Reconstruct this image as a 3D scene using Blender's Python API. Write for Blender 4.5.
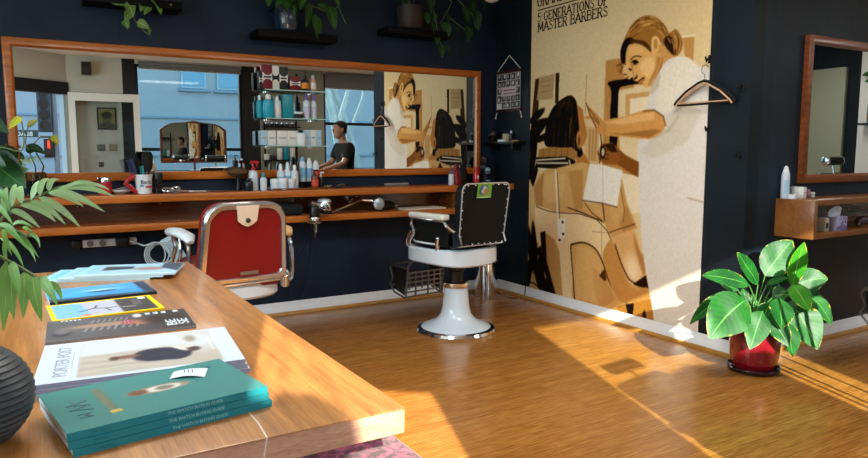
import bpy, bmesh, math, random
import numpy as np
from mathutils import Vector, Matrix
random.seed(7)
PI = math.pi
scene = bpy.context.scene
COL = scene.collection
for o in list(bpy.data.objects):
    bpy.data.objects.remove(o)

# ---------------------------------------------------------------- camera model (metres, eye 1.35 m above the floor)
F_PX = 680.0
YAW, PITCH = math.radians(30.9), math.radians(-6.44)
EYE = Vector((0, 0, 1.35))
FW = Vector((math.sin(YAW)*math.cos(PITCH), math.cos(YAW)*math.cos(PITCH), math.sin(PITCH)))
RT = Vector((math.cos(YAW), -math.sin(YAW), 0))
UP = RT.cross(FW)
def sight(x, y): return FW + RT*((x-434)/F_PX) - UP*((y-229)/F_PX)
def on(x, y, axis, v):
    """where the survey line through photo point x, y meets the plane axis = v"""
    d = sight(x, y)
    return EYE + d*((v-EYE[axis])/d[axis])
def deep(x, y, depth): return EYE + sight(x, y)*depth
cam = bpy.data.cameras.new('camera')
camo = bpy.data.objects.new('camera', cam)
COL.objects.link(camo)
cam.sensor_width = 36; cam.lens = 36*F_PX/868
cam.clip_start = 0.02; cam.clip_end = 200
camo.location = EYE
camo.rotation_euler = FW.to_track_quat('-Z', 'Y').to_euler()
scene.camera = camo

# ---------------------------------------------------------------- materials
def lin(c):
    return tuple(((v/255)/12.92 if v/255 <= .04045 else ((v/255+.055)/1.055)**2.4) for v in c[:3])
def rgba(c): return (*lin(c), 1.0)
MATS = {}
def newmat(name):
    m = bpy.data.materials.new(name); m.use_nodes = True
    nt = m.node_tree
    b = nt.nodes.get('Principled BSDF')
    return m, nt, b
def mat(name, c, rough=.5, metal=0.0, spec=.5, bump=0, bscale=60, var=0, vscale=8, coat=0, emit=0, sub=0, trans=0, ior=1.45):
    if name in MATS: return MATS[name]
    m, nt, b = newmat(name)
    col = rgba(c)
    b.inputs['Base Color'].default_value = col
    b.inputs['Roughness'].default_value = rough
    b.inputs['Metallic'].default_value = metal
    b.inputs['Specular IOR Level'].default_value = spec
    b.inputs['IOR'].default_value = ior
    b.inputs['Coat Weight'].default_value = coat
    b.inputs['Coat Roughness'].default_value = .08
    b.inputs['Transmission Weight'].default_value = trans
    if emit:
        b.inputs['Emission Color'].default_value = col; b.inputs['Emission Strength'].default_value = emit
    if var or bump:
        tc = nt.nodes.new('ShaderNodeTexCoord')
        n = nt.nodes.new('ShaderNodeTexNoise'); n.inputs['Scale'].default_value = vscale if var else bscale
        n.inputs['Detail'].default_value = 4
        nt.links.new(tc.outputs['Object'], n.inputs['Vector'])
        if var:
            r = nt.nodes.new('ShaderNodeValToRGB')
            r.color_ramp.elements[0].position = .3; r.color_ramp.elements[1].position = .7
            r.color_ramp.elements[0].color = tuple(v*(1-var) for v in col[:3])+(1,)
            r.color_ramp.elements[1].color = tuple(min(1, v*(1+var)) for v in col[:3])+(1,)
            nt.links.new(n.outputs['Fac'], r.inputs['Fac']); nt.links.new(r.outputs['Color'], b.inputs['Base Color'])
        if bump:
            n2 = n
            if var:
                n2 = nt.nodes.new('ShaderNodeTexNoise'); n2.inputs['Scale'].default_value = bscale
                nt.links.new(tc.outputs['Object'], n2.inputs['Vector'])
            bp = nt.nodes.new('ShaderNodeBump'); bp.inputs['Strength'].default_value = bump; bp.inputs['Distance'].default_value = .01
            nt.links.new(n2.outputs['Fac'], bp.inputs['Height']); nt.links.new(bp.outputs['Normal'], b.inputs['Normal'])
    MATS[name] = m
    return m
def wood(name, dark, light, stretch=(1, 12, 12), scale=3.0, rough=.35, coat=.2, ringy=.5):
    if name in MATS: return MATS[name]
    m, nt, b = newmat(name)
    tc = nt.nodes.new('ShaderNodeTexCoord'); mp = nt.nodes.new('ShaderNodeMapping')
    mp.inputs['Scale'].default_value = stretch
    nt.links.new(tc.outputs['Object'], mp.inputs['Vector'])
    n = nt.nodes.new('ShaderNodeTexNoise'); n.inputs['Scale'].default_value = scale; n.inputs['Detail'].default_value = 6; n.inputs['Distortion'].default_value = .6
    n2 = nt.nodes.new('ShaderNodeTexNoise'); n2.inputs['Scale'].default_value = scale*9; n2.inputs['Detail'].default_value = 3
    nt.links.new(mp.outputs['Vector'], n.inputs['Vector']); nt.links.new(mp.outputs['Vector'], n2.inputs['Vector'])
    mx = nt.nodes.new('ShaderNodeMix'); mx.inputs['Factor'].default_value = .35
    nt.links.new(n.outputs['Fac'], mx.inputs['A']); nt.links.new(n2.outputs['Fac'], mx.inputs['B'])
    r = nt.nodes.new('ShaderNodeValToRGB')
    r.color_ramp.elements[0].position = .32; r.color_ramp.elements[1].position = .68
    r.color_ramp.elements[0].color = rgba(dark); r.color_ramp.elements[1].color = rgba(light)
    nt.links.new(mx.outputs['Result'], r.inputs['Fac']); nt.links.new(r.outputs['Color'], b.inputs['Base Color'])
    b.inputs['Roughness'].default_value = rough; b.inputs['Coat Weight'].default_value = coat; b.inputs['Coat Roughness'].default_value = .12
    MATS[name] = m
    return m
def vcol(name, rough=.5, coat=0, spec=.4):
    if name in MATS: return MATS[name]
    m, nt, b = newmat(name)
    a = nt.nodes.new('ShaderNodeAttribute'); a.attribute_name = 'Col'
    nt.links.new(a.outputs['Color'], b.inputs['Base Color'])
    b.inputs['Roughness'].default_value = rough; b.inputs['Coat Weight'].default_value = coat; b.inputs['Specular IOR Level'].default_value = spec
    MATS[name] = m
    return m
def glass(name, tint=(255, 255, 255), refl=.08, clear=.95):
    """a thin pane: mostly clear, a little mirror-like"""
    if name in MATS: return MATS[name]
    m, nt, b = newmat(name)
    nt.nodes.remove(b)
    out = nt.nodes['Material Output']
    t = nt.nodes.new('ShaderNodeBsdfTransparent'); t.inputs['Color'].default_value = tuple(v*clear for v in lin(tint))+(1,)
    g = nt.nodes.new('ShaderNodeBsdfGlossy'); g.inputs['Roughness'].default_value = .02
    mx = nt.nodes.new('ShaderNodeMixShader'); mx.inputs['Fac'].default_value = refl
    nt.links.new(t.outputs[0], mx.inputs[1]); nt.links.new(g.outputs[0], mx.inputs[2]); nt.links.new(mx.outputs[0], out.inputs['Surface'])
    MATS[name] = m
    return m
def leafmat(name, dark, light, rib, edge=None, rough=.35, veins=14):
    """leaf: light midrib and side veins laid out along the blade, optional dry edge"""
    if name in MATS: return MATS[name]
    m, nt, b = newmat(name)
    L = nt.links.new
    uv = nt.nodes.new('ShaderNodeUVMap'); uv.uv_map = 'UVMap'
    sep = nt.nodes.new('ShaderNodeSeparateXYZ'); L(uv.outputs['UV'], sep.inputs[0])
    def math_(op, a, bb=None, cl=False):
        n = nt.nodes.new('ShaderNodeMath'); n.operation = op; n.use_clamp = cl
        for i, v in enumerate((a, bb)):
            if v is None: continue
            if isinstance(v, (int, float)): n.inputs[i].default_value = v
            else: L(v, n.inputs[i])
        return n.outputs[0]
    u = math_('ABSOLUTE', math_('SUBTRACT', math_('MULTIPLY', sep.outputs['X'], 2.0), 1.0))
    v = sep.outputs['Y']
    vein = math_('SINE', math_('MULTIPLY', math_('SUBTRACT', v, math_('MULTIPLY', u, .22)), veins*2*PI))
    vein = math_('MULTIPLY', math_('ADD', vein, 1.0), .5)
    tc = nt.nodes.new('ShaderNodeTexCoord')
    nz = nt.nodes.new('ShaderNodeTexNoise'); nz.inputs['Scale'].default_value = 9; L(tc.outputs['Object'], nz.inputs['Vector'])
    f = math_('ADD', math_('MULTIPLY', vein, .13), math_('MULTIPLY', nz.outputs['Fac'], .8), True)
    r = nt.nodes.new('ShaderNodeValToRGB'); r.color_ramp.elements[0].position = .25; r.color_ramp.elements[1].position = .75
    r.color_ramp.elements[0].color = rgba(dark); r.color_ramp.elements[1].color = rgba(light)
    L(f, r.inputs['Fac'])
    ribf = math_('LESS_THAN', u, .04)
    mx = nt.nodes.new('ShaderNodeMix'); mx.data_type = 'RGBA'; L(ribf, mx.inputs['Factor']); L(r.outputs['Color'], mx.inputs['A']); mx.inputs['B'].default_value = rgba(rib)
    last = mx.outputs['Result']
    if edge:
        nz2 = nt.nodes.new('ShaderNodeTexNoise'); nz2.inputs['Scale'].default_value = 25; L(tc.outputs['Object'], nz2.inputs['Vector'])
        tip = math_('MULTIPLY', math_('POWER', v, 6.0), .25)
        e = math_('GREATER_THAN', math_('ADD', math_('ADD', u, tip), math_('MULTIPLY', nz2.outputs['Fac'], .8)), 1.46)
        mx2 = nt.nodes.new('ShaderNodeMix'); mx2.data_type = 'RGBA'; L(e, mx2.inputs['Factor']); L(last, mx2.inputs['A']); mx2.inputs['B'].default_value = rgba(edge)
        last = mx2.outputs['Result']
    L(last, b.inputs['Base Color'])
    b.inputs['Roughness'].default_value = rough; b.inputs['Specular IOR Level'].default_value = .3
    # light passing through the blade
    tr = nt.nodes.new('ShaderNodeBsdfTranslucent'); L(last, tr.inputs['Color'])
    ms = nt.nodes.new('ShaderNodeMixShader'); ms.inputs['Fac'].default_value = .25
    out = nt.nodes['Material Output']
    L(b.outputs[0], ms.inputs[1]); L(tr.outputs[0], ms.inputs[2]); L(ms.outputs[0], out.inputs['Surface'])
    MATS[name] = m
    return m

# ---------------------------------------------------------------- mesh builder
class MB:
    def __init__(self):
        self.bm = bmesh.new(); self.uv = self.bm.loops.layers.uv.new('UVMap'); self.mi = 0
    def m(self, i): self.mi = i; return self
    def _face(self, vs):
        try:
            f = self.bm.faces.new(vs); f.material_index = self.mi; return f
        except ValueError: return None
    def box(self, c, s, rz=0, bev=0, seg=2, M=None):
        r = bmesh.ops.create_cube(self.bm, size=1)
        vs = r['verts']
        T = (M if M is not None else Matrix.Translation(Vector(c)) @ Matrix.Rotation(rz, 4, 'Z'))
        for v in vs: v.co = T @ Vector((v.co.x*s[0], v.co.y*s[1], v.co.z*s[2]))
        fs = set(f for v in vs for f in v.link_faces)
        for f in fs: f.material_index = self.mi
        if bev:
            es = list(set(e for v in vs for e in v.link_edges))
            r = bmesh.ops.bevel(self.bm, geom=es, offset=bev, segments=seg, affect='EDGES', profile=.5)
            for f in r['faces']: f.material_index = self.mi
        return self
    def span(self, a, b, bev=0):
        a, b = Vector(a), Vector(b)
        s = b-a
        return self.box((a+b)/2, (abs(s.x), abs(s.y), abs(s.z)), bev=bev)
    def rings(self, rings, caps=(True, True), closed=False):
        R = [[self.bm.verts.new(p) for p in ring] for ring in rings]
        n = len(R[0]); k = len(R)
        for i in range(k if closed else k-1):
            A, B = R[i], R[(i+1) % k]
            for j in range(n): self._face((A[j], A[(j+1) % n], B[(j+1) % n], B[j]))
        if not closed:
            if caps[0]: self._face(R[0][::-1])
            if caps[1]: self._face(R[-1])
        return self
    def tube(self, pts, r, seg=8, closed=False, caps=True, flat=1.0):
        P = [Vector(p) for p in pts]; k = len(P)
        rr = r if isinstance(r, (list, tuple)) else [r]*k
        N = None; rings = []
        for i, p in enumerate(P):
            a = P[(i-1) % k] if (closed or i > 0) else p
            b = P[(i+1) % k] if (closed or i < k-1) else p
            t = (b-a)
            t = t.normalized() if t.length > 1e-9 else Vector((0, 0, 1))
            if N is None:
                N = t.cross(Vector((0, 0, 1)))
                if N.length < .1: N = t.cross(Vector((1, 0, 0)))
                N.normalize()
            else:
                N = N - t*N.dot(t)
                N = N.normalized() if N.length > 1e-6 else t.orthogonal().normalized()
            B = t.cross(N)
            rings.append([p + (N*math.cos(2*PI*j/seg) + B*math.sin(2*PI*j/seg)*flat)*rr[i] for j in range(seg)])
        return self.rings(rings, (caps, caps), closed)
    def cyl(self, a, b, r, r2=None, seg=16, caps=True):
        return self.tube([a, b], [r, r if r2 is None else r2], seg, caps=caps)
    def lathe(self, prof, c=(0, 0, 0), seg=32, M=None, sx=1, sy=1):
        """prof: (radius, height) from bottom to top"""
        T = M if M is not None else Matrix.Translation(Vector(c))
        rings = [[T @ Vector((r*sx*math.cos(2*PI*j/seg), r*sy*math.sin(2*PI*j/seg), z)) for j in range(seg)] for r, z in prof]
        return self.rings(rings, (prof[0][0] > 1e-5, prof[-1][0] > 1e-5))
    def ball(self, c, r, seg=16, M=None):
        r = r if isinstance(r, (list, tuple)) else (r, r, r)
        T = Matrix.Translation(Vector(c)) @ (M if M is not None else Matrix.Identity(4))
        rg = []
        n = max(6, seg//2)
        for i in range(n+1):
            a = -PI/2+PI*i/n
            ca = max(math.cos(a), .002)
            rg.append([T @ Vector((r[0]*ca*math.cos(2*PI*j/seg), r[1]*ca*math.sin(2*PI*j/seg), r[2]*math.sin(a))) for j in range(seg)])
        return self.rings(rg)
    def prism(self, pts, O, U, V, n):
        """outline pts (u, v) on axes U, V from O, pushed out by the vector n"""
        O, U, V, n = Vector(O), Vector(U), Vector(V), Vector(n)
        A = [self.bm.verts.new(O+U*u+V*v) for u, v in pts]
        B = [self.bm.verts.new(O+U*u+V*v+n) for u, v in pts]
        k = len(pts)
        self._face(A[::-1]); self._face(B)
        for i in range(k): self._face((A[i], A[(i+1) % k], B[(i+1) % k], B[i]))
        return self
    def quad(self, a, b, c, d):
        self._face([self.bm.verts.new(Vector(p)) for p in (a, b, c, d)])
        return self
    def leaf(self, p0, p1, p2, width, hint, fold=.12, shape=(.75, .8), nx=4, ny=9, curl=0.0):
        """one blade along the curve p0 p1 p2, facing hint"""
        p0, p1, p2, hint = Vector(p0), Vector(p1), Vector(p2), Vector(hint).normalized()
        rows = []
        for i in range(ny+1):
            t = i/ny
            c = p0*(1-t)**2+p1*2*t*(1-t)+p2*t*t
            tg = ((p1-p0)*(1-t)+(p2-p1)*t)
            tg = tg.normalized() if tg.length > 1e-9 else Vector((0, 0, 1))
            s = tg.cross(hint)
            s = s.normalized() if s.length > 1e-4 else tg.orthogonal().normalized()
            nn = s.cross(tg).normalized()
            w = width*.5*max(.0, math.sin(PI*min(1, max(0, t))**shape[0]))**shape[1]
            w = max(w, width*.012)
            row = []
            for j in range(nx+1):
                a = -1+2*j/nx
                row.append(self.bm.verts.new(c+s*(a*w)+nn*((abs(a)*fold-curl*a*a)*w+math.sin(t*9+a*2)*w*.04)))
            rows.append(row)
        for i in range(ny):
            for j in range(nx):
                f = self._face((rows[i][j], rows[i][j+1], rows[i+1][j+1], rows[i+1][j]))
                if f:
                    for l, (jj, ii) in zip(f.loops, ((j, i), (j+1, i), (j+1, i+1), (j, i+1))):
                        l[self.uv].uv = (jj/nx, ii/ny)
        return self
    def build(self, name, mats, parent=None, loc=None, rotz=0, sharp=38):
        me = bpy.data.meshes.new(name)
        bmesh.ops.recalc_face_normals(self.bm, faces=self.bm.faces[:]) if not getattr(self, 'raw', False) else None
        for f in self.bm.faces: f.smooth = True
        self.bm.to_mesh(me); self.bm.free()
        for mm in (mats if isinstance(mats, (list, tuple)) else [mats]): me.materials.append(mm)
        try: me.set_sharp_from_angle(angle=math.radians(sharp))
        except Exception: pass
        o = bpy.data.objects.new(name, me); COL.objects.link(o)
        if parent is not None: o.parent = parent
        if loc is not None: o.location = loc
        o.rotation_euler.z = rotz
        return o
def tag(o, label=None, cat=None, group=None, kind=None):
    if label: o['label'] = label
    if cat: o['category'] = cat
    if group: o['group'] = group
    if kind: o['kind'] = kind
    return o
def thing(name, label, cat, loc=(0, 0, 0), rotz=0, group=None):
    o = bpy.data.objects.new(name, None); COL.objects.link(o)
    o.empty_display_size = .1
    o.location = loc; o.rotation_euler.z = rotz
    return tag(o, label, cat, group)
def struct(name, mb, m, loc=None):
    return tag(mb.build(name, m, loc=loc), kind='structure')
def dup(o, parent=None):
    c = o.copy(); COL.objects.link(c)
    if parent is not None: c.parent = parent
    for ch in [x for x in bpy.data.objects if x.parent == o]: dup(ch, c)
    return c
def txt(name, s, size, m, M, parent=None, depth=.0006, align='CENTER', spacing=1.0):
    cu = bpy.data.curves.new(name, 'FONT'); cu.body = s; cu.size = size; cu.align_x = align; cu.align_y = 'CENTER'; cu.extrude = depth; cu.space_character = spacing
    t = bpy.data.objects.new(name, cu); COL.objects.link(t)
    bpy.context.view_layer.update()
    me = bpy.data.meshes.new_from_object(t)
    bpy.data.objects.remove(t); me.materials.clear(); me.materials.append(m)
    o = bpy.data.objects.new(name, me); COL.objects.link(o)
    if parent is not None: o.parent = parent
    o.matrix_local = M
    return o
def frame_axes(O, U, V):
    U, V = Vector(U).normalized(), Vector(V).normalized(); N = U.cross(V)
    m = Matrix((U, V, N)).transposed().to_4x4(); m.translation = Vector(O)
    return m

# ---------------------------------------------------------------- painted flat prints (posters, covers): a colour per grid point
class Paint:
    def __init__(self, w, h, nx, ny, base):
        self.w, self.h, self.nx, self.ny = w, h, nx, ny
        self.c = np.zeros((ny+1, nx+1, 3)); self.c[:] = base
        self.U, self.V = np.meshgrid(np.linspace(0, w, nx+1), np.linspace(0, h, ny+1))
    def mix(self, mask, col, a=1.0):
        k = (mask*a)[..., None]
        self.c = self.c*(1-k)+np.array(col[:3], float)*k
        return self
    def poly(self, pts, col, a=1.0, soft=0):
        if len(pts) >= 9:
            out = []; n = len(pts)
            for i in range(n):
                p0, p1, p2, p3 = (np.array(pts[(i+k) % n], float) for k in (-1, 0, 1, 2))
                for k in range(4):
                    t = k/4; out.append(tuple(.5*((2*p1)+(p2-p0)*t+(2*p0-5*p1+4*p2-p3)*t*t+(3*p1-p0-3*p2+p3)*t**3)))
            pts = out
        m = np.zeros(self.U.shape, bool)
        n = len(pts)
        for i in range(n):
            x1, y1 = pts[i]; x2, y2 = pts[(i+1) % n]
            if y1 == y2: continue
            c = ((y1 > self.V) != (y2 > self.V)) & (self.U < (x2-x1)*(self.V-y1)/(y2-y1)+x1)
            m ^= c
        m = m.astype(float)
        if soft: m = self.blur(m, soft)
        return self.mix(m, col, a)
    def ell(self, c, r, col, rot=0, a=1.0, soft=.25):
        dx, dy = self.U-c[0], self.V-c[1]
        ca, sa = math.cos(rot), math.sin(rot)
        d = np.sqrt(((dx*ca+dy*sa)/r[0])**2+((-dx*sa+dy*ca)/r[1])**2)
        return self.mix(np.clip((1+soft-d)/(2*soft+1e-6), 0, 1), col, a)
    def line(self, pts, w, col, a=1.0):
        for (x1, y1), (x2, y2) in zip(pts, pts[1:]):
            L = (x2-x1)**2+(y2-y1)**2+1e-12
            t = np.clip(((self.U-x1)*(x2-x1)+(self.V-y1)*(y2-y1))/L, 0, 1)
            d = np.hypot(self.U-(x1+t*(x2-x1)), self.V-(y1+t*(y2-y1)))
            self.mix(np.clip(1.3-d/(w*.5), 0, 1), col, a)
        return self
    def blur(self, m, k):
        for _ in range(int(k)):
            p = np.pad(m, [(1, 1), (1, 1)]+[(0, 0)]*(m.ndim-2), mode='edge')
            m = (p[:-2, 1:-1]+p[2:, 1:-1]+p[1:-1, :-2]+p[1:-1, 2:]+2*p[1:-1, 1:-1])/6
        return m
    def grain(self, s, seed=1):
        r = np.random.default_rng(seed)
        n = r.normal(0, 1, self.U.shape); n = self.blur(n, 3)
        self.c *= (1+s*n)[..., None]
        return self
    def mesh(self, name, m, O, U, V, parent=None):
        O, U, V = Vector(O), Vector(U), Vector(V)
        nx, ny = self.nx, self.ny
        P = np.array(O)[None, None]+self.U[..., None]*np.array(U)+self.V[..., None]*np.array(V)
        idx = np.arange((nx+1)*(ny+1)).reshape(ny+1, nx+1)
        q = np.stack([idx[:-1, :-1], idx[:-1, 1:], idx[1:, 1:], idx[1:, :-1]], -1).reshape(-1, 4)
        me = bpy.data.meshes.new(name)
        me.from_pydata(P.reshape(-1, 3).tolist(), [], q.tolist())
        c = np.clip(self.c, 0, 255)/255
        l = np.where(c <= .04045, c/12.92, ((c+.055)/1.055)**2.4)
        at = me.color_attributes.new('Col', 'FLOAT_COLOR', 'POINT')
        at.data.foreach_set('color', np.concatenate([l.reshape(-1, 3), np.ones((l.shape[0]*l.shape[1], 1))], 1).astype(np.float32).ravel())
        me.materials.append(m)
        o = bpy.data.objects.new(name, me); COL.objects.link(o)
        if parent is not None: o.parent = parent
        return o

CHROMEB = mat('bright_chrome', (206, 206, 210), .18, .92)
CHROME = mat('chrome', (225, 225, 228), .12, 1.0)
STEEL = mat('brushed_steel', (190, 190, 192), .3, 1.0)
BLACKP = mat('black_plastic', (14, 14, 15), .35)
BLACKM = mat('black_metal', (16, 16, 17), .4, .3)
WHITEP = mat('white_plastic', (226, 232, 238), .4)
WHITEE = mat('white_enamel', (214, 226, 238), .15, coat=.5)
MIRROR = mat('mirror_silver', (232, 236, 236), .0, 1.0)
GLASS = glass('clear_pane', (240, 250, 248), .025, .97)
GLASSEDGE = glass('shelf_glass', (205, 232, 224), .18, .9)
SKY, SUN, CEILW, DAYW, EXPO, SIDEW = 2.8, 15, 34, 250, 0.1, 100
# ================================================================ setting
XW, YB, YT, YS, XR, XL, ZC = 3.95, 5.44, 2.71, -0.8, 9.0, -1.6, 2.785
def plank_wall(name, c, pitch, horiz):
    m, nt, b = newmat(name)
    L = nt.links.new
    tc = nt.nodes.new('ShaderNodeTexCoord'); sp = nt.nodes.new('ShaderNodeSeparateXYZ'); L(tc.outputs['Object'], sp.inputs[0])
    mm = nt.nodes.new('ShaderNodeMath'); mm.operation = 'PINGPONG'; mm.inputs[1].default_value = pitch/2
    L(sp.outputs[horiz], mm.inputs[0])
    gt = nt.nodes.new('ShaderNodeMapRange'); gt.inputs['From Min'].default_value = 0; gt.inputs['From Max'].default_value = .003
    L(mm.outputs[0], gt.inputs['Value'])
    n = nt.nodes.new('ShaderNodeTexNoise'); n.inputs['Scale'].default_value = 2.2; n.inputs['Detail'].default_value = 5; L(tc.outputs['Object'], n.inputs['Vector'])
    r = nt.nodes.new('ShaderNodeValToRGB'); c0 = lin(c)
    r.color_ramp.elements[0].color = tuple(v*.75 for v in c0)+(1,); r.color_ramp.elements[1].color = tuple(v*1.25 for v in c0)+(1,)
    r.color_ramp.elements[0].position = .35; r.color_ramp.elements[1].position = .65
    L(n.outputs['Fac'], r.inputs['Fac']); L(r.outputs['Color'], b.inputs['Base Color'])
    bp = nt.nodes.new('ShaderNodeBump'); bp.inputs['Strength'].default_value = .5; bp.inputs['Distance'].default_value = .003
    L(gt.outputs['Result'], bp.inputs['Height']); L(bp.outputs['Normal'], b.inputs['Normal'])
    b.inputs['Roughness'].default_value = .5; b.inputs['Specular IOR Level'].default_value = .22
    return m
NAVY = plank_wall('navy_paint', (24, 36, 54), .6, 'X')
NAVYY = plank_wall('navy_boards', (17, 26, 34), .3, 'Y')
NAVYX = plank_wall('navy_boards_long', (24, 37, 50), .3, 'X')
GREYWALL = mat('grey_beige_paint', (190, 190, 178), .7, var=.06, vscale=2)
PIERGREY = mat('pier_grey_paint', (142, 142, 126), .7, var=.06, vscale=2)
BLACKW = mat('black_paint', (16, 17, 18), .5)
WHITEPAINT = mat('white_gloss_paint', (236, 241, 248), .35)
CEIL = mat('white_ceiling_paint', (228, 228, 224), .8)
PINE = wood('pine_strip', (150, 100, 40), (205, 150, 70), (3, 3, 20), 3)

def floor_mat():
    m, nt, b = newmat('bamboo_floor'); L = nt.links.new
    tc = nt.nodes.new('ShaderNodeTexCoord')
    br = nt.nodes.new('ShaderNodeTexBrick'); br.offset = .37; br.offset_frequency = 2
    br.inputs['Scale'].default_value = 1; br.inputs['Brick Width'].default_value = 1.25; br.inputs['Row Height'].default_value = .06
    br.inputs['Mortar Size'].default_value = .0012; br.inputs['Mortar Smooth'].default_value = .2; br.inputs['Bias'].default_value = 0
    br.inputs['Color1'].default_value = (.3, .3, .3, 1); br.inputs['Color2'].default_value = (.7, .7, .7, 1); br.inputs['Mortar'].default_value = (0, 0, 0, 1)
    L(tc.outputs['Object'], br.inputs['Vector'])
    mp = nt.nodes.new('ShaderNodeMapping'); mp.inputs['Scale'].default_value = (2.4, 60, 1); L(tc.outputs['Object'], mp.inputs['Vector'])
    n = nt.nodes.new('ShaderNodeTexNoise'); n.inputs['Scale'].default_value = 2.0; n.inputs['Detail'].default_value = 5; n.inputs['Roughness'].default_value = .65; L(mp.outputs['Vector'], n.inputs['Vector'])
    mp2 = nt.nodes.new('ShaderNodeMapping'); mp2.inputs['Scale'].default_value = (9, 160, 1); L(tc.outputs['Object'], mp2.inputs['Vector'])
    n2 = nt.nodes.new('ShaderNodeTexNoise'); n2.inputs['Scale'].default_value = 1.0; n2.inputs['Detail'].default_value = 3; L(mp2.outputs['Vector'], n2.inputs['Vector'])
    mx = nt.nodes.new('ShaderNodeMix'); mx.inputs['Factor'].default_value = .45; L(n.outputs['Fac'], mx.inputs['A']); L(n2.outputs['Fac'], mx.inputs['B'])
    mx1 = nt.nodes.new('ShaderNodeMix'); mx1.inputs['Factor'].default_value = .15; L(mx.outputs['Result'], mx1.inputs['A']); L(br.outputs['Color'], mx1.inputs['B'])
    r = nt.nodes.new('ShaderNodeValToRGB'); e = r.color_ramp.elements
    e[0].position = .3; e[0].color = rgba((108, 66, 24)); e[1].position = .7; e[1].color = rgba((212, 154, 82))
    k = e.new(.5); k.color = rgba((166, 108, 46))
    L(mx1.outputs['Result'], r.inputs['Fac'])
    dk = nt.nodes.new('ShaderNodeMix'); dk.data_type = 'RGBA'; dk.blend_type = 'MULTIPLY'; L(br.outputs['Fac'], dk.inputs['Factor']); L(r.outputs['Color'], dk.inputs['A']); dk.inputs['B'].default_value = (.7, .66, .6, 1)
    L(dk.outputs['Result'], b.inputs['Base Color'])
    b.inputs['Roughness'].default_value = .23; b.inputs['Specular IOR Level'].default_value = .5
    bp = nt.nodes.new('ShaderNodeBump'); bp.inputs['Strength'].default_value = .12; bp.inputs['Distance'].default_value = .002; L(n2.outputs['Fac'], bp.inputs['Height']); L(bp.outputs['Normal'], b.inputs['Normal'])
    return m
struct('floor', MB().span((XL-.1, -1.6, -.08), (XR+.1, YB+.1, 0)), floor_mat())
struct('ceiling', MB().span((XL-.1, -1.0, ZC), (XR+.1, YB+.1, ZC+.1)), CEIL)
struct('wall_back', MB().span((XL-.1, YB, 0), (XW, YB+.12, ZC)), NAVY)
struct('wall_poster', MB().span((XW, YT+.0, 0), (XW+.12, YB+.12, ZC)), NAVYY)
struct('wall_right', MB().span((XW+.12, YT, 0), (XR+.1, YT+.12, ZC)), NAVYX)
b = MB()
for y0, y1, z0, z1 in ((.3, 1.05, 0, ZC), (3.75, YB, 0, ZC), (1.05, 3.75, 0, 1.0), (1.05, 3.75, 2.6, ZC)): b.span((XL-.1, y0, z0), (XL, y1, z1))
struct('wall_left', b, NAVYY)
b = MB()
for y0, y1, z0, z1 in ((1.05, 1.1, 1.0, 2.6), (3.7, 3.75, 1.0, 2.6), (1.1, 3.7, 1.0, 1.05), (1.1, 3.7, 2.55, 2.6), (2.37, 2.43, 1.05, 2.55)): b.span((XL-.08, y0, z0), (XL-.02, y1, z1))
wl = struct('window_3', b, BLACKM)  # invented window and opening, added so a fill lamp can shine in
MB().span((XL-.055, 1.08, 1.03), (XL-.049, 3.72, 2.57)).build('pane', GLASS, wl)
struct('wall_far_right', MB().span((XR, YS, 0), (XR+.1, YT, ZC)), NAVYY)
# pale door-sized panel and white pier on the far right wall (seen only in the right mirror)
struct('trim_1', MB().span((XR-.03, .72, 0), (XR, YT, ZC)), CEIL)
struct('door_1', MB().span((XR-.06, -.75, 0), (XR, .55, 2.42), bev=.004), mat('sage_paint', (150, 155, 132), .6))
# street wall with two windows and the niche of the white framed door
T = .12
def swall(name, parts, m):
    b = MB()
    for (x0, x1, z0, z1) in parts: b.span((x0, YS-T, z0), (x1, YS, z1))
    return struct(name, b, m)
swall('wall_street', [(1.545, 6.2, 0, 1.02), (1.545, 3.2, 2.72, ZC), (.6, .66, 0, ZC), (.66, 1.36, 2.25, ZC), (.66, 1.36, 0, .12), (4.66, 6.2, 2.75, ZC), (6.2, XR+.1, 0, ZC)], GREYWALL)
swall('trim_2', [(1.36, 1.545, 0, ZC)], BLACKW)
swall('trim_3', [(3.2, 3.49, 1.02, ZC)], BLACKW)
swall('trim_4', [(3.49, 4.66, 1.02, ZC)], PIERGREY)
# corner entrance wall, set across the corner, with an open doorway
A0, B0 = Vector((.6, -.8, 0)), Vector((-.9, .36, 0))
dirw = (B0-A0).normalized(); nrm = Vector((dirw.y, -dirw.x, 0))
if nrm.y > 0: nrm = -nrm
Lw = (B0-A0).length; angw = math.atan2(dirw.y, dirw.x)
def along(s0, s1, z0, z1, off=0.0, th=.1):
    c = A0+dirw*((s0+s1)/2)+nrm*(th/2+off)
    return (c.x, c.y, (z0+z1)/2), (s1-s0, th, z1-z0)
b = MB()
for s0, s1, z0, z1 in ((0, .04, 0, ZC), (.04, 1.0, 2.38, ZC), (1.0, Lw, 0, ZC)):
    c, s = along(s0, s1, z0, z1); b.box(c, s, rz=angw)
struct('wall_entrance', b, GREYWALL)
c, s = along(.0, 1.15, 2.2, 2.38, -.03, .13)
struct('trim_5', MB().box(c, s, rz=angw), BLACKW)
b = MB()
for s0, s1 in ((.04, .075), (.965, 1.0)):
    c, s = along(s0, s1, 0, 2.2); b.box(c, s, rz=angw)
struct('trim_6', b, mat('pale_blue_frame', (150, 180, 195), .5))
b = MB(); b.span((XL-.1, .3, 0), (-.9, .42, ZC))
struct('wall_entrance_return', b, NAVY)

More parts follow.
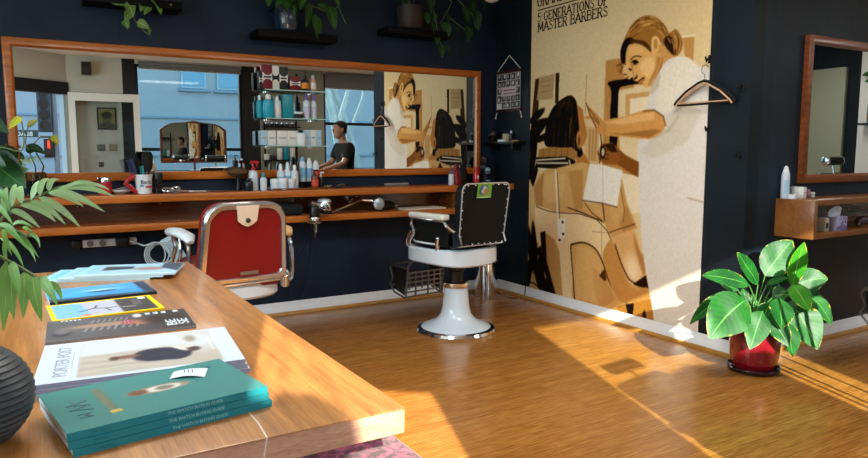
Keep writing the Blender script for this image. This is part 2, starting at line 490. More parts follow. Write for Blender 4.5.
# baseboards with a pine quarter strip
def skirting(name, a, c_, n, tall=.105):
    a, c_, n = Vector(a), Vector(c_), Vector(n)
    U = (c_-a); L_ = U.length; U.normalize()
    b = MB()
    b.prism([(0, .0), (.016, .0), (.016, tall*.55), (.012, tall*.6), (.012, tall*.82), (.006, tall), (0, tall)], a, n, (0, 0, 1), U*L_)
    b.m(1).prism([(.016, 0), (.034, 0), (.032, .012), (.024, .02), (.016, .022)], a, n, (0, 0, 1), U*L_)
    return struct(name, b, [WHITEPAINT, PINE])
skirting('baseboard_back', (XL, YB, 0), (XW, YB, 0), (0, -1, 0))
skirting('baseboard_poster', (XW, YB, 0), (XW, YT-.016, 0), (-1, 0, 0))
skirting('baseboard_right', (XW-.016, YT, 0), (XR, YT, 0), (0, -1, 0))
# windows
def window(n, x0, x1, z0, z1, bars, post):
    b = MB(); w = .04; y = YS-.06
    b.span((x0, y-.03, z0), (x0+w, y+.03, z1)); b.span((x1-w, y-.03, z0), (x1, y+.03, z1))
    b.span((x0, y-.03, z0), (x1, y+.03, z0+w)); b.span((x0, y-.03, z1-w), (x1, y+.03, z1))
    for z in bars: b.span((x0, y-.028, z-.025), (x1, y+.028, z+.025))
    for x in post: b.span((x-.025, y-.028, z0), (x+.025, y+.028, z1))
    o = struct('window_%d' % n, b, BLACKM)
    g = MB().span((x0+.02, y-.003, z0+.02), (x1-.02, y+.003, z1-.02)).build('pane', GLASS, o)
window(1, 1.545, 3.2, 1.02, 2.72, [1.395], [])
window(2, 4.66, 6.2, 1.02, 2.75, [1.865], [5.72])
BLIND = mat('grey_roller_blind', (118, 120, 116), .8)
def blind(x0, x1, z0, z1, lab):
    t = thing('roller_blind', lab, 'roller blind', ((x0+x1)/2, YS+.02, z0), group=None)
    h = z1-z0; w = x1-x0
    MB().span((-w/2, -.006, .015), (w/2, .0, h)).build('blind_fabric', BLIND, t)
    MB().cyl((-w/2, 0, 0.012), (w/2, 0, .012), .012, seg=10).build('bottom_bar', STEEL, t)
    MB().cyl((-w/2, 0, h), (w/2, 0, h), .028, seg=14).build('roller', BLIND, t)
blind(1.6, 3.18, 2.64, 2.73, 'grey roller blind pulled up at top of wide window behind vanity mirror')
blind(4.68, 6.18, 2.48, 2.74, 'grey roller blind half lowered over window behind the barber')
# wooden ledge running below the street windows
struct('trim_7', MB().span((1.4, YS, 1.0), (6.2, YS+.34, 1.045), bev=.004), wood('ledge_wood', (96, 46, 14), (150, 82, 30), (1, 10, 10), 3))

# ================================================================ outside: street, facade, signal, trees
struct('ground', MB().span((-40, -40, -.2), (45, -1.6, -.1)), mat('asphalt', (70, 72, 76), .9, var=.2, vscale=3))
BLUE = mat('blue_rendered_facade', (134, 156, 168), .8, var=.07, vscale=.6)
t = thing('facade_building', 'blue rendered building across the street seen through shop windows', 'building', (6, -13, -.1))
MB().span((-26, -3, 0), (26, 0, 4.9)).build('wall', BLUE, t)
for i, x in enumerate((-19, -15.6, -12, -8.6, -5.2, -1.05, .1, 3.4, 6.6, 10)):
    w = MB(); w.span((x-.4, .02, 3.55), (x+.4, .08, 4.6))
    w = w.build('window', mat('facade_window_frame', (130, 172, 196), .5), t)
    MB().span((x-.33, .06, 3.62), (x+.33, .1, 4.52)).build('pane', mat('facade_glass', (92, 150, 180), .2), w)
    MB().span((x-.5, 0, 3.45), (x+.5, .12, 3.53)).build('sill', mat('facade_sill', (104, 138, 160), .7), t)
for z in (1.3, 2.55):
    MB().span((-26, 0, z), (26, .05, z+.07)).build('ledge', mat('facade_sill', (104, 138, 160), .7), t)
t = thing('traffic_light', 'dark traffic signal with red pedestrian man outside the entrance', 'traffic light', (.46, -5.0, -.1))
MB().cyl((.1, 0, 0), (.1, 0, 2.9), .05, seg=12).build('pole', mat('signal_grey', (90, 100, 108), .5), t)
b = MB()
b.span((-.2, -.08, 1.85), (.05, .1, 2.75), bev=.01)
b.build('signal_head', mat('signal_housing', (44, 62, 76), .5), t)
for k in range(4):
    MB().lathe([(.10, 0), (.10, .12)], M=Matrix.Translation((-.08, .1, 1.98+k*.215)) @ Matrix.Rotation(-PI/2, 4, 'X'), seg=14).build('visor', BLACKM, t)
p = MB().span((-.12, -.05, 1.35), (.05, .1, 1.72), bev=.01).build('pedestrian_signal', BLACKM, t)
b = MB(); b.ball((-.035, .105, 1.665), .018, 8); b.box((-.035, .105, 1.61), (.036, .01, .07)); b.box((-.05, .105, 1.56), (.014, .01, .06)); b.box((-.02, .105, 1.56), (.014, .01, .06))
b.build('red_man', mat('signal_red', (255, 50, 20), .4, emit=2.5), p)
t = thing('street_sign', 'small dark green street name plate beside the traffic signal', 'street sign', (-.1, -5.1, 1.72))
MB().span((-.5, -.01, -.07), (.36, .01, .07)).build('plate', mat('sign_green', (18, 58, 60), .5), t)
txt('lettering', 'BLACKWOO', .12, mat('sign_white', (220, 230, 235), .5), frame_axes((-.08, .013, -.01), (-1, 0, 0), (0, 0, 1)), t)
BARK = mat('pale_bark', (140, 160, 166), .8, var=.15, vscale=5)
for i, (x, lean, lab) in enumerate(((6.35, -.9, 'pale leaning tree trunk outside window, left one behind barber'), (7.75, -1.5, 'pale leaning tree trunk outside window, right of the other trunk'))):
    t = thing('street_tree', lab, 'tree', (x, -4.2-2.2*i, -.1), group='trees on the street')
    MB().tube([(0, 0, 0), (.1, 0, 1.2), (.1+lean*.25, 0, 2.4), (.1+lean*.75, 0, 4.2)], [.12, .1, .085, .07], 10).build('trunk', BARK, t)
    b = MB(); b.tube([(.1+lean*.15, 0, 1.9), (.25, .1, 2.9), (.35, .2, 4.0)], [.07, .05, .03], 8); b.build('branch', BARK, t)
    b = MB()
    for k in range(120):
        a = Vector((random.uniform(-.65, .45)+lean*.6, random.uniform(-.6, .6), random.uniform(4.1, 5.2)))
        d = Vector((random.uniform(-1, 1), random.uniform(-1, 1), random.uniform(-1, .3))).normalized()*.22
        b.leaf(a, a+d*.5, a+d, .12, (random.random(), random.random(), 1), nx=2, ny=3)
    b.build('foliage', leafmat('tree_leaf', (50, 90, 40), (100, 140, 70), (120, 150, 80)), t)
# ================================================================ things on the back wall
TEAK = wood('teak_frame', (146, 72, 18), (206, 118, 42), (1, 14, 14), 2.5, rough=.3)
WALFRAME = wood('walnut_frame', (92, 44, 16), (146, 78, 32), (1, 14, 14), 2.5, rough=.35)
TEAKD = wood('teak_panel', (66, 32, 12), (116, 60, 24), (1, 14, 14), 2.5, rough=.18, coat=.5)
def wall_mirror(label, x0, x1, z0, z1, y, fw, ft, fm):
    t = thing('wall_mirror', label, 'mirror', ((x0+x1)/2, y, z0))
    w, h = (x1-x0)/2, z1-z0
    b = MB()
    prof = [(0, 0), (0, -ft*.85), (.012, -ft), (fw-.014, -ft), (fw, -ft*.7), (fw, 0)]
    c = [(-w, 0), (w, 0), (w, h), (-w, h)]
    rings = []
    for i, (cx, cz) in enumerate(c):
        sx, sz = (1 if cx < 0 else -1), (1 if cz == 0 else -1)
        rings.append([(cx+sx*d, yy, cz+sz*d) for d, yy in prof])
    b.rings(rings, closed=True)
    b.build('frame', fm, t)
    MB().span((-w+fw-.01, -ft*.5, fw-.01), (w-fw+.01, -.002, h-fw+.01)).build('mirror_pane', MIRROR, t)
    return t
wall_mirror('long wood-framed mirror above the counter, reflecting street windows and barber', -.09, 3.75, 1.145, 2.11, YB, .06, .045, TEAK)
wall_mirror('wood-framed mirror on right wall above the box shelf', 4.5, 6.3, 1.14, 2.125, YT, .058, .04, WALFRAME)

# counter: worktop, back panel, lower board
t = thing('wall_counter', 'long orange-brown wooden counter with open lower shelf below the big mirror', 'counter', (1.2, YB, .79))
x0, x1 = -1.55-1.2, XW-.004-1.2
YF = 5.12-YB
MB().span((x0, YF, .21), (x1, 0, .265), bev=.006).build('worktop', TEAK, t)
MB().span((x0, -.03, .06), (x1, -.0, .21)).build('back_panel', TEAKD, t)
MB().span((x0, YF, .01), (3.33-1.2, 0, .06), bev=.005).build('lower_board', TEAK, t)
for x in (-1.5, 2.1): MB().span((x-.015, YF+.05, .06), (x+.015, 0, .21)).build('divider', TEAKD, t)
for x in (-.9, -.35, .05, .75, 1.25, 1.7): MB().ball((x, -.032, .18), .006, 8).build('screw_cap', CHROME, t)

# wall shelves with trailing plants
def wall_shelf(label, x0, x1, z, d=.22, th=.055):
    t = thing('wall_shelf', label, 'shelf', ((x0+x1)/2, YB, z-th), group='black floating shelves')
    w = (x1-x0)/2
    MB().span((-w, -d, 0), (w, 0, th), bev=.003).build('board', mat('black_shelf', (5, 5, 6), .6, spec=.15), t)
    return t
wall_shelf('black floating shelf above left end of mirror, under variegated trailing plant', .40, 1.03, 2.415)
wall_shelf('black floating shelf in the middle, carrying the dark glass pot', 1.57, 2.22, 2.285)
wall_shelf('black floating shelf near the corner, carrying the brown pot', 2.68, 3.3, 2.405)
HEART = leafmat('heart_leaf', (22, 60, 22), (60, 110, 44), (100, 140, 70), rough=.35, veins=7)
HEARTD = leafmat('heart_leaf_dark', (16, 44, 20), (44, 84, 40), (80, 115, 60), rough=.4, veins=7)
VARI = leafmat('variegated_leaf', (52, 110, 36), (150, 170, 84), (205, 210, 150), rough=.4, veins=5)
STEM = mat('plant_stem', (92, 110, 60), .6)
def heart(b, p, d, L, W, hint, dark=0):
    p, d = Vector(p), Vector(d).normalized()
    b.leaf(p, p+d*L*.5+Vector(hint)*L*.08, p+d*L, W, hint, fold=.1, shape=(.62, .75), nx=4, ny=7)
def hanging_plant(label, pos, pot, potmat, vines, lm, seed, LW=(.12, .085)):
    rnd = random.Random(seed)
    t = thing('trailing_plant', label, 'potted plant', pos)
    MB().lathe(pot, seg=28).build('pot', potmat, t)
    MB().lathe([(pot[-1][0]*.9, pot[-1][1]-.03), (.001, pot[-1][1]-.02)], seg=20).build('soil', mat('soil', (40, 28, 20), .95), t)
    s, f = MB(), MB()
    for pts, leaves in vines:
        P = [Vector(p)-Vector(pos) for p in pts]
        s.tube(P, .0035, 6)
        for (k, d, L, W) in leaves:
            i = min(int(k), len(P)-2); q = P[i].lerp(P[i+1], k-i)
            tip = Vector(d).normalized()
            st = q+tip*.03
            s.tube([q, st], .002, 5)
            heart(f, st, tip, L, W, (rnd.uniform(-.35, .35)+.0, -1, rnd.uniform(.0, .5)))
    # crown of leaves above the rim
    z = pot[-1][1]
    for k in range(16):
        a = rnd.uniform(0, 2*PI); r = rnd.uniform(.3, 1)*pot[-1][0]
        q = Vector((r*math.cos(a), r*math.sin(a)*.8, z+rnd.uniform(.02, .16)))
        s.tube([(q.x*.4, q.y*.4, z-.02), q], .0025, 5)
        heart(f, q, (math.cos(a), math.sin(a), rnd.uniform(-.5, .2)), LW[0], LW[1], (0, -.4, 1))
    s.build('stem', STEM, t); f.build('foliage', lm, t)
    return t
def P3(px, py, y): return on(px, py, 1, y)
def leaves_px(pairs, y):
    return [(on(a, b_, 1, y), on(c, d, 1, y-.03), w) for a, b_, c, d, w in pairs]
def vine_plant(label, pos, pot, potmat, lm, stems, blades, seed, extra=None):
    """stems: lists of points; blades: (base, tip, width) in the room"""
    t = thing('trailing_plant', label, 'potted plant', pos)
    rnd = random.Random(seed); o = Vector(pos)
    MB().lathe(pot, seg=28).build('pot', potmat, t)
    MB().lathe([(pot[-1][0]*.9, pot[-1][1]-.03), (.001, pot[-1][1]-.02)], seg=20).build('soil', mat('soil', (40, 28, 20), .95), t)
    s, f = MB(), MB(); z = pot[-1][1]
    for pts in stems: s.tube([Vector(p)-o for p in pts], .0032, 6)
    for p, q, w in blades:
        p, q = Vector(p)-o, Vector(q)-o
        f.leaf(p, (p+q)/2+Vector((0, -.02, .01)), q, w, (rnd.uniform(-.5, .5), -1, rnd.uniform(-.1, .5)), fold=.14, shape=(.6, .75), nx=4, ny=8)
    for k in range(14):
        a = rnd.uniform(0, 2*PI); r = rnd.uniform(.3, 1)*pot[-1][0]
        q = Vector((r*math.cos(a), r*math.sin(a)*.8, z+rnd.uniform(.03, .15)))
        s.tube([(q.x*.4, q.y*.4, z-.02), q], .0025, 5)
        heart(f, q, (math.cos(a), math.sin(a), rnd.uniform(-.5, .2)), .12, .085, (0, -.4, 1))
    s.build('stem', STEM, t); f.build('foliage', lm, t)
    return t
y = 5.25
vine_plant('variegated trailing plant on left black shelf above the mirror', (.82, 5.33, 2.415), [(.06, 0), (.085, .12), (.09, .16)], mat('charcoal_pot', (30, 30, 32), .6), VARI,
    [[P3(118, -14, 5.3), P3(124, 2, y), P3(131, 14, y), P3(136, 22, y), P3(145, 32, y), P3(150, 35, y)], [P3(146, -12, 5.3), P3(152, 0, y), P3(158, 8, y), P3(166, 3, y), P3(171, 5, y)]],
    leaves_px([(108, -2, 131, 7, .07), (128, 2, 133, 17, .075), (130, 11, 125, 22, .06), (124, 20, 128, 29, .055), (137, 22, 149, 29, .065), (149, 27, 149, 35, .035), (144, 2, 140, 12, .05), (150, 4, 144, 15, .055), (156, 1, 158, 9, .05), (158, 7, 161, 15, .04), (165, 2, 172, 6, .025), (150, -4, 156, 5, .05)], y), 3)
b = None
vine_plant('green trailing plant in dark blue glass pot on the middle black shelf', (1.84, 5.33, 2.285), [(.075, 0), (.1, .03), (.105, .17), (.1, .18)], mat('dark_glass_pot', (24, 40, 56), .15, coat=.6, bump=.5, bscale=70), HEART,
    [[P3(300, -8, 5.28), P3(306, 4, y), P3(318, 8, y), P3(330, 14, y), P3(338, 6, y), P3(346, 24, y)], [P3(284, -6, 5.28), P3(290, 4, y), P3(293, 10, y)]],
    leaves_px([(267, -8, 268, 7, .085), (281, -8, 276, 8, .08), (287, -4, 286, 11, .08), (293, 4, 294, 16, .05), (309, 2, 306, 28, .075), (315, 14, 318, 41, .105), (329, 6, 335, 30, .095), (318, 4, 330, 12, .06), (303, -6, 300, 10, .07), (334, -6, 339, 8, .05)], y), 5)
vine_plant('dark green heart-leaved vine in brown pot on black shelf near the corner', (2.95, 5.33, 2.405), [(.08, 0), (.11, .04), (.12, .2)], mat('brown_pot', (46, 34, 32), .6, var=.2, vscale=20), HEARTD,
    [[P3(428, -10, 5.28), P3(433, 8, y), P3(436, 20, y), P3(438, 35, y), P3(441, 45, y), P3(446, 48, y)], [P3(440, -8, 5.28), P3(452, 2, y), P3(446, 14, y), P3(440, 24, y)], [P3(452, -6, 5.28), P3(466, 8, y), P3(472, 14, y), P3(476, 28, y)], [P3(450, 18, y), P3(460, 26, y), P3(468, 32, y)]],
    leaves_px([(430, -4, 431, 14, .08), (426, 12, 428, 24, .07), (433, 14, 435, 23, .055), (432, 22, 434, 35, .07), (436, 34, 437, 46, .07), (441, 46, 442, 58, .06), (446, 44, 449, 56, .055), (446, 12, 448, 22, .06), (444, 22, 449, 38, .085), (464, 6, 468, 24, .09), (468, 26, 468, 42, .085), (472, 0, 473, 13, .075), (476, 10, 478, 31, .085), (482, -2, 484, 11, .075), (455, 28, 458, 33, .04)], y), 9)

# pendant globe near the corner (only its underside is in the picture)
c = on(492, -9, 1, 5.05)
t = thing('globe_lamp', 'white globe ceiling lamp peeking in at top near the corner', 'lamp', (c.x, c.y, c.z))
MB().ball((0, 0, 0), .1, 24).build('lamp_shade', mat('opal_white', (214, 218, 222), .4), t)
MB().cyl((0, 0, .02), (0, 0, ZC-c.z-.001), .05, seg=20).build('ceiling_mount', BLACKM, t)

# ================================================================ poster
t = thing('wall_poster_print', 'tall sepia poster of a woman shaving a man in a barber chair', 'poster', (XW-.001, 4.895, .107))
PW, PH = 1.875, 2.67
U0 = 4.895
def pu(px, py):
    p = on(px, py, 0, XW-.004); return (U0-p.y, p.z-.107)
def crop(ox, oy, s): return lambda pts: [pu(ox+x/s, oy+y/s) for x, y in pts]
A = crop(520, 0, 4.165); Bc = crop(520, 80, 4.165); Cc = crop(520, 150, 4.165); D = crop(520, 230, 4.165)
p = Paint(PW, PH, 420, 600, (222, 198, 152))
V = p.V/PH
p.mix(np.clip((V-.55)*2.2, 0, 1), (214, 198, 160), .9)
p.mix(np.clip((p.U/PW-.6)*2, 0, 1), (216, 188, 138), .4)
p.ell((.5, 2.05), (.55, .35), (232, 214, 178), a=.6, soft=.9)
# card and posts behind
p.poly(A([(64, 330), (80, 326), (78, 458), (40, 700), (36, 640)]), (74, 52, 32), soft=1)
p.poly(A([(148, 305), (164, 304), (161, 430), (146, 430)]), (66, 44, 26), soft=1)
p.poly(A([(82, 322), (143, 308), (137, 412), (70, 418)]), (186, 160, 118), soft=1)
for k in range(3): p.line(A([(90, 340+22*k), (128, 332+22*k)]), .012, (150, 122, 84), .6)
p.line(A([(278, 310), (272, 470)]), .012, (178, 140, 92), .8)
# doorway and furniture
p.poly(A([(358, 252), (470, 235), (480, 470), (478, 760), (340, 770), (350, 458)]), (190, 142, 84), soft=4)
p.poly(A([(405, 378), (545, 350), (560, 560), (520, 700), (420, 700), (408, 470)]), (226, 204, 164), soft=3)
p.poly(A([(440, 395), (540, 380), (540, 480), (440, 480)]), (206, 164, 108), soft=2)
p.poly(A([(458, 412), (540, 400), (540, 490), (458, 490)]), (236, 218, 186), soft=2)
p.poly(A([(365, 346), (400, 334), (500, 322), (512, 345), (430, 360), (412, 380), (408, 470), (402, 620), (374, 600), (376, 470), (380, 380)]), (30, 20, 12), soft=1)
p.poly(A([(678, 152), (727, 148), (722, 260), (690, 260)]), (192, 146, 86), soft=1)
p.line(A([(680, 152), (727, 148)]), .02, (232, 214, 180))
# soft forms behind the customer
p.poly(Bc([(262, 190), (330, 200), (335, 420), (280, 420)]), (214, 178, 128), soft=4)
for k in range(3): p.line(Bc([(292+14*k, 210), (288+12*k, 330)]), .03, (170, 122, 70), .6)
# leaves of the palm on the left
for (x, y_, r1, r2, ro) in ((70, 150, 40, 12, .5), (85, 180, 42, 12, .2), (75, 215, 45, 12, .6), (62, 250, 40, 12, .9), (55, 200, 50, 10, 1.2), (58, 300, 60, 12, 1.4), (52, 350, 60, 12, 1.3), (60, 400, 50, 10, 1.2), (95, 240, 40, 10, .3), (50, 270, 40, 10, .7)):
    c0 = pu(520+x/4.165, 80+y_/4.165); p.ell(c0, (r1/330, r2/330), (30, 20, 12), ro, soft=.15)
# woman: neck, face, hair
W = crop(612, 10, 5.39)
def hairlines(curves, n, wd, cols, seed, a=.55):
    r_ = random.Random(seed)
    for _ in range(n):
        t_ = r_.random(); k = t_*(len(curves)-1); i = min(int(k), len(curves)-2); f_ = k-i
        pts = [(c1[0]*(1-f_)+c2[0]*f_, c1[1]*(1-f_)+c2[1]*f_) for c1, c2 in zip(curves[i], curves[i+1])]
        j = r_.randint(0, max(0, len(pts)-4)); pts = pts[j:j+r_.randint(3, 6)]
        p.line(pts, wd*r_.uniform(.6, 1.2), r_.choice(cols), a)
def sm2(P, n=4): return [(v.x, v.y) for v in smooth2([(q[0], q[1], 0) for q in P], n)]
def smooth2(P, n):
    P = [Vector(q) for q in P]; out = []
    for i in range(len(P)-1):
        p0, p1, p2, p3 = P[max(i-1, 0)], P[i], P[i+1], P[min(i+2, len(P)-1)]
        for k in range(n):
            t_ = k/n; out.append(.5*((2*p1)+(p2-p0)*t_+(2*p0-5*p1+4*p2-p3)*t_*t_+(3*p1-p0-3*p2+p3)*t_**3))
    return out+[P[-1]]
# the other face behind her
p.poly(W([(62, 288), (90, 284), (112, 320), (118, 352), (96, 374), (70, 366), (58, 330)]), (222, 184, 128), soft=1)
p.poly(W([(22, 296), (36, 280), (60, 284), (66, 300), (54, 322), (60, 348), (44, 350), (28, 332)]), (176, 126, 70), soft=1)
p.line(W([(30, 300), (46, 292), (56, 312), (44, 338)]), .012, (110, 72, 36)); p.line(W([(66, 346), (80, 350)]), .012, (96, 60, 34)); p.line(W([(66, 288), (74, 294)]), .01, (60, 40, 24)); p.line(W([(76, 366), (88, 362)]), .01, (130, 84, 48))
# neck
p.poly(W([(240, 210), (270, 185), (300, 215), (345, 252), (300, 275), (262, 320), (238, 372), (205, 410), (215, 330)]), (206, 158, 96), soft=1)
p.poly(W([(255, 270), (275, 250), (272, 310), (236, 370), (214, 396), (236, 330)]), (158, 108, 56), a=.7, soft=4)
# face
p.poly(W([(92, 188), (120, 172), (170, 172), (212, 200), (232, 232), (262, 240), (268, 272), (246, 336), (216, 398), (192, 418), (176, 412), (162, 400), (144, 396), (137, 386), (118, 380), (113, 366), (122, 352), (106, 322), (97, 300), (76, 288), (76, 238)]), (224, 176, 110), soft=1)
p.poly(W([(150, 285), (200, 250), (236, 268), (226, 330), (196, 372), (170, 350), (150, 320)]), (242, 204, 142), a=.8, soft=12)
p.poly(W([(96, 200), (150, 185), (180, 215), (150, 240), (110, 245), (90, 230)]), (234, 190, 126), a=.6, soft=8)
p.poly(W([(240, 250), (266, 250), (262, 290), (236, 350), (206, 402), (190, 412), (212, 360), (236, 310)]), (172, 120, 64), a=.7, soft=6)
p.poly(W([(92, 262), (112, 252), (118, 300), (108, 316), (96, 298)]), (190, 138, 78), a=.6, soft=4)
# eye, brow, nose, mouth
p.line(W(sm2([(104, 268), (116, 254), (136, 248), (158, 252)])), .011, (104, 66, 34), .9)
p.line(W(sm2([(108, 282), (118, 274), (132, 274), (142, 284)])), .013, (46, 30, 18)); p.ell(W([(125, 284)])[0], (.018, .016), (24, 16, 10), .2, soft=.3); p.line(W([(116, 294), (136, 294)]), .008, (150, 104, 60), .8)
p.line(W(sm2([(94, 316), (98, 322), (104, 322)])), .014, (60, 38, 22)); p.line(W(sm2([(110, 300), (112, 330), (122, 356)])), .01, (176, 126, 72), .6)
p.line(W(sm2([(118, 378), (126, 368), (136, 360), (134, 350)])), .011, (92, 56, 30)); p.ell(W([(128, 366)])[0], (.012, .009), (60, 36, 22))
p.line(W(sm2([(140, 390), (150, 380), (160, 372), (174, 364)])), .013, (88, 48, 28)); p.line(W(sm2([(146, 398), (160, 388), (174, 372)])), .014, (176, 108, 66)); p.line(W([(152, 402), (168, 396)]), .01, (150, 100, 56), .8)
# hair
p.poly(W([(48, 268), (44, 222), (58, 178), (78, 132), (98, 92), (132, 54), (180, 30), (232, 36), (276, 70), (302, 112), (304, 160), (288, 196), (262, 176), (250, 150), (232, 140), (214, 158), (212, 226), (190, 204), (160, 178), (120, 172), (92, 186), (76, 236), (72, 280), (56, 288)]), (166, 118, 60), soft=1)
hc = [sm2(W(c_), 5) for c_ in ([(84, 150), (110, 110), (160, 80), (220, 80), (270, 120), (290, 180)], [(92, 120), (130, 76), (180, 52), (232, 58), (276, 96), (300, 150)], [(100, 95), (140, 54), (184, 36), (232, 44), (274, 78), (300, 130)], [(110, 160), (150, 140), (196, 120), (240, 110), (276, 140), (292, 190)])]
hairlines(hc, 90, .012, [(214, 166, 96), (126, 82, 40), (96, 60, 28), (226, 182, 112), (150, 102, 50)], 3)
p.poly(W([(60, 176), (84, 150), (110, 150), (104, 176), (86, 196), (74, 236), (72, 282), (54, 288), (47, 262), (48, 220)]), (30, 21, 14), soft=1)
p.poly(W([(96, 150), (130, 160), (176, 168), (206, 200), (210, 224), (186, 206), (160, 188), (124, 180), (100, 184)]), (70, 44, 22), a=.85, soft=1)
# bun
p.poly(W([(290, 130), (320, 118), (344, 104), (366, 130), (382, 170), (376, 214), (350, 248), (322, 240), (296, 210), (280, 176)]), (158, 112, 58), soft=1)
p.poly(W([(284, 150), (310, 136), (330, 160), (340, 200), (346, 240), (322, 238), (296, 208), (280, 176)]), (46, 31, 18), a=.9, soft=2)
hairlines([sm2(W(c_), 4) for c_ in ([(330, 120), (352, 160), (352, 240)], [(350, 116), (372, 165), (358, 236)], [(300, 150), (318, 190), (330, 236)])], 30, .01, [(214, 166, 100), (110, 72, 36), (190, 140, 78)], 5)
# ear
p.poly(W([(220, 146), (236, 140), (252, 156), (256, 190), (248, 222), (236, 236), (224, 216), (214, 180)]), (228, 182, 118), soft=1)
p.poly(W([(226, 160), (240, 156), (248, 178), (244, 206), (234, 214), (226, 190)]), (176, 124, 68), a=.8, soft=1); p.line(W(sm2([(224, 156), (238, 150), (250, 172), (244, 214)])), .008, (240, 200, 140), .8)
# customer: hair, cheek, ear, neck
p.poly(Bc([(232, 100), (262, 122), (268, 170), (281, 225), (266, 272), (235, 280), (240, 200)]), (186, 128, 70), soft=1)
p.poly(Bc([(235, 275), (262, 300), (292, 345), (292, 365), (235, 362)]), (182, 124, 66), soft=1)
p.poly(Bc([(205, 64), (233, 84), (240, 130), (247, 200), (246, 250), (262, 300), (250, 322), (232, 312), (180, 288), (108, 275), (104, 220), (120, 150), (152, 98)]), (27, 20, 15), soft=1)
hairlines([sm2(Bc(c_), 5) for c_ in ([(200, 66), (150, 105), (122, 160), (110, 270)], [(215, 70), (180, 110), (160, 180), (150, 282)], [(228, 82), (215, 130), (205, 200), (200, 292)], [(236, 92), (238, 150), (238, 210), (238, 300)])], 70, .009, [(92, 68, 46), (60, 44, 30), (14, 10, 8), (120, 92, 62)], 8)
p.ell(pu(520+247/4.165, 80+250/4.165), (.035, .075), (196, 140, 82), .1); p.ell(pu(520+247/4.165, 80+252/4.165), (.015, .04), (120, 76, 42))
# head rest
p.poly(Bc([(80, 288), (120, 280), (215, 280), (240, 300), (235, 332), (75, 328)]), (172, 126, 74), soft=1)
for k in range(5): p.line(Bc([(100+25*k, 286), (96+25*k, 322)]), .012, (120, 82, 44), .7)
p.poly(Bc([(65, 322), (192, 318), (232, 336), (228, 386), (75, 368)]), (44, 34, 26), soft=1)
for pts in ([(70, 334), (188, 326)], [(72, 346), (200, 346)], [(75, 368), (215, 380)], [(140, 378), (220, 385)], [(205, 335), (218, 385)]): p.line(Bc(pts), .016, (226, 214, 192))
# shirt back, towel, sleeve
p.poly(Cc([(70, 120), (108, 84), (150, 76), (285, 58), (262, 210), (350, 225), (356, 305), (300, 275), (250, 262), (165, 260), (70, 240), (52, 190)]), (210, 168, 112), soft=2)
p.poly(Cc([(60, 150), (100, 95), (95, 235), (70, 240), (54, 190)]), (164, 118, 66), a=.6, soft=6)
p.poly(Cc([(200, 90), (262, 80), (262, 240), (230, 260)]), (178, 130, 74), a=.6, soft=6)
p.poly(Cc([(40, 120), (60, 170), (66, 240), (60, 458), (46, 560), (30, 300), (34, 150)]), (210, 176, 126), soft=2)
p.poly(Cc([(418, 95), (500, 110), (512, 266), (462, 262), (440, 200)]), (234, 216, 186), soft=1)
p.poly(Cc([(424, 115), (446, 220), (489, 325), (376, 368), (352, 300), (345, 225), (405, 237)]), (204, 158, 100), soft=1)
p.poly(Cc([(100, 110), (150, 96), (190, 110), (180, 200), (120, 220), (92, 190)]), (226, 186, 130), a=.55, soft=14)
p.poly(Cc([(440, 230), (480, 318), (430, 344), (410, 290)]), (176, 128, 74), a=.6, soft=6)
p.poly(Cc([(370, 250), (420, 180), (440, 260), (400, 330)]), (218, 174, 118), a=.5, soft=8)
p.line(Cc([(366, 345), (480, 308)]), .012, (120, 80, 44)); p.line(Cc([(420, 160), (436, 250), (430, 300)]), .012, (130, 88, 48), .7)
p.line(Cc([(270, 220), (300, 262), (350, 300)]), .012, (110, 72, 40)); p.line(Cc([(345, 228), (352, 290)]), .016, (90, 58, 32))
p.line(Cc([(200, 240), (262, 262), (340, 296)]), .014, (84, 54, 30))
p.poly(Cc([(290, 57), (345, 62), (428, 85), (405, 237), (345, 220), (262, 208)]), (233, 227, 214), soft=1)
p.line(Cc([(345, 64), (346, 218)]), .01, (206, 196, 176), .8); p.line(Cc([(262, 210), (345, 222), (405, 238)]), .012, (90, 62, 36), .8)
# chair back
p.poly(Cc([(70, 235), (165, 262), (250, 266), (320, 290), (360, 330), (400, 420), (430, 560), (440, 640), (235, 640), (150, 590), (90, 560), (60, 458), (62, 300)]), (232, 206, 162), soft=1)
p.line(Cc([(70, 237), (120, 255), (165, 262), (250, 266), (320, 290), (362, 335), (402, 425)]), .01, (96, 64, 36))
p.line(Cc([(340, 300), (340, 640)]), .007, (176, 140, 96)); p.line(Cc([(300, 340), (366, 345)]), .007, (176, 140, 96))
p.poly(Cc([(28, 300), (56, 330), (66, 440), (86, 560), (130, 640), (130, 680), (28, 680), (20, 480)]), (196, 164, 118), soft=1)
for (x, y_, r1, r2, ro) in ((45, 80, 70, 14, 1.8), (60, 60, 70, 12, 1.7), (50, 130, 60, 14, 1.2), (70, 170, 60, 14, 1.9), (95, 210, 70, 14, 1.9), (115, 250, 50, 14, 1.5), (60, 110, 50, 10, .8), (40, 180, 50, 10, 1.4), (90, 150, 50, 12, 1.7)):
    c0 = pu(520+x/4.165, 230+y_/4.165); p.ell(c0, (r1/330, r2/330), (34, 22, 14), ro, soft=.15)
p.line(D([(30, 215), (60, 222), (90, 250)]), .015, (30, 20, 12))
p.poly(D([(85, 30), (105, 10), (145, 40), (165, 95), (178, 280), (140, 270), (100, 150)]), (196, 154, 98), soft=1)
p.poly(D([(84, 10), (106, 5), (112, 130), (150, 270), (128, 262), (96, 150)]), (40, 26, 16), soft=1)
p.poly(D([(212, 75), (218, 60), (240, 54), (268, 53), (314, 79), (345, 135), (371, 212), (408, 275), (446, 302), (462, 345), (232, 300), (222, 180)]), (212, 168, 108), soft=1)
p.line(sm2(D([(228, 296), (220, 180), (212, 75), (222, 59), (268, 53), (314, 79), (345, 135), (371, 212), (408, 275), (446, 302)])), .017, (48, 30, 18))
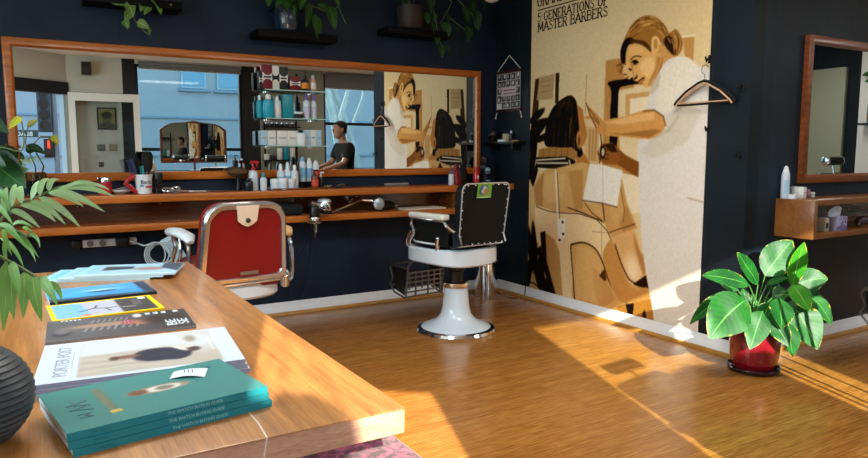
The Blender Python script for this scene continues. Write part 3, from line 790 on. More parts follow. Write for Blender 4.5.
p.poly(D([(240, 66), (300, 84), (330, 135), (350, 200), (330, 300), (236, 296), (228, 180)]), (226, 184, 124), a=.5, soft=10)
p.poly(D([(300, 150), (345, 190), (400, 290), (330, 330), (310, 250)]), (176, 126, 72), a=.45, soft=8)
p.ell(pu(520+280/4.165, 230+200/4.165), (.16, .24), (216, 174, 114), .2, a=.6, soft=.7)
p.poly(D([(330, 190), (352, 160), (362, 210), (350, 212)]), (92, 58, 30), soft=1)
p.poly(D([(345, 100), (385, 35), (415, 95), (450, 205), (490, 230), (552, 240), (548, 285), (480, 300), (430, 300), (395, 268), (365, 190)]), (200, 148, 86), soft=1)
p.poly(D([(400, 320), (470, 302), (555, 285), (556, 385), (520, 372), (420, 345)]), (176, 124, 60), soft=1)
p.poly(D([(440, 310), (475, 305), (470, 358), (450, 352)]), (40, 26, 14), soft=1); p.poly(D([(510, 345), (520, 330), (528, 372), (512, 370)]), (50, 32, 18), soft=1)
# right arm of the customer
p.poly(D([(383, 38), (472, 2), (500, 80), (528, 150), (522, 200), (492, 226), (455, 205), (425, 150), (408, 90)]), (218, 172, 116), soft=1)
p.ell(pu(520+470/4.165, 230+165/4.165), (.07, .11), (246, 222, 182), .4, a=.9, soft=.6)
p.line(sm2(D([(396, 60), (412, 110), (430, 158), (456, 206), (492, 228)])), .016, (92, 58, 32), .9)
p.poly(D([(470, 10), (498, 82), (526, 150), (516, 196), (500, 150), (480, 80)]), (168, 116, 64), a=.7, soft=4)
p.poly(D([(470, 225), (530, 185), (552, 180), (552, 242), (500, 238)]), (54, 34, 20), soft=1)
p.poly(D([(510, 100), (548, 90), (552, 180), (528, 170)]), (150, 102, 52), soft=2)
# hinge of the chair
p.line(Cc([(148, 88), (158, 285)]), .022, (232, 222, 202)); p.line(Cc([(156, 95), (166, 285)]), .008, (84, 60, 38))
p.poly(Cc([(166, 286), (190, 284), (190, 366), (176, 366), (172, 386), (160, 386), (154, 290)]), (238, 232, 218), soft=0)
for q in ((180, 350), (178, 300), (165, 375)): p.ell(pu(520+q[0]/4.165, 150+q[1]/4.165), (.015, .012), (60, 44, 30))
p.line(Cc([(170, 390), (172, 520)]), .014, (232, 214, 182))
# coat of the woman (right), sleeve and forearm
p.poly(A([(650, 238), (700, 240), (745, 280), (800, 340), (800, 900), (770, 1800), (612, 1700), (560, 1335), (512, 1050), (494, 740), (500, 580), (600, 540), (530, 470), (545, 372), (580, 300), (610, 255)]), (222, 215, 206), soft=1)
p.poly(A([(650, 238), (700, 240), (745, 280), (700, 420), (620, 480), (560, 440), (590, 300)]), (232, 222, 202), a=.7, soft=8)
p.poly(Bc([(600, 170), (640, 120), (700, 100), (760, 130), (690, 260), (560, 330), (500, 300), (560, 230)]), (206, 194, 174), a=.6, soft=10)
p.line(Bc([(560, 240), (620, 210), (660, 150)]), .03, (190, 176, 152), .6)
p.line(Cc([(700, 200), (765, 218)]), .012, (176, 150, 120), .8)
p.poly(A([(545, 372), (556, 330), (585, 300), (580, 360), (545, 400)]), (190, 170, 140), a=.5, soft=3)
p.poly(Bc([(340, 175), (440, 150), (520, 125), (560, 124), (596, 150), (606, 185), (592, 215), (540, 246), (430, 236), (354, 228)]), (212, 158, 94), soft=1)
p.poly(Bc([(350, 180), (450, 152), (560, 130), (560, 165), (430, 185)]), (238, 194, 132), a=.7, soft=4)
p.poly(Bc([(360, 222), (540, 240), (590, 210), (560, 205), (430, 222)]), (150, 100, 50), a=.7, soft=3)
p.line(Bc([(515, 130), (560, 126), (598, 152), (606, 190)]), .014, (120, 80, 46), .8)
p.poly(Bc([(276, 96), (296, 118), (345, 168), (364, 190), (356, 236), (328, 226), (310, 186), (286, 140)]), (204, 150, 90), soft=1)
p.poly(Bc([(266, 154), (298, 144), (310, 162), (272, 164)]), (204, 150, 90), soft=0)
p.line(Bc([(286, 118), (330, 176)]), .01, (120, 78, 44)); p.line(Bc([(304, 156), (330, 186)]), .01, (120, 78, 44)); p.line(Bc([(276, 97), (290, 140), (318, 200)]), .01, (96, 62, 36))
# lower hand, forearm and scissors
p.poly(Bc([(410, 285), (440, 312), (496, 342), (493, 406), (450, 382), (398, 346)]), (138, 88, 42), soft=1)
p.poly(Bc([(340, 265), (385, 261), (412, 285), (418, 332), (400, 352), (355, 353), (328, 332), (322, 300)]), (152, 98, 50), soft=1)
for k in range(3): p.line(Bc([(335, 285+20*k), (368, 290+20*k)]), .012, (84, 50, 26))
p.line(Bc([(336, 230), (340, 262), (332, 345)]), .014, (72, 56, 42)); p.line(Bc([(332, 232), (330, 300)]), .008, (230, 220, 204))
p.ell(pu(520+346/4.165, 80+300/4.165), (.03, .05), (40, 30, 22), 0, soft=.1); p.ell(pu(520+346/4.165, 80+300/4.165), (.016, .032), (206, 190, 164), 0, soft=.1)
p.poly(Bc([(345, 268), (390, 264), (408, 300), (380, 300), (360, 280)]), (60, 38, 22), soft=1)
p.c = p.blur(p.c, 1)
g_ = p.c/255; g_ = np.clip(.5+(g_-.52)*1.14, .02, 1); p.c = g_*255
p.grain(.04, 4)
POSTERM = vcol('poster_print', .75, spec=.08)
po = p.mesh('printed_sheet', POSTERM, (0, 0, 0), (0, -1, 0), (0, 0, 1), t)
# give the sheet a little thickness so that it stands off the wall
po.location.x = -.004
MB().span((-.003, -PW, 0), (-.0005, 0, PH)).build('backing', mat('poster_edge', (200, 190, 170), .7), t)
# slab-serif lettering drawn as strokes
GL = {
 'A': (.78, [[(0, 0), (.39, 1), (.78, 0)], [(.15, .36), (.63, .36)]], [(0, 0), (.78, 0)]),
 'B': (.66, [[(.08, 0), (.08, 1), (.42, 1), (.56, .88), (.56, .66), (.42, .54), (.08, .54)], [(.42, .54), (.62, .4), (.62, .14), (.46, 0), (.08, 0)]], [(.08, 0), (.08, 1)]),
 'D': (.72, [[(.08, 0), (.08, 1), (.4, 1), (.64, .8), (.7, .5), (.64, .2), (.4, 0), (.08, 0)]], [(.08, 0), (.08, 1)]),
 'E': (.62, [[(.58, .18), (.58, 0), (.08, 0), (.08, 1), (.56, 1), (.56, .82)], [(.08, .52), (.42, .52)]], [(.08, 0), (.08, 1)]),
 'F': (.6, [[(.08, 0), (.08, 1), (.56, 1), (.56, .82)], [(.08, .5), (.42, .5)]], [(.08, 0)]),
 'G': (.76, [[(.66, .8), (.54, .96), (.36, 1), (.16, .88), (.06, .5), (.16, .12), (.36, 0), (.58, .06), (.66, .16), (.66, .42), (.46, .42)]], [(.66, .42)]),
 'I': (.3, [[(.15, 0), (.15, 1)]], [(.15, 0), (.15, 1)]),
 'M': (.96, [[(.1, 0), (.14, 1), (.48, .2), (.82, 1), (.86, 0)]], [(.1, 0), (.14, 1), (.82, 1), (.86, 0)]),
 'N': (.8, [[(.12, 0), (.12, 1), (.68, 0), (.68, 1)]], [(.12, 0), (.12, 1), (.68, 1)]),
 'O': (.76, [[(.38, 0), (.16, .12), (.06, .5), (.16, .88), (.38, 1), (.6, .88), (.7, .5), (.6, .12), (.38, 0)]], []),
 'R': (.72, [[(.1, 0), (.1, 1), (.42, 1), (.58, .88), (.58, .64), (.42, .5), (.1, .5)], [(.36, .5), (.64, 0)]], [(.1, 0), (.1, 1), (.64, 0)]),
 'S': (.6, [[(.52, .8), (.44, .96), (.28, 1), (.1, .92), (.08, .7), (.2, .56), (.42, .46), (.54, .3), (.5, .08), (.3, 0), (.12, .04), (.06, .2)]], []),
 'T': (.66, [[(.33, 0), (.33, 1)], [(.03, .82), (.03, 1), (.63, 1), (.63, .82)]], [(.33, 0)]),
 '5': (.58, [[(.5, 1), (.12, 1), (.1, .56), (.3, .62), (.48, .52), (.52, .3), (.44, .06), (.26, 0), (.08, .06)]], []),
 ' ': (.34, [], [])}
def strokes(b, s, u, v, hgt, width, sw):
    n = sum(GL[c][0]+.1 for c in s); k = width/n
    for ch in s:
        w, lines, serif = GL[ch]
        def bar(p0, p1, th):
            a, c_ = Vector((p0[0], p0[1])), Vector((p1[0], p1[1])); d = c_-a
            if d.length < 1e-6: return
            d.normalize(); q = Vector((-d.y, d.x))*th/2; a = a-d*th*.3; c_ = c_+d*th*.3
            b.quad(*[(-.006, -z_.x, z_.y) for z_ in (a-q, c_-q, c_+q, a+q)])
        for ln in lines:
            for (x1, y1), (x2, y2) in zip(ln, ln[1:]):
                bar((u+x1*k, v+y1*hgt), (u+x2*k, v+y2*hgt), sw if abs(y2-y1) > .3 else sw*.62)
        for x, y_ in serif: bar((u+(x-.1)*k, v+y_*hgt), (u+(x+.1)*k, v+y_*hgt), sw*.6)
        u += (w+.1)*k
INK = mat('poster_ink', (20, 17, 14), .8, spec=.1)
b = MB()
a0, a1 = pu(538, 32), pu(608.5, 16.8); strokes(b, 'MASTER BARBERS', a0[0], a0[1], .074, a1[0]-a0[0], .0145)
a0, a1 = pu(538, 21.9), pu(608.5, 6); strokes(b, '5 GENERATIONS OF', a0[0], a0[1], .07, a1[0]-a0[0], .0135)
a0 = pu(537.5, 7.0); strokes(b, 'GRAND', a0[0], a0[1], .1, .36, .017)
u0, v0 = pu(538, 11.2); b.quad((-.006, -u0, v0), (-.006, -u0-.74, v0), (-.006, -u0-.74, v0+.01), (-.006, -u0, v0+.01))
b.build('lettering', INK, t)

# hooks along the poster and wall, and the clothes hanger
def hook(y_, z, lab, r=.03):
    t = thing('coat_hook', lab, 'hook', (XW+.001, y_, z), group='small black wall hooks')
    MB().span((-.008, -.015, -.028), (0, .015, .028), bev=.003).build('plate', BLACKM, t)
    MB().tube([(-.006, 0, .01), (-.03, 0, .0), (-.042, 0, -.018), (-.05, 0, .004), (-.05, 0, .014)], .006, 8).build('prong', BLACKM, t)
hook(3.02, 1.965, 'black wall hook at poster edge holding the hanger')
hook(3.0, 1.51, 'black wall hook at poster edge below the hanger')
hook(2.77, 1.76, 'black wall hook right of the clothes hanger')
hook(2.76, 1.335, 'lowest black wall hook, near the wall corner')
t = thing('clothes_hanger', 'black and natural wooden clothes hanger hanging from hook over poster edge', 'hanger', (XW-.05, 3.02, 1.67))
zz = .15
arm = [(0, .0, zz), (0, .045, zz-.012), (0, .14, zz-.06), (0, .215, zz-.118), (0, .238, zz-.142)]
arm = [Vector(q) for q in arm]
rgt = [Vector((q.x, -q.y, q.z)) for q in arm]
b = MB(); b.tube(arm[::-1]+rgt[1:], [.01, .013, .015, .016, .017, .016, .015, .013, .01], 10, flat=.7)
b.tube([(0, .238, .008), (0, .2, 0), (0, -.2, 0), (0, -.238, .008)], .007, 8)
b.build('velvet_body', mat('black_velvet', (14, 13, 13), .9), t)
b = MB()
inn = [Vector((-.012, q.y*.93, q.z-.014)) for q in arm]; inr = [Vector((-.012, -q.y*.93, q.z-.014)) for q in arm]
b.tube(inn[::-1]+inr[1:], .006, 8); b.tube([(-.008, .19, .012), (-.008, -.19, .012)], .0045, 8)
b.build('wooden_inlay', wood('hanger_wood', (196, 150, 110), (224, 184, 146), (12, 1, 12), 3), t)
pts = [(0, 0, zz)]+[(0, .026*math.sin(a)+.0, zz+.075-.03*math.cos(a)) for a in [0.0+k*.42 for k in range(11)]]
MB().tube(pts, .0028, 6).build('hook_wire', CHROME, t)

# hanging photo frame on cord
t = thing('picture_scroll', 'small hanging print of black and white photos with red battens, on a cord', 'picture', (XW, 5.215, 1.75))
p = Paint(.36, .34, 60, 60, (196, 190, 190))
rn = random.Random(4)
for i in range(5):
    for j in range(5):
        u, v = .012+i*.07, .012+j*.066
        g = rn.choice((20, 40, 70, 120, 30)); w = .062; h = .058
        p.poly([(u, v), (u+w, v), (u+w, v+h), (u, v+h)], (g, g, g+4))
        p.ell((u+rn.uniform(.02, .04), v+rn.uniform(.02, .04)), (.013, .018), (rn.choice((200, 160, 230)),)*3)
p.poly([(.08, .13), (.3, .13), (.3, .2), (.08, .2)], (214, 196, 206)); p.line([(.1, .18), (.28, .18)], .012, (120, 40, 60)); p.line([(.1, .15), (.28, .15)], .008, (60, 30, 60))
p.poly([(.0, .0), (.08, .0), (.08, .06), (0, .06)], (220, 214, 216))
p.mesh('photo_sheet', vcol('photo_print', .5), (-.016, .18, .0), (0, -1, 0), (0, 0, 1), t)
MB().span((-.015, -.18, 0), (-.012, .18, .34)).build('backing', mat('card', (190, 186, 180), .8), t)
for z in (-.02, .335): MB().span((-.024, -.19, z), (-.004, .19, z+.028), bev=.003).build('batten', mat('dark_red_wood', (58, 16, 20), .4), t)
CORD = mat('white_cord', (205, 205, 200), .8)
MB().tube([(-.012, .18, .36), (-.006, .0, .5), (-.012, -.18, .36)], .004, 6).build('cord', CORD, t)
b = MB()
for s in (-1, 1): b.tube([(-.012, s*.18, -.02), (-.012, s*.2, -.07)], .004, 6); b.ball((-.012, s*.2, -.075), .009, 8)
b.build('tassel', CORD, t)

# little black corner shelf
t = thing('corner_shelf', 'small black corner shelf below the hanging picture', 'shelf', (XW, 5.2, 1.425))
MB().span((-.14, -.24, 0), (0, .238, .022), bev=.003).build('board', BLACKP, t)
for s in (-.16, .16): MB().span((-.1, s-.008, -.06), (0, s+.008, 0)).build('bracket', BLACKM, t)
# ================================================================ bottles, tins and tools
CZ = 1.055      # counter top
BOTW = mat('bottle_white', (206, 218, 230), .35)
BOTB = mat('label_blue', (120, 170, 205), .5)
TEALB = mat('teal_bottle', (20, 140, 156), .3)
TURQ = mat('turquoise_bottle', (30, 160, 190), .3)
RED = mat('red_gloss', (176, 24, 34), .3, coat=.4)
REDD = mat('deep_red', (110, 18, 30), .45)
ORANGE = mat('amber_label', (220, 130, 20), .45)
PURPLE = mat('lilac_cap', (120, 96, 170), .4)
AMBER = mat('brown_bottle', (120, 50, 22), .25)
NAVYB = mat('navy_bottle', (14, 20, 32), .3)
LABELW = mat('label_white', (220, 220, 216), .6)
INKD = mat('print_dark', (30, 30, 34), .6)
def bottle(name, label, cat, pos, r, h, body, cap, kind='pump', lab=None, group=None, sy=1.0, rz=0):
    t = thing(name, label, cat, pos, rz, group)
    bh = h*{'pump': .72, 'cap': .8, 'spray': .68, 'aerosol': .86, 'slim': .74, 'dropper': .62}[kind]
    MB().lathe([(r*.92, 0), (r, r*.12), (r, bh*.82), (r*.86, bh*.93), (r*.42, bh)], seg=20, sy=sy).build('body', body, t)
    c = MB()
    if kind == 'pump':
        c.lathe([(r*.44, bh-.002), (r*.44, bh+h*.06), (r*.16, bh+h*.07), (r*.16, h-.008)], seg=14)
        c.box((r*.3, 0, h-.005), (r*1.3, r*.45, .012), bev=.002)
    elif kind == 'cap':
        c.lathe([(r*.5, bh-.002), (r*.5, h*.97), (r*.4, h)], seg=16)
    elif kind == 'aerosol':
        c.lathe([(r*.8, bh*.93), (r*.62, bh+h*.03), (r*.5, h*.95), (r*.26, h)], seg=16)
    elif kind == 'slim':
        c.lathe([(r*.52, bh-.002), (r*.44, h*.93), (r*.2, h)], seg=14)
    elif kind == 'dropper':
        c.lathe([(r*.5, bh-.002), (r*.5, bh+h*.12), (r*.3, bh+h*.16), (r*.34, h*.95), (r*.1, h)], seg=14)
    else:
        c.lathe([(r*.44, bh-.002), (r*.44, bh+h*.08), (r*.28, bh+h*.1), (r*.26, h*.9)], seg=14)
        c.prism([(-r*.7, h*.9), (r*1.15, h*.9), (r*1.25, h*.96), (r*.9, h), (-r*.4, h)], (0, -r*.22, 0), (1, 0, 0), (0, 0, 1), (0, r*.44, 0))
        c.prism([(r*.6, h*.9), (r*.9, h*.9), (r*1.05, h*.76), (r*.9, h*.75)], (0, -r*.12, 0), (1, 0, 0), (0, 0, 1), (0, r*.24, 0))
    c.build({'pump': 'pump', 'spray': 'trigger'}.get(kind, 'cap'), cap, t)
    if lab is not None:
        b = MB(); k = 14; z0, z1 = bh*.18, bh*.66
        ring = lambda z: [b.bm.verts.new(((r+.0012)*math.cos(a), (r+.0012)*sy*math.sin(a), z)) for a in [PI*1.08+PI*.84*i/k for i in range(k+1)]]
        A_, B_ = ring(z0), ring(z1)
        for i in range(k): b._face((A_[i], A_[i+1], B_[i+1], B_[i]))
        b.build('paper_label', lab, t)
    return t
def tub(name, label, cat, pos, r, h, body, lid, group=None, lab=None):
    t = thing(name, label, cat, pos, 0, group)
    MB().lathe([(r*.94, 0), (r, .004), (r, h*.68)], seg=22).build('body', body, t)
    MB().lathe([(r*1.04, h*.68), (r*1.04, h*.97), (r*.98, h)], seg=22).build('lid', lid, t)
    return t
def carton(name, label, cat, pos, s, m, band=None, group=None, rz=0):
    t = thing(name, label, cat, pos, rz, group)
    b = MB(); b.box((0, 0, s[2]/2), s, bev=.0015); b.build('carton_body', m, t)
    if band is not None:
        MB().box((0, -s[1]/2-.0006, s[2]*.5), (s[0]*.7, .001, s[2]*.1)).build('printed_band', band, t)
    return t
def X(px, py=188, y=5.27): return on(px, py, 1, y).x
y = 5.27
# -- left end
t = thing('glass_vase', 'clear glass vase of cuttings at the left end of counter', 'vase', (X(37), 5.3, CZ))
MB().lathe([(.045, 0), (.06, .01), (.062, .15), (.058, .16), (.055, .15), (.053, .02), (.001, .014)], seg=24).build('glass_body', mat('vase_glass', (225, 235, 235), .05, trans=1.0, ior=1.2), t)
b = MB(); f = MB()
for pts in ([(0, 0, .02), (.0, 0, .2), (-.05, -.02, .36), (-.02, -.02, .5)], [(.01, 0, .02), (.05, 0, .2), (-.01, 0, .34), (.04, -.02, .40), (.10, -.02, .4)], [(-.02, 0, .02), (-.1, 0, .25), (-.16, 0, .35)]):
    b.tube(pts, .004, 6)
b.build('stem', STEM, t)
f.leaf((-.03, -.02, .47), (.0, -.04, .5), (.03, -.03, .51), .03, (0, -1, .3), shape=(.6, .75))
f.leaf((.1, -.02, .4), (.13, -.04, .39), (.14, -.05, .34), .045, (0, -1, .4), shape=(.6, .75))
f.build('foliage', leafmat('yellowing_leaf', (150, 160, 50), (216, 200, 70), (230, 220, 120), veins=5), t)
f = MB()
f.leaf((-.05, 0, .3), (.0, -.05, .35), (.06, -.06, .28), .07, (0, -1, .4), shape=(.6, .75)); f.leaf((-.1, 0, .25), (-.16, -.05, .32), (-.25, -.06, .3), .11, (0, -1, .5), shape=(.6, .75))
f.build('dark_leaf', HEARTD, t)
t = thing('tin', 'red tin with chrome lid on counter left of white mug', 'tin', (X(105), y, CZ))
MB().lathe([(.045, 0), (.045, .09)], seg=22).build('body', RED, t); MB().lathe([(.047, .09), (.047, .118), (.044, .122)], seg=22).build('lid', CHROME, t)
t = thing('dish', 'shallow white dish of small tools on counter beside red tin', 'dish', (X(122.5, 192), 5.31, CZ))
MB().lathe([(.035, 0), (.07, .02), (.074, .03), (.068, .028), (.03, .008), (.001, .007)], seg=26).build('bowl', WHITEP, t)
b = MB(); b.tube([(-.05, -.02, .03), (.05, .01, .05)], .006, 8); b.tube([(-.03, .03, .03), (.04, -.03, .045)], .005, 8)
b.build('small_tools', STEEL, t)
mx = X(143)
t = thing('mug', 'white printed mug holding combs and brush on counter', 'mug', (mx, 5.22, CZ))
MB().lathe([(.044, 0), (.05, .004), (.058, .138), (.054, .138), (.046, .012), (.001, .01)], seg=28).build('cup', WHITEP, t)
MB().tube([(.02, .05, .11), (.03, .08, .105), (.032, .085, .06), (.028, .07, .03), (.02, .047, .03)], .008, 8).build('handle', WHITEP, t)
txt('printed_lettering', 'Barb', .038, INKD, frame_axes((.006, -.0575, .085), (1, 0, 0), (0, .08, 1)), t, depth=.001)
b = MB(); b.box((-.02, -.054, .06), (.028, .004, .016)); b.build('printed_mark', BOTB, t)
b = MB(); b.box((.022, -.0535, .052), (.04, .004, .014)); b.build('red_mark', RED, t)
def stick(name, label, cat, a, b_, w, m, teeth=False):
    t = thing(name, label, cat, a); a, b_ = Vector(a), Vector(b_); d = b_-a
    if teeth:
        u = d.normalized(); v = Vector((u.z, 0, -u.x)); L_ = d.length
        bb = MB(); bb.prism([(0, -w*.15), (L_, -w*.15), (L_, w*.3), (0, w*.3)], (0, 0, 0), u, v, (0, .005, 0)); bb.build('spine', m, t)
        bb = MB()
        for k in range(18): s = L_*.45+k*L_*.03; bb.prism([(s, -w*.9), (s+L_*.014, -w*.9), (s+L_*.014, 0), (s, 0)], (0, .001, 0), u, v, (0, .003, 0))
        bb.build('teeth', m, t)
    else:
        MB().tube([(0, 0, 0), d*.55], w*.35, 8).build('handle', m, t)
        MB().tube([d*.5, d*.6, d*.9, d], [w*.4, w*.75, w*.8, w*.5], 10).build('bristles', mat('bristle', (22, 20, 19), .9), t)
    return t
stick('comb', 'dark blue comb standing in the white mug', 'comb', (mx-.02, 5.22, CZ+.015), (mx-.075, 5.23, CZ+.25), .04, mat('comb_blue', (24, 44, 84), .4), True)
stick('comb', 'teal tail comb standing in the white mug', 'comb', (mx+.005, 5.2, CZ+.015), (mx-.005, 5.21, CZ+.2), .02, mat('comb_teal', (40, 150, 150), .4), True)
stick('brush', 'black round brush standing in white mug', 'brush', (mx+.02, 5.23, CZ+.015), (mx+.035, 5.24, CZ+.3), .05, BLACKP)
stick('brush', 'smaller black styling brush behind the round one in white mug', 'brush', (mx-.008, 5.245, CZ+.015), (mx-.03, 5.29, CZ+.25), .035, BLACKP)
t = thing('clipper_guard', 'red bent handle leaning against left side of white mug', 'tool', (mx-.1, 5.2, CZ))
MB().tube([(.05, 0, .01), (.01, 0, .05), (-.02, 0, .075), (0, 0, .11), (.045, .0, .135)], [.014, .016, .018, .016, .012], 10).build('handle', RED, t)
tub('jar', 'black jar standing just right of the white mug', 'jar', (X(157.5), 5.25, CZ), .036, .15, mat('dark_glass', (18, 20, 24), .1, coat=.5), BLACKP)
def scissors(label, px, rz):
    t = thing('scissors', label, 'scissors', (X(px, 192), 5.2+(.07 if rz < 0 else 0), CZ+.006), rz, 'scissors on the counter')
    for s in (-1, 1):
        b = MB(); b.tube([(.03*math.cos(a)-.05, s*.03+.024*math.sin(a), .02+.012*math.sin(a)) for a in [k*2*PI/14 for k in range(14)]], .006, 6, closed=True)
        b.build('finger_ring', CHROME, t)
        MB().tube([(-.02, s*.022, .01), (.03, 0, .004), (.11, -s*.012, .002)], [.005, .006, .002], 6).build('blade', CHROME, t)
scissors('chrome scissors with round rings on counter right of black jar', 173, .3)
scissors('second chrome scissors on counter, nearer the red barber chair', 183, -.3)
t = thing('straight_razor', 'silver razor and clips lying on the counter above red chair', 'razor', (X(196, 193), 5.2, CZ))
MB().box((0, 0, .008), (.13, .018, .012), bev=.003).build('handle', STEEL, t); MB().box((.1, 0, .012), (.09, .022, .004)).build('blade', CHROME, t)
t = thing('neck_duster', 'round brown neck brush upright on the counter above the red chair', 'brush', (X(241, 188), 5.34, CZ))
MB().lathe([(.028, 0), (.03, .01), (.016, .05), (.018, .1)], seg=16).build('handle', BLACKP, t)
MB().lathe([(.018, .1), (.06, .115), (.085, .135), (.07, .165), (.03, .178), (.001, .18)], seg=24).build('bristles', mat('brown_bristle', (96, 66, 44), .95, bump=.6, bscale=120), t)
bottle('perfume_bottle', 'small black bottle on counter left of white trigger spray', 'bottle', (X(246), 5.2, CZ), .035, .1, NAVYB, BLACKP, 'cap')
bottle('spray_bottle', 'white trigger spray bottle with red top on the counter', 'bottle', (X(253), 5.25, CZ), .036, .23, BOTW, RED, 'spray', group=None)
bottle('squeeze_bottle', 'small white bottle with teal cap right of trigger spray', 'bottle', (X(261), 5.2, CZ), .026, .14, BOTW, TEALB, 'slim')
# -- tray of products
tx0, tx1 = X(268, 190, 5.25), X(327, 190, 5.25); tc = (tx0+tx1)/2
t = thing('serving_tray', 'round-edged silver tray of hair products on the counter', 'tray', (tc, 5.26, CZ))
w = (tx1-tx0)/2
def rrect(w, d, r, z, n=5):
    P = []
    for cx, cy, a0 in ((w-r, d-r, 0), (-w+r, d-r, PI/2), (-w+r, -d+r, PI), (w-r, -d+r, 1.5*PI)):
        for k in range(n+1): a = a0+PI/2*k/n; P.append((cx+r*math.cos(a), cy+r*math.sin(a), z))
    return P
MB().rings([rrect(w-.02, .1, .04, 0), rrect(w, .12, .05, .016), rrect(w-.006, .114, .05, .016), rrect(w-.024, .096, .04, .004)]).build('tray_body', CHROME, t)
b = MB()
for s in (-1, 1): b.tube([(s*(w-.01), -.04, .014), (s*(w+.03), -.03, .022), (s*(w+.03), .03, .022), (s*(w-.01), .04, .014)], .005, 8)
b.build('handle', CHROME, t)
TZ = CZ+.0045
g = 'white hair product bottles on the tray'
for i, (px, yy, h, lab) in enumerate(((275, 5.2, .085, 'white jar at left front of tray'), (283, 5.18, .09, 'white jar in front middle of the tray'), (291, 5.2, .085, 'white jar at right front of the tray'))):
    tub('product_jar', lab, 'jar', (X(px, 188, yy), yy, TZ), .034, h, BOTW, WHITEP, 'white jars on the tray')
bottle('product_bottle', 'white pump bottle at back left of tray', 'bottle', (X(281, 188, 5.29), 5.29, TZ), .03, .2, BOTW, WHITEP, 'slim', BOTB, g)
bottle('product_bottle', 'white bottle with blue label behind the tray jars', 'bottle', (X(288, 188, 5.3), 5.3, TZ), .032, .21, BOTW, WHITEP, 'slim', BOTB, g)
bottle('product_bottle', 'white bottle beside black riser on tray', 'bottle', (X(295, 188, 5.26), 5.26, TZ), .028, .19, BOTW, WHITEP, 'cap', LABELW, g)
t = thing('riser_stand', 'low black riser at back of the tray under the tall bottles', 'stand', (X(310, 188, 5.3), 5.305, TZ))
MB().box((0, 0, .05), (.17, .08, .01), bev=.002).build('top', BLACKP, t)
b = MB()
for sx in (-1, 1):
    for sy in (-1, 1): b.box((sx*.075, sy*.03, .0225), (.012, .012, .045))
b.build('leg', BLACKP, t)
RZ = TZ+.055
bottle('product_bottle', 'tall white aerosol bottle with blue top on black riser, left of three', 'bottle', (X(303, 180, 5.3), 5.305, RZ), .027, .2, BOTW, BOTB, 'aerosol', BOTB, g)
bottle('product_bottle', 'tall white bottle on black riser, middle of three', 'bottle', (X(310, 180, 5.3), 5.312, RZ), .027, .19, BOTW, WHITEP, 'aerosol', BOTB, g)
bottle('product_bottle', 'tall white bottle with orange-red label on black riser', 'bottle', (X(316, 180, 5.3), 5.3, RZ), .027, .17, BOTW, WHITEP, 'aerosol', mat('orange_red', (200, 70, 40), .5), g)
bottle('pump_bottle', 'amber pump bottle at right front of tray', 'bottle', (X(315, 188, 5.2), 5.2, TZ), .03, .15, AMBER, BLACKP, 'pump', mat('orange_red', (200, 70, 40), .5))
bottle('pump_bottle', 'small black pump bottle with white top at tray right end', 'bottle', (X(321, 188, 5.24), 5.24, TZ), .028, .13, NAVYB, WHITEP, 'pump')
t = thing('hair_clip', 'black and chrome clip lying on the counter right of tray', 'clip', (X(336, 190), 5.2, CZ))
MB().box((0, 0, .012), (.06, .02, .016), bev=.004).build('body', BLACKP, t); MB().tube([(-.02, 0, .02), (.02, 0, .035), (.05, 0, .03)], .005, 6).build('lever', CHROME, t)
t = thing('comb', 'thin silver comb on counter near middle of the long mirror', 'comb', (X(398, 185), 5.3, CZ))
b = MB(); b.box((0, 0, .02), (.24, .006, .012)); b.build('spine', STEEL, t)
b = MB()
for k in range(24): b.box((-.11+k*.0095, 0, .008), (.004, .004, .016))
b.build('teeth', STEEL, t)
# -- right end
bottle('squeeze_bottle', 'small white bottle with blue cap at right end of counter', 'bottle', (X(447, 182), 5.2, CZ), .025, .14, BOTW, mat('cap_blue', (40, 80, 140), .4), 'slim')
t = thing('spray_bottle', 'red cone-shaped bottle on counter behind black barber chair', 'bottle', (X(456, 182), 5.28, CZ))
MB().lathe([(.05, 0), (.056, .01), (.052, .04), (.03, .12), (.022, .135)], seg=24).build('body', mat('red_satin', (140, 18, 40), .35), t)
MB().lathe([(.022, .135), (.024, .155), (.012, .175), (.012, .19)], seg=16).build('cap', REDD, t)
t = thing('hand_bag', 'black leather tool bag on counter between red bottle and red can', 'bag', (X(466.5, 182), 5.36, CZ))
MB().rings([rrect(.055, .045, .03, 0), rrect(.06, .05, .035, .05), rrect(.055, .04, .03, .11), rrect(.05, .02, .015, .15)]).build('bag_body', mat('black_leather', (17, 16, 17), .5, bump=.3, bscale=60), t)
MB().tube([(-.05, 0, .13), (-.035, 0, .19), (.035, 0, .19), (.05, 0, .13)], .006, 8).build('handle', BLACKP, t)
t = thing('can', 'small red can with white mark behind the black chair backrest', 'can', (X(475, 180), 5.25, CZ))
MB().lathe([(.03, 0), (.031, .004), (.031, .11), (.026, .12)], seg=20).build('body', RED, t); MB().lathe([(.026, .12), (.026, .15), (.02, .155)], seg=16).build('cap', RED, t)
MB().box((0, -.0315, .065), (.018, .001, .03)).build('printed_mark', LABELW, t)
t = thing('aftershave_bottle', 'tall dark bottle with pale blue crest at counter right end', 'bottle', (X(485, 175, 5.3), 5.3, CZ))
MB().lathe([(.044, 0), (.047, .006), (.047, .17), (.03, .19)], seg=24).build('body', NAVYB, t); MB().lathe([(.03, .19), (.034, .2), (.034, .245), (.03, .25)], seg=18).build('cap', BLACKP, t)
b = MB()
b.ball((0, -.048, .135), (.017, .003, .02), 10); b.box((0, -.0475, .1), (.05, .002, .006)); b.box((-.02, -.046, .13), (.012, .003, .03)); b.box((.02, -.046, .13), (.012, .003, .03)); b.box((0, -.0475, .03), (.045, .002, .012))
b.build('printed_crest', mat('pale_print', (150, 175, 196), .5), t)
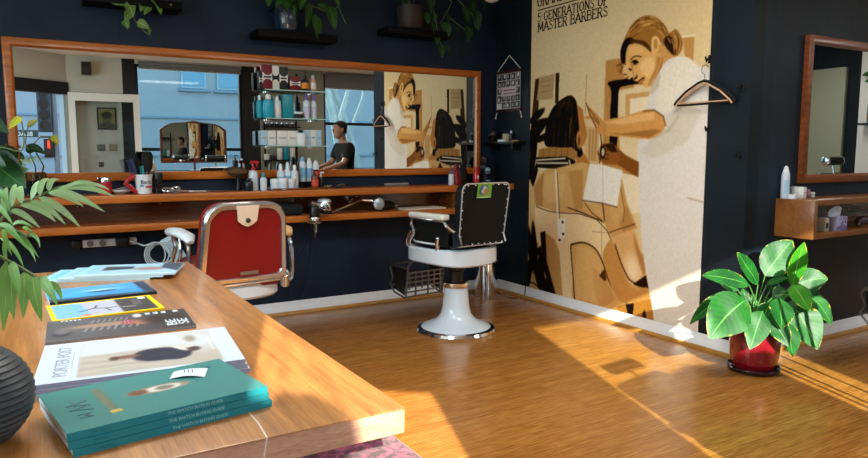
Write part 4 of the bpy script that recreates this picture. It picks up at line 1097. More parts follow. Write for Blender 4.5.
# -- things on the lower board
LZ = .851
DRYER = t = thing('hair_dryer', 'black hair dryer hanging nose down through ring at lower board edge', 'hair dryer', (X(314, 215, 5.06), 5.05, .845))
MB().lathe([(.014, -.17), (.022, -.1), (.04, -.02), (.044, .05), (.036, .08), (.02, .09)], seg=20).build('barrel', BLACKP, t)
MB().lathe([(.045, -.03), (.048, -.025), (.048, -.005), (.045, 0)], seg=20).build('band', CHROME, t)
MB().tube([(0, -.046, -.01), (0, -.03, -.12)], [.006, .004], 6).build('nozzle_trim', CHROME, t)
MB().tube([(.03, 0, .05), (.1, .02, .03), (.15, .03, .025)], [.02, .018, .014], 10).build('handle', BLACKP, t)
t = thing('holder_ring', 'chrome ring holder clipped on the lower board edge', 'holder', (X(314, 215, 5.06), 5.05, .80))
b = MB(); b.tube([(.052*math.cos(a), .052*math.sin(a), 0) for a in [k*2*PI/18 for k in range(18)]], .005, 6, closed=True)
b.build('ring', CHROME, t)
MB().tube([(.03, .045, 0), (.06, .07, 0), (.06, .074, .03)], .006, 6).build('arm', CHROME, t)
t = thing('hair_dryer', 'silver hair dryer with round head lying on the lower board', 'hair dryer', (X(322, 210, 5.22), 5.22, LZ))
MB().lathe([(.05, 0), (.062, .03), (.062, .08), (.055, .1), (.02, .105)], c=(.02, 0, .0), seg=24).build('motor_housing', CHROME, t)
MB().lathe([(.057, .098), (.05, .118), (.02, .128), (.001, .13)], c=(.02, 0, 0), seg=24).build('intake_cap', WHITEP, t)
MB().tube([(-.02, -.01, .06), (-.08, -.02, .085), (-.11, -.02, .09)], [.03, .028, .034], 14).build('nozzle', STEEL, t)
t = thing('wall_lamp', 'chrome folding arm with round head lying along the lower board', 'lamp', (X(352, 209, 5.25), 5.25, LZ))
MB().tube([(-.2, -.06, .012), (.1, 0, .1)], .007, 8).build('arm', CHROME, t)
MB().tube([(.09, 0, .1), (.16, -.02, .095), (.2, -.04, .08)], [.016, .02, .016], 10).build('joint', CHROME, t)
h = MB(); h.lathe([(.052, 0), (.055, .02), (.045, .05), (.02, .06)], M=Matrix.Translation((.21, -.09, .065)) @ Matrix.Rotation(-PI/2, 4, 'X'), seg=24); h.build('lamp_head', CHROME, t)
h = MB(); h.lathe([(.05, 0), (.03, -.012), (.001, -.014)], M=Matrix.Translation((.21, -.091, .065)) @ Matrix.Rotation(-PI/2, 4, 'X'), seg=24); h.build('face_disc', mat('pale_blue_metal', (180, 200, 212), .25, .6), t)
t = thing('hair_clippers', 'black hair clippers on the lower board right of chrome arm', 'clippers', (X(386, 209, 5.24), 5.24, LZ), .2)
MB().tube([(-.08, 0, .035), (-.02, 0, .045), (.06, 0, .04), (.09, 0, .035)], [.03, .04, .036, .02], 12).build('body', BLACKP, t); MB().box((.1, 0, .035), (.03, .045, .01)).build('blade', STEEL, t)
t = thing('paper_stack', 'white papers lying flat on lower board beside black chair', 'papers', (X(420, 209, 5.25), 5.25, LZ))
MB().box((0, 0, .006), (.42, .2, .011), rz=.03).build('sheets', mat('paper_cream', (222, 212, 196), .7), t)
t = thing('towel', 'dark folded towel on lower board under the trigger spray', 'towel', (X(285, 212, 5.28), 5.28, LZ))
MB().box((0, 0, .045), (.24, .22, .09), bev=.03, seg=3).build('folded_cloth', mat('dark_towel', (20, 20, 24), .95, bump=.5, bscale=100), t)
# -- power strip and cords under the lower board
t = thing('power_strip', 'white power strip with plugs fixed under the lower board', 'power strip', (X(110, 241, 5.4), YB, .70))
MB().box((0, -.02, 0), (.36, .04, .055), bev=.006).build('strip_body', WHITEP, t)
for x in (-.13, -.05): MB().lathe([(.022, 0), (.022, .012)], M=Matrix.Translation((x, -.045, 0)) @ Matrix.Rotation(PI/2, 4, 'X'), seg=14).build('socket', mat('socket_grey', (120, 124, 128), .5), t)
MB().box((.08, -.06, 0), (.09, .05, .065), bev=.008).build('plug', BLACKP, t)
MB().box((-.22, -.05, 0), (.06, .05, .06), bev=.012).build('adaptor', BLACKP, t)
pcord = X(128, 238, 5.38)
t = thing('cable_coil', 'white coiled cable and bracket hanging under counter beside red chair', 'cable', (X(163, 250, 5.2), 5.2, .62))
b = MB()
for k in range(4): b.tube([(-.06+(.07+.008*k)*math.cos(a)+.02*k, -.03+.012*k, .0+(.09-.006*k)*math.sin(a)) for a in [j*2*PI/20 for j in range(20)]], .0045, 6, closed=True)
b.build('coil', mat('cable_white', (200, 214, 226), .5), t)
b = MB(); b.tube([(pcord-X(163, 250, 5.2), .18, .09), (-.12, .05, .06), (-.06, 0, .08), (.04, 0, .085), (.1, .0, .16)], .006, 6); b.build('cord', mat('cable_white', (200, 214, 226), .5), t)
MB().box((.07, 0, 0), (.1, .02, .26), rz=0, bev=.008, M=Matrix.Translation((.09, .02, -.0)) @ Matrix.Rotation(-.5, 4, 'Y')).build('bracket', mat('pale_blue_plastic', (186, 210, 228), .4), t)
b = MB(); b.tube([(.1, .0, .16), (.13, .0, .2), (.12, .02, .232)], .006, 6); b.build('hanger', CHROME, t)
DCORD = mat('black_cord', (12, 12, 13), .5)
q = [(0, .0, .0), (.02, .15, -.15), (-.06, .25, -.35), (-.1, .27, -.55), (-.08, .28, -.66), (.0, .27, -.63), (.06, .27, -.4), (.07, .2, -.1), (.07, .05, .01)]
def smooth(P, n=6, closed=False):
    P = [Vector(p) for p in P]; out = []
    for i in range(len(P)-1):
        p0, p1, p2, p3 = P[max(i-1, 0)], P[i], P[i+1], P[min(i+2, len(P)-1)]
        for k in range(n):
            t_ = k/n
            out.append(.5*((2*p1)+(p2-p0)*t_+(2*p0-5*p1+4*p2-p3)*t_*t_+(3*p1-p0-3*p2+p3)*t_**3))
    return out+[P[-1]]
MB().tube([v+Vector((0, .05, -.055)) for v in smooth(q)], .0035, 6).build('cord', DCORD, DRYER)
t = thing('floor_cable', 'black cable on floor running from bin along poster wall', 'cable', (3.55, 5.0, 0))
q = [on(486, 270, 1, 5.05), on(490, 284, 1, 5.1), on(500, 294, 2, .004), on(512, 298, 2, .004), on(522, 297, 2, .004), on(525, 292, 0, XW-.025), on(526, 260, 0, XW-.01), on(527, 215, 0, XW-.01), on(513, 213, 0, XW-.01)]
MB().tube([v-Vector((3.55, 5.0, 0)) for v in smooth(q)], .004, 6).build('cable', DCORD, t)
# stainless bin in the corner
c = on(486, 296, 2, 0)
t = thing('waste_bin', 'stainless steel cylinder bin in the corner behind black chair', 'bin', (c.x, c.y+.0, 0))
MB().lathe([(.105, 0), (.108, .012), (.108, .33), (.104, .335)], seg=32).build('bin_body', CHROME, t)
MB().lathe([(.109, .335), (.109, .35), (.07, .362), (.001, .365)], seg=32).build('lid', STEEL, t)

# ================================================================ glass shelves on the mirror
def gshelf(label, z, x0=1.625, x1=2.13):
    t = thing('glass_shelf', label, 'shelf', ((x0+x1)/2, YB-.022, z), group='glass shelves on the mirror')
    w = (x1-x0)/2
    MB().span((-w, -.15, -.004), (w, -.004, .004), bev=.001).build('shelf_pane', GLASSEDGE, t)
    MB().span((-w, -.152, -.004), (w, -.149, .004)).build('polished_edge', mat('glass_edge', (170, 210, 200), .2), t)
    b = MB()
    for x in (-.2, .17): b.span((x-.015, -.05, -.02), (x+.015, 0, .012), bev=.003)
    b.build('clip', CHROME, t)
gshelf('top glass shelf on mirror, with red and black gift tins', 1.835)
gshelf('middle glass shelf on mirror, with turquoise bottles', 1.615)
gshelf('lowest glass shelf on mirror, with white cartons', 1.4)
GX = lambda px, py, yy=5.33: on(px, py, 1, yy).x
def gift(label, px, w, h, m1, m2, z=1.84, dx=0):
    t = thing('gift_tin', label, 'tin', (GX(px, 85)+dx, 5.34, z), group='gift tins on top glass shelf')
    d = .06
    MB().box((0, 0, h/2), (w, d, h), bev=.003).build('tin_body', m1, t)
    b = MB()
    b.prism([(-w*.48, h*.3), (-w*.2, h*.42), (w*.2, h*.42), (w*.48, h*.3), (w*.48, h*.7), (w*.2, h*.58), (-w*.2, h*.58), (-w*.48, h*.7)], (0, -d/2-.001, 0), (1, 0, 0), (0, 0, 1), (0, .0008, 0))
    b.build('bow_panel', m2, t)
    b = MB(); b.box((0, -d/2-.0016, h*.5), (w*.7, .001, h*.07)); b.build('printed_line', INKD, t)
gift('dark red gift tin with white bow panel at left of top shelf', 267, .085, .19, REDD, LABELW)
gift('white gift tin with dark bow panel on top shelf', 275, .06, .185, LABELW, INKD)
gift('black gift tin with white bow panel on top shelf', 283, .07, .18, mat('dark_green_tin', (18, 30, 26), .4), LABELW)
gift('short dark red tin on top shelf, left of amber bottle', 294.5, .09, .11, REDD, LABELW)
gift('slim black tin at far left end of top shelf', 260.5, .03, .14, INKD, LABELW)
bottle('dropper_bottle', 'black bottle with amber label on the top glass shelf', 'bottle', (GX(304.5, 88), 5.32, 1.84), .033, .155, NAVYB, BLACKP, 'dropper', ORANGE)
bottle('dropper_bottle', 'pale pink and clear bottle at right end of top glass shelf', 'bottle', (GX(313, 88), 5.33, 1.84), .026, .13, mat('blush_bottle', (190, 150, 130), .3), mat('clear_cap', (180, 190, 190), .2), 'cap', LABELW)
g = 'bottles on the middle glass shelf'
bottle('shampoo_bottle', 'turquoise shampoo bottle at left end of middle glass shelf', 'bottle', (GX(261, 110, 5.34), 5.37, 1.62), .026, .175, TURQ, WHITEP, 'cap', None, g)
bottle('shampoo_bottle', 'wide turquoise shampoo bottle, second on middle glass shelf', 'bottle', (GX(269, 110, 5.3), 5.315, 1.62), .044, .18, TURQ, WHITEP, 'cap', None, g, sy=.7)
bottle('shampoo_bottle', 'white shampoo bottle with silver cap on middle glass shelf', 'bottle', (GX(277.5, 110), 5.33, 1.62), .03, .18, BOTW, STEEL, 'cap', LABELW, g)
carton('carton', 'tall teal carton on the middle glass shelf', 'box', (GX(287, 110), 5.33, 1.62), (.085, .06, .185), TEALB, None)
tub('hair_wax_tin', 'round white and black wax tin on the middle glass shelf', 'tin', (GX(298.5, 114, 5.29), 5.29, 1.62), .035, .05, INKD, WHITEP)
bottle('mousse_bottle', 'pale bottle with lilac cap, second from right on middle shelf', 'bottle', (GX(305.5, 110), 5.31, 1.62), .028, .2, BOTW, PURPLE, 'slim', mat('label_lilac', (190, 196, 220), .5), g)
bottle('mousse_bottle', 'pale bottle with lilac cap at right end of middle shelf', 'bottle', (GX(313.5, 110), 5.33, 1.62), .026, .2, BOTW, PURPLE, 'slim', mat('label_lilac', (190, 196, 220), .5), g)
g = 'white cartons on the lowest glass shelf'
for i, (px, lab) in enumerate(((263.5, 'white and pale blue carton at left end of lowest glass shelf'), (271, 'white carton, second from left on lowest glass shelf'), (281.5, 'white carton in the middle of lowest glass shelf'), (291.5, 'white carton left of round white tub on lowest glass shelf'))):
    w = (.055, .062, .088, .075)[i]
    carton('carton', lab, 'box', (GX(px, 140), 5.34, 1.405), (w, .08, .115), LABELW if i else mat('pale_blue_card', (170, 200, 222), .6), mat('pale_print_grey', (160, 165, 170), .6), g)
tub('product_tub', 'round white tub on the lowest glass shelf', 'jar', (GX(300.5, 140), 5.32, 1.405), .042, .1, WHITEP, WHITEP)
for i, (px, lab) in enumerate(((307, 'small pale blue carton right of tub on lowest glass shelf'), (312.5, 'small white carton second from right end of lowest glass shelf'), (318, 'small pale carton at right end of lowest glass shelf'))):
    carton('carton', lab, 'box', (GX(px, 138), 5.34, 1.405), (.045, .06, .125), (mat('pale_blue_card', (170, 200, 222), .6), LABELW)[i % 2], BOTB, 'small cartons on the lowest glass shelf')
# second shelf, on the pier between the street windows (seen in the mirror)
t = thing('wall_rack', 'narrow black rack on grey pier between street windows, seen in mirror', 'rack', (3.86, YS, 1.2))
b = MB()
for z in (0, .57): b.span((-.34, 0, z), (.3, .18, z+.02))
b.build('board', BLACKP, t)
b = MB()
for x in (-.3, .27): b.span((x-.012, 0, -.1), (x+.012, .02, .8))
b.build('post', BLACKM, t)
for i in range(6):
    x = 3.58+i*.09
    tub('wax_pot', 'small dark pot on upper board of the black rack, seen in mirror', 'jar', (x, YS+.1, 1.79), .035, .07, INKD, STEEL, 'dark pots on black rack')
for i, (m_, h) in enumerate(((LABELW, .1), (INKD, .08), (LABELW, .2), (TEALB, .22), (LABELW, .2))):
    tub('product_jar', ('white jar', 'black jar', 'tall white jar', 'tall teal jar', 'second tall white jar')[i]+' on lower board of the black rack, seen in mirror', 'jar', (3.56+i*.115, YS+.1, 1.22), .045, h, m_, m_, 'jars on the lower rack board')

# ================================================================ right box shelf and its things
bx0, bx1 = 4.275, 6.45
t = thing('box_shelf', 'open wooden box shelf fixed to right wall below mirror', 'shelf', ((bx0+bx1)/2, YT, .795))
w = (bx1-bx0)/2; th = .036; BOXW = wood('walnut_box', (98, 56, 24), (150, 94, 46), (2, 14, 14), 2.5, rough=.35); BOXE = wood('walnut_end', (104, 60, 26), (158, 100, 48), (14, 3, 2), 2.5, rough=.35)
MB().span((-w, -.262, .25-th), (w, 0, .25), bev=.002).build('top_board', BOXW, t)
MB().span((-w, -.262, 0), (w, 0, th), bev=.002).build('bottom_board', BOXW, t)
MB().span((-w-.001, -.263, .0), (-w+th, 0, .2496), bev=.002).build('end_panel', BOXE, t)
MB().span((w-th, -.263, 0), (w+.001, 0, .25), bev=.002).build('end_panel', BOXE, t)
MB().span((-w+th, -.012, th), (w-th, 0, .25-th)).build('back_panel', TEAKD, t)
SZ = 1.0452
RX = lambda px, py, yy: on(px, py, 1, yy).x
bottle('spray_can', 'tall white spray can on left end of the box shelf', 'spray can', (RX(785, 190, 2.675), 2.675, SZ), .026, .215, BOTW, WHITEP, 'aerosol', mat('pale_blue_card', (170, 200, 222), .6))
tub('product_tub', 'low white tub at front left of box shelf top', 'jar', (RX(792.5, 196, 2.625), 2.625, SZ), .03, .03, WHITEP, WHITEP)
carton('carton', 'white carton behind the low tub on box shelf top', 'box', (RX(794.5, 190, 2.68), 2.68, SZ), (.05, .05, .075), LABELW, None)
carton('carton', 'white carton with grey print right of low tub on box shelf top', 'box', (RX(801.5, 190, 2.64), 2.64, SZ), (.036, .05, .075), LABELW, mat('pale_print_grey', (160, 165, 170), .6))
carton('carton', 'small pink and white carton behind others on box shelf top', 'box', (RX(806.5, 192, 2.66), 2.66, SZ), (.024, .04, .055), mat('pink_card', (170, 110, 130), .6), LABELW)
carton('carton', 'small cream carton, rightmost on box shelf top', 'box', (RX(811, 194, 2.66), 2.66, SZ), (.03, .04, .035), LABELW, INKD)
IZ = .832
t = thing('carton', 'cream carton with dark print inside box shelf beside tissue box', 'box', (RX(821, 224, 2.52), 2.52, IZ))
MB().box((0, 0, .045), (.045, .08, .09), bev=.002).build('carton_body', mat('cream_card', (196, 184, 156), .6), t)
b = MB(); b.box((0, -.041, .04), (.026, .001, .035)); b.build('printed_mark', INKD, t)
t = thing('tissue_box', 'lilac and white tissue box with tissue pulled up inside box shelf', 'tissue box', (RX(836.5, 224, 2.5), 2.52, IZ))
MB().box((0, 0, .046), (.125, .11, .092), bev=.002).build('box_body', mat('tissue_lilac', (176, 170, 206), .5), t)
b = MB(); rn = random.Random(2)
for k in range(16): b.ball((rn.uniform(-.05, .05), -.0555, rn.uniform(.02, .085)), (.009, .001, .007), 7)
b.build('floral_print', mat('tissue_print', (110, 84, 150), .5), t)
b = MB(); b.box((0, -.0555, .018), (.12, .001, .024)); b.build('purple_band', mat('tissue_band', (120, 100, 170), .5), t)
b = MB(); b.leaf((-.03, 0, .09), (-.02, -.01, .13), (.03, -.03, .15), .08, (0, -1, .3), fold=.3); b.leaf((-.05, 0, .085), (-.05, -.01, .12), (-.01, -.02, .155), .06, (-.4, -1, .3), fold=.3)
b.build('tissue', mat('tissue_white', (226, 230, 238), .8), t)
t = thing('hair_clippers', 'dark hair clippers inside box shelf at frame edge', 'clippers', (RX(864, 221, 2.5), 2.52, IZ))
MB().tube([(-.05, 0, .03), (0, 0, .045), (.08, 0, .04)], [.02, .032, .026], 12).build('body', mat('plum_plastic', (52, 30, 38), .4), t); MB().box((-.06, 0, .028), (.03, .04, .012)).build('blade', STEEL, t)
# far right wall things seen in the right mirror
t = thing('bottle_shelf', 'black bracket shelf on white far wall, seen in right mirror', 'shelf', (XR, 1.02, 1.68))
MB().span((-.2, -.22, 0), (0, .25, .025)).build('board', BLACKP, t); MB().span((-.15, -.1, -.1), (-.0, -.085, 0)).build('bracket', BLACKM, t)
t = thing('glass_vase', 'clear glass bottle with leafy sprig, seen in right mirror', 'vase', (XR-.1, .95, 1.705))
MB().lathe([(.07, 0), (.085, .02), (.085, .2), (.03, .3), (.03, .4)], seg=20).build('glass_body', mat('green_glass', (150, 165, 150), .1), t)
MB().lathe([(.086, .04), (.086, .12)], seg=20).build('paper_label', mat('collage_label', (150, 110, 60), .6, var=.5, vscale=30), t)
b = MB(); b.tube([(0, 0, .38), (-.02, -.02, .55), (0, -.08, .62)], .005, 6); b.build('stem', STEM, t)
b = MB()
for k in range(5): q = Vector((-.01, -.02*k, .46+.04*k)); b.leaf(q, q+Vector((0, (-1)**k*.06, .03)), q+Vector((0, (-1)**k*.12, 0)), .07, (-1, 0, .3), shape=(.6, .75))
b.build('foliage', HEART, t)

# little things on the corner shelf
HX = lambda px: on(px, 138, 0, XW-.07).y
t = thing('skull_ornament', 'dark skull ornament at left end of the small corner shelf', 'ornament', (XW-.07, 5.36, 1.447))
b = MB(); b.ball((0, 0, .075), (.05, .045, .05), 14); b.box((-.01, 0, .022), (.06, .05, .044), bev=.01); b.build('skull', mat('black_ceramic', (20, 20, 21), .3), t)
b = MB()
for s in (-1, 1): b.ball((-.045, s*.018, .07), (.008, .012, .012), 8)
b.build('eye_socket', mat('socket_grey_dark', (70, 70, 72), .6), t)
carton('carton', 'cream carton standing on small corner shelf', 'box', (XW-.06, HX(505.5), 1.447), (.05, .055, .075), mat('cream_card', (196, 184, 156), .6))
tub('soap_dish', 'low white dish on small corner shelf in front of cream carton', 'dish', (XW-.11, HX(504)-.02, 1.447), .04, .02, WHITEP, WHITEP)
bottle('perfume_bottle', 'small dark bottle with white cap on small corner shelf', 'bottle', (XW-.07, HX(511), 1.447), .018, .1, NAVYB, WHITEP, 'cap')
t = thing('comb', 'flat wooden comb at right end of small corner shelf', 'comb', (XW-.09, HX(516.5), 1.447))
MB().box((0, 0, .008), (.04, .09, .014), bev=.004).build('comb_body', wood('comb_wood', (130, 90, 50), (170, 126, 80), (12, 1, 12), 3), t)
# ================================================================ barber chairs
LEATHER = mat('black_upholstery', (12, 13, 14), .5, spec=.22, bump=.12, bscale=90)
CREAM = mat('cream_enamel', (222, 222, 214), .25, coat=.4)
REDL = mat('red_leather', (132, 5, 18), .35, bump=.08, bscale=120, coat=.2)
TANP = mat('tan_pad', (224, 186, 132), .4)
def sup(a, b_, z, n=40, e=2.8, cy=0):
    P = []
    for k in range(n):
        t_ = 2*PI*k/n; c, s = math.cos(t_), math.sin(t_)
        P.append((a*math.copysign(abs(c)**(2/e), c), cy+b_*math.copysign(abs(s)**(2/e), s), z(c, s) if callable(z) else z))
    return P
def pedestal(t, top=.40):
    MB().lathe([(.30, 0), (.302, .012), (.292, .03), (.27, .036)], seg=56).build('floor_ring', CHROME, t)
    MB().lathe([(.272, .03), (.25, .048), (.2, .066), (.15, .09), (.118, .13), (.102, .19), (.094, .27), (.09, top-.06)], seg=48).build('pedestal', WHITEE, t)
    MB().lathe([(.096, top-.06), (.1, top-.05), (.1, top-.025), (.09, top-.015)], seg=36).build('collar', CHROME, t)
    MB().lathe([(.055, top-.02), (.055, top+.06), (.07, top+.07), (.07, top+.14)], seg=28).build('piston', mat('dark_steel', (60, 58, 55), .35, 1.0), t)
def back_outline(w, h, r, n=8):
    P = [(-w*.94, 0)]
    P += [(w*.94, 0)]
    for cx, a0 in ((w-r, 0), (-w+r, PI/2)):
        for k in range(n+1):
            a = a0+PI/2*k/n; P.append((cx+r*math.cos(a), h-r+r*math.sin(a)))
    return P
def black_chair(label, pos, rz, headrest):
    t = thing('barber_chair', label, 'barber chair', pos, rz, 'black and white barber chairs')
    pedestal(t)
    # apron ring, dipping in the middle of each side
    zt = lambda c, s: .655
    zb = lambda c, s: .545-.022*abs(s)**2
    CY = .045
    b = MB(); b.rings([sup(.295, .29, zb, cy=CY), sup(.307, .302, lambda c, s: zb(c, s)+.012, cy=CY), sup(.307, .302, lambda c, s: .645, cy=CY), sup(.295, .29, zt, cy=CY), sup(.26, .255, zt, cy=CY), sup(.26, .255, zb, cy=CY)], closed=True)
    b.build('apron', WHITEE, t)
    b = MB(); b.rings([sup(.26, .255, .56, cy=CY), sup(.26, .255, .64, cy=CY)]); b.box((0, 0, .55), (.3, .1, .06)); b.build('seat_pan', BLACKM, t)
    b = MB(); b.rings([sup(.22, .22, .645, cy=CY), sup(.255, .25, .665, cy=CY), sup(.265, .258, .71, cy=CY), sup(.255, .245, .77, cy=CY), sup(.2, .18, .79, cy=CY)]); s = b.build('seat', LEATHER, t)
    MB().tube(sup(.267, .26, .69, cy=CY), .007, 6, closed=True).build('piping', WHITEP, s)
    # backrest
    O, U, V = Vector((0, -.245, .69)), Vector((1, 0, 0)), Vector((0, -.06, .45)).normalized()
    N = U.cross(V)  # towards -y (behind)
    N = N if N.y < 0 else -N
    out = back_outline(.228, .45, .05)
    b = MB(); b.prism(out, O+N*.0, U, V, N*.03); bk = b.build('backrest', LEATHER, t)
    b = MB(); b.rings([[O+U*(u*.97)+V*(.225+(v-.225)*.97) for u, v in out], [O-N*.05+U*(u*.94)+V*(.225+(v-.225)*.94) for u, v in out], [O-N*.075+U*(u*.8)+V*(.225+(v-.225)*.8) for u, v in out]])
    b.build('back_cushion', LEATHER, bk)
    MB().tube([O+N*.031+U*u+V*v for u, v in out], .0055, 6, closed=True).build('piping', mat('silver_piping', (190, 194, 198), .3, .6), bk)
    b = MB(); P = [O+N*.033+U*(u*.95)+V*(.225+(v-.225)*.95) for u, v in out]
    per = []
    for i in range(len(P)):
        a, c_ = P[i], P[(i+1) % len(P)]; L_ = (c_-a).length; n = max(1, round(L_/.06))
        if L_ > .03 or i % 4 == 0: per += [a.lerp(c_, k/n) for k in range(n)]
    for q in per: MB().ball(q, .0055, 6).build('stud', CHROME, bk)
    for s in (-1, 1):
        a = MB(); a.box((s*0.270, -.005, .893), (.075, .40, .042), bev=.014, seg=3)
        arm = a.build('armrest', CREAM, t)
        MB().box((s*0.270, -.005, .866), (.06, .385, .014), bev=.004).build('arm_base', CHROME, arm)
        pn = MB(); pn.prism([(-.2, .68), (.17, .68), (.15, .76), (.13, .85), (-.17, .85)], (s*0.243, 0, 0), (0, 1, 0), (0, 0, 1), (s*.014, 0, 0)); pn.build('side_panel', LEATHER, t)
        b = MB(); b.tube(smooth([(s*0.270, .14, .885), (s*0.275, .2, .83), (s*0.270, .17, .76), (s*0.275, .21, .70), (s*0.260, .23, .65)]), .013, 8)
        b.tube(smooth([(s*0.275, .2, .76), (s*0.277, .25, .70), (s*0.265, .262, .645)]), .009, 8)
        b.build('front_support', CHROME, arm)
        b = MB(); b.tube(smooth([(s*.265, -.16, .885), (s*.24, -.19, .82), (s*.19, -.25, .77)]), .014, 8); b.tube(smooth([(s*0.260, -.1, .65), (s*0.263, -.1, .70), (s*0.263, -.105, .745)]), [.03]+[.018]*11+[.016], 10)
        b.build('rear_bracket', CHROME, arm)
        b = MB(); b.prism([(-.31, .70), (-.2, .66), (-.16, .70), (-.2, .78), (-.27, .80)], (s*.205, 0, 0), (0, 1, 0), (0, 0, 1), (s*.016, 0, 0)); b.build('hinge_plate', CHROME, t)
    # footrest with lattice
    f = thing_part('footrest', t)
    f.location = (0, .05, .02); f.scale = (.78, .86, .92)
    b = MB()
    for s in (-1, 1):
        b.tube([(s*.23, .28, .56), (s*.235, .36, .48), (s*.235, .40, .2)], .011, 8)
        b.tube([(s*.235, .37, .46), (s*.25, .60, .475), (s*.25, .62, .44), (s*.25, .585, .36), (s*.25, .62, .30), (s*.25, .56, .235), (s*.235, .40, .2)], .0085, 8)
    b.tube([(-.25, .60, .475), (.25, .60, .475)], .009, 8); b.tube([(-.25, .61, .29), (.25, .61, .29)], .009, 8)
    b.build('frame', mat('dull_steel', (120, 120, 122), .4, 1.0), f)
    b = MB(); n_ = 5
    for k in range(n_+1): z = .21+.21*k/n_; yk = .40-.03*k/n_; b.box((0, yk, z), (.47, .012, .012))
    for k in range(6): b.box((-.2+.08*k, .385, .315 if k % 2 else .345), (.014, .012, .22 if k % 2 else .14))
    b.build('lattice', mat('dull_steel', (120, 120, 122), .4, 1.0), f)
    b = MB(); b.prism([(.42, .225), (.56, .26), (.6, .46), (.39, .45)], (-.238, 0, 0), (0, 1, 0), (0, 0, 1), (.006, 0, 0)); b.build('side_plate', BLACKM, f); b = MB(); b.prism([(.42, .225), (.56, .26), (.6, .46), (.39, .45)], (.232, 0, 0), (0, 1, 0), (0, 0, 1), (.006, 0, 0))
    b.build('side_plate', BLACKM, f)
    if headrest:
        b = MB(); b.tube([(0, -.29, 1.12), (0, -.31, 1.22)], .012, 8); h = b.build('headrest_post', CHROME, t)
        MB().tube([(-.13, -.31, 1.26), (-.12, -.31, 1.26), (.12, -.31, 1.26), (.13, -.31, 1.26)], [.035, .045, .045, .035], 14).build('headrest', LEATHER, t)
        for s in (-1, 1): MB().lathe([(.047, 0), (.047, .012), (.03, .016)], M=Matrix.Translation((s*.128, -.31, 1.26)) @ Matrix.Rotation(s*PI/2, 4, 'Y'), seg=16).build('headrest_end', CHROME, t)
    return t
def thing_part(name, parent):
    """the frame mesh of a part that carries sub-parts"""
    o = bpy.data.objects.new(name, None); COL.objects.link(o); o.parent = parent; return o
ch = black_chair('black and white barber chair on chrome ring base in the middle of the room', (2.75, 4.27, 0), math.radians(8), False)
ch['label'] = 'black and white barber chair with green sticker, in the middle of the floor'
# green sticker tag hanging over the top edge of the back
bk = [o for o in ch.children if o.name.startswith('backrest')][0]
O, V = Vector((0, -.245, .69)), Vector((0, -.06, .45)).normalized()
N = Vector((0, -V.z, V.y)).normalized(); N = N if N.y < 0 else -N
q = O+N*.042+V*.40+Vector((-.03, 0, 0))
t = thing('sticker_tag', 'green square sticker hung over top of black chair backrest', 'sticker', (0, 0, 0))
p = Paint(.135, .105, 30, 26, (104, 160, 40))
p.ell((.06, .055), (.042, .036), (40, 60, 80), .3); p.ell((.065, .055), (.03, .028), (190, 196, 190)); p.ell((.085, .045), (.024, .022), (150, 110, 70)); p.ell((.04, .07), (.015, .015), (60, 90, 150)); p.line([(.0, .002), (.135, .002)], .008, (210, 220, 190)); p.line([(.0, .103), (.135, .103)], .008, (200, 216, 170)); p.grain(.15, 3)
Mw = ch.matrix_basis
p.mesh('printed_face', vcol('sticker_print', .3, coat=.5), (-.0675, 0, -.05), (1, 0, 0), (0, 0, 1), t)
b = MB(); b.box((0, .002, 0), (.135, .002, .105)); b.build('card', mat('card_green', (90, 140, 40), .5), t)
bpy.context.view_layer.update()
t.matrix_world = ch.matrix_world @ frame_axes(q, (1, 0, 0), V) @ Matrix.Rotation(-PI/2, 4, 'X') if False else ch.matrix_world @ Matrix.Translation(q) @ Matrix.Rotation(math.atan2(.06, .45), 4, 'X')
c2 = black_chair('black and white barber chair with headrest, near window, seen in long mirror', (2.42, .38, 0), PI+math.radians(8), True)
# turned to face the vanity mirror
c3 = dup(c2); c3.location = (4.94, 1.78, 0); c3.rotation_euler.z = .12; c3['label'] = 'black and white barber chair facing right mirror, only its footrest showing at frame edge'
c4 = dup(c2); c4.location = (7.25, 1.7, 0); c4.rotation_euler.z = 0; c4['label'] = 'black and white barber chair whose headrest shows in the right mirror'

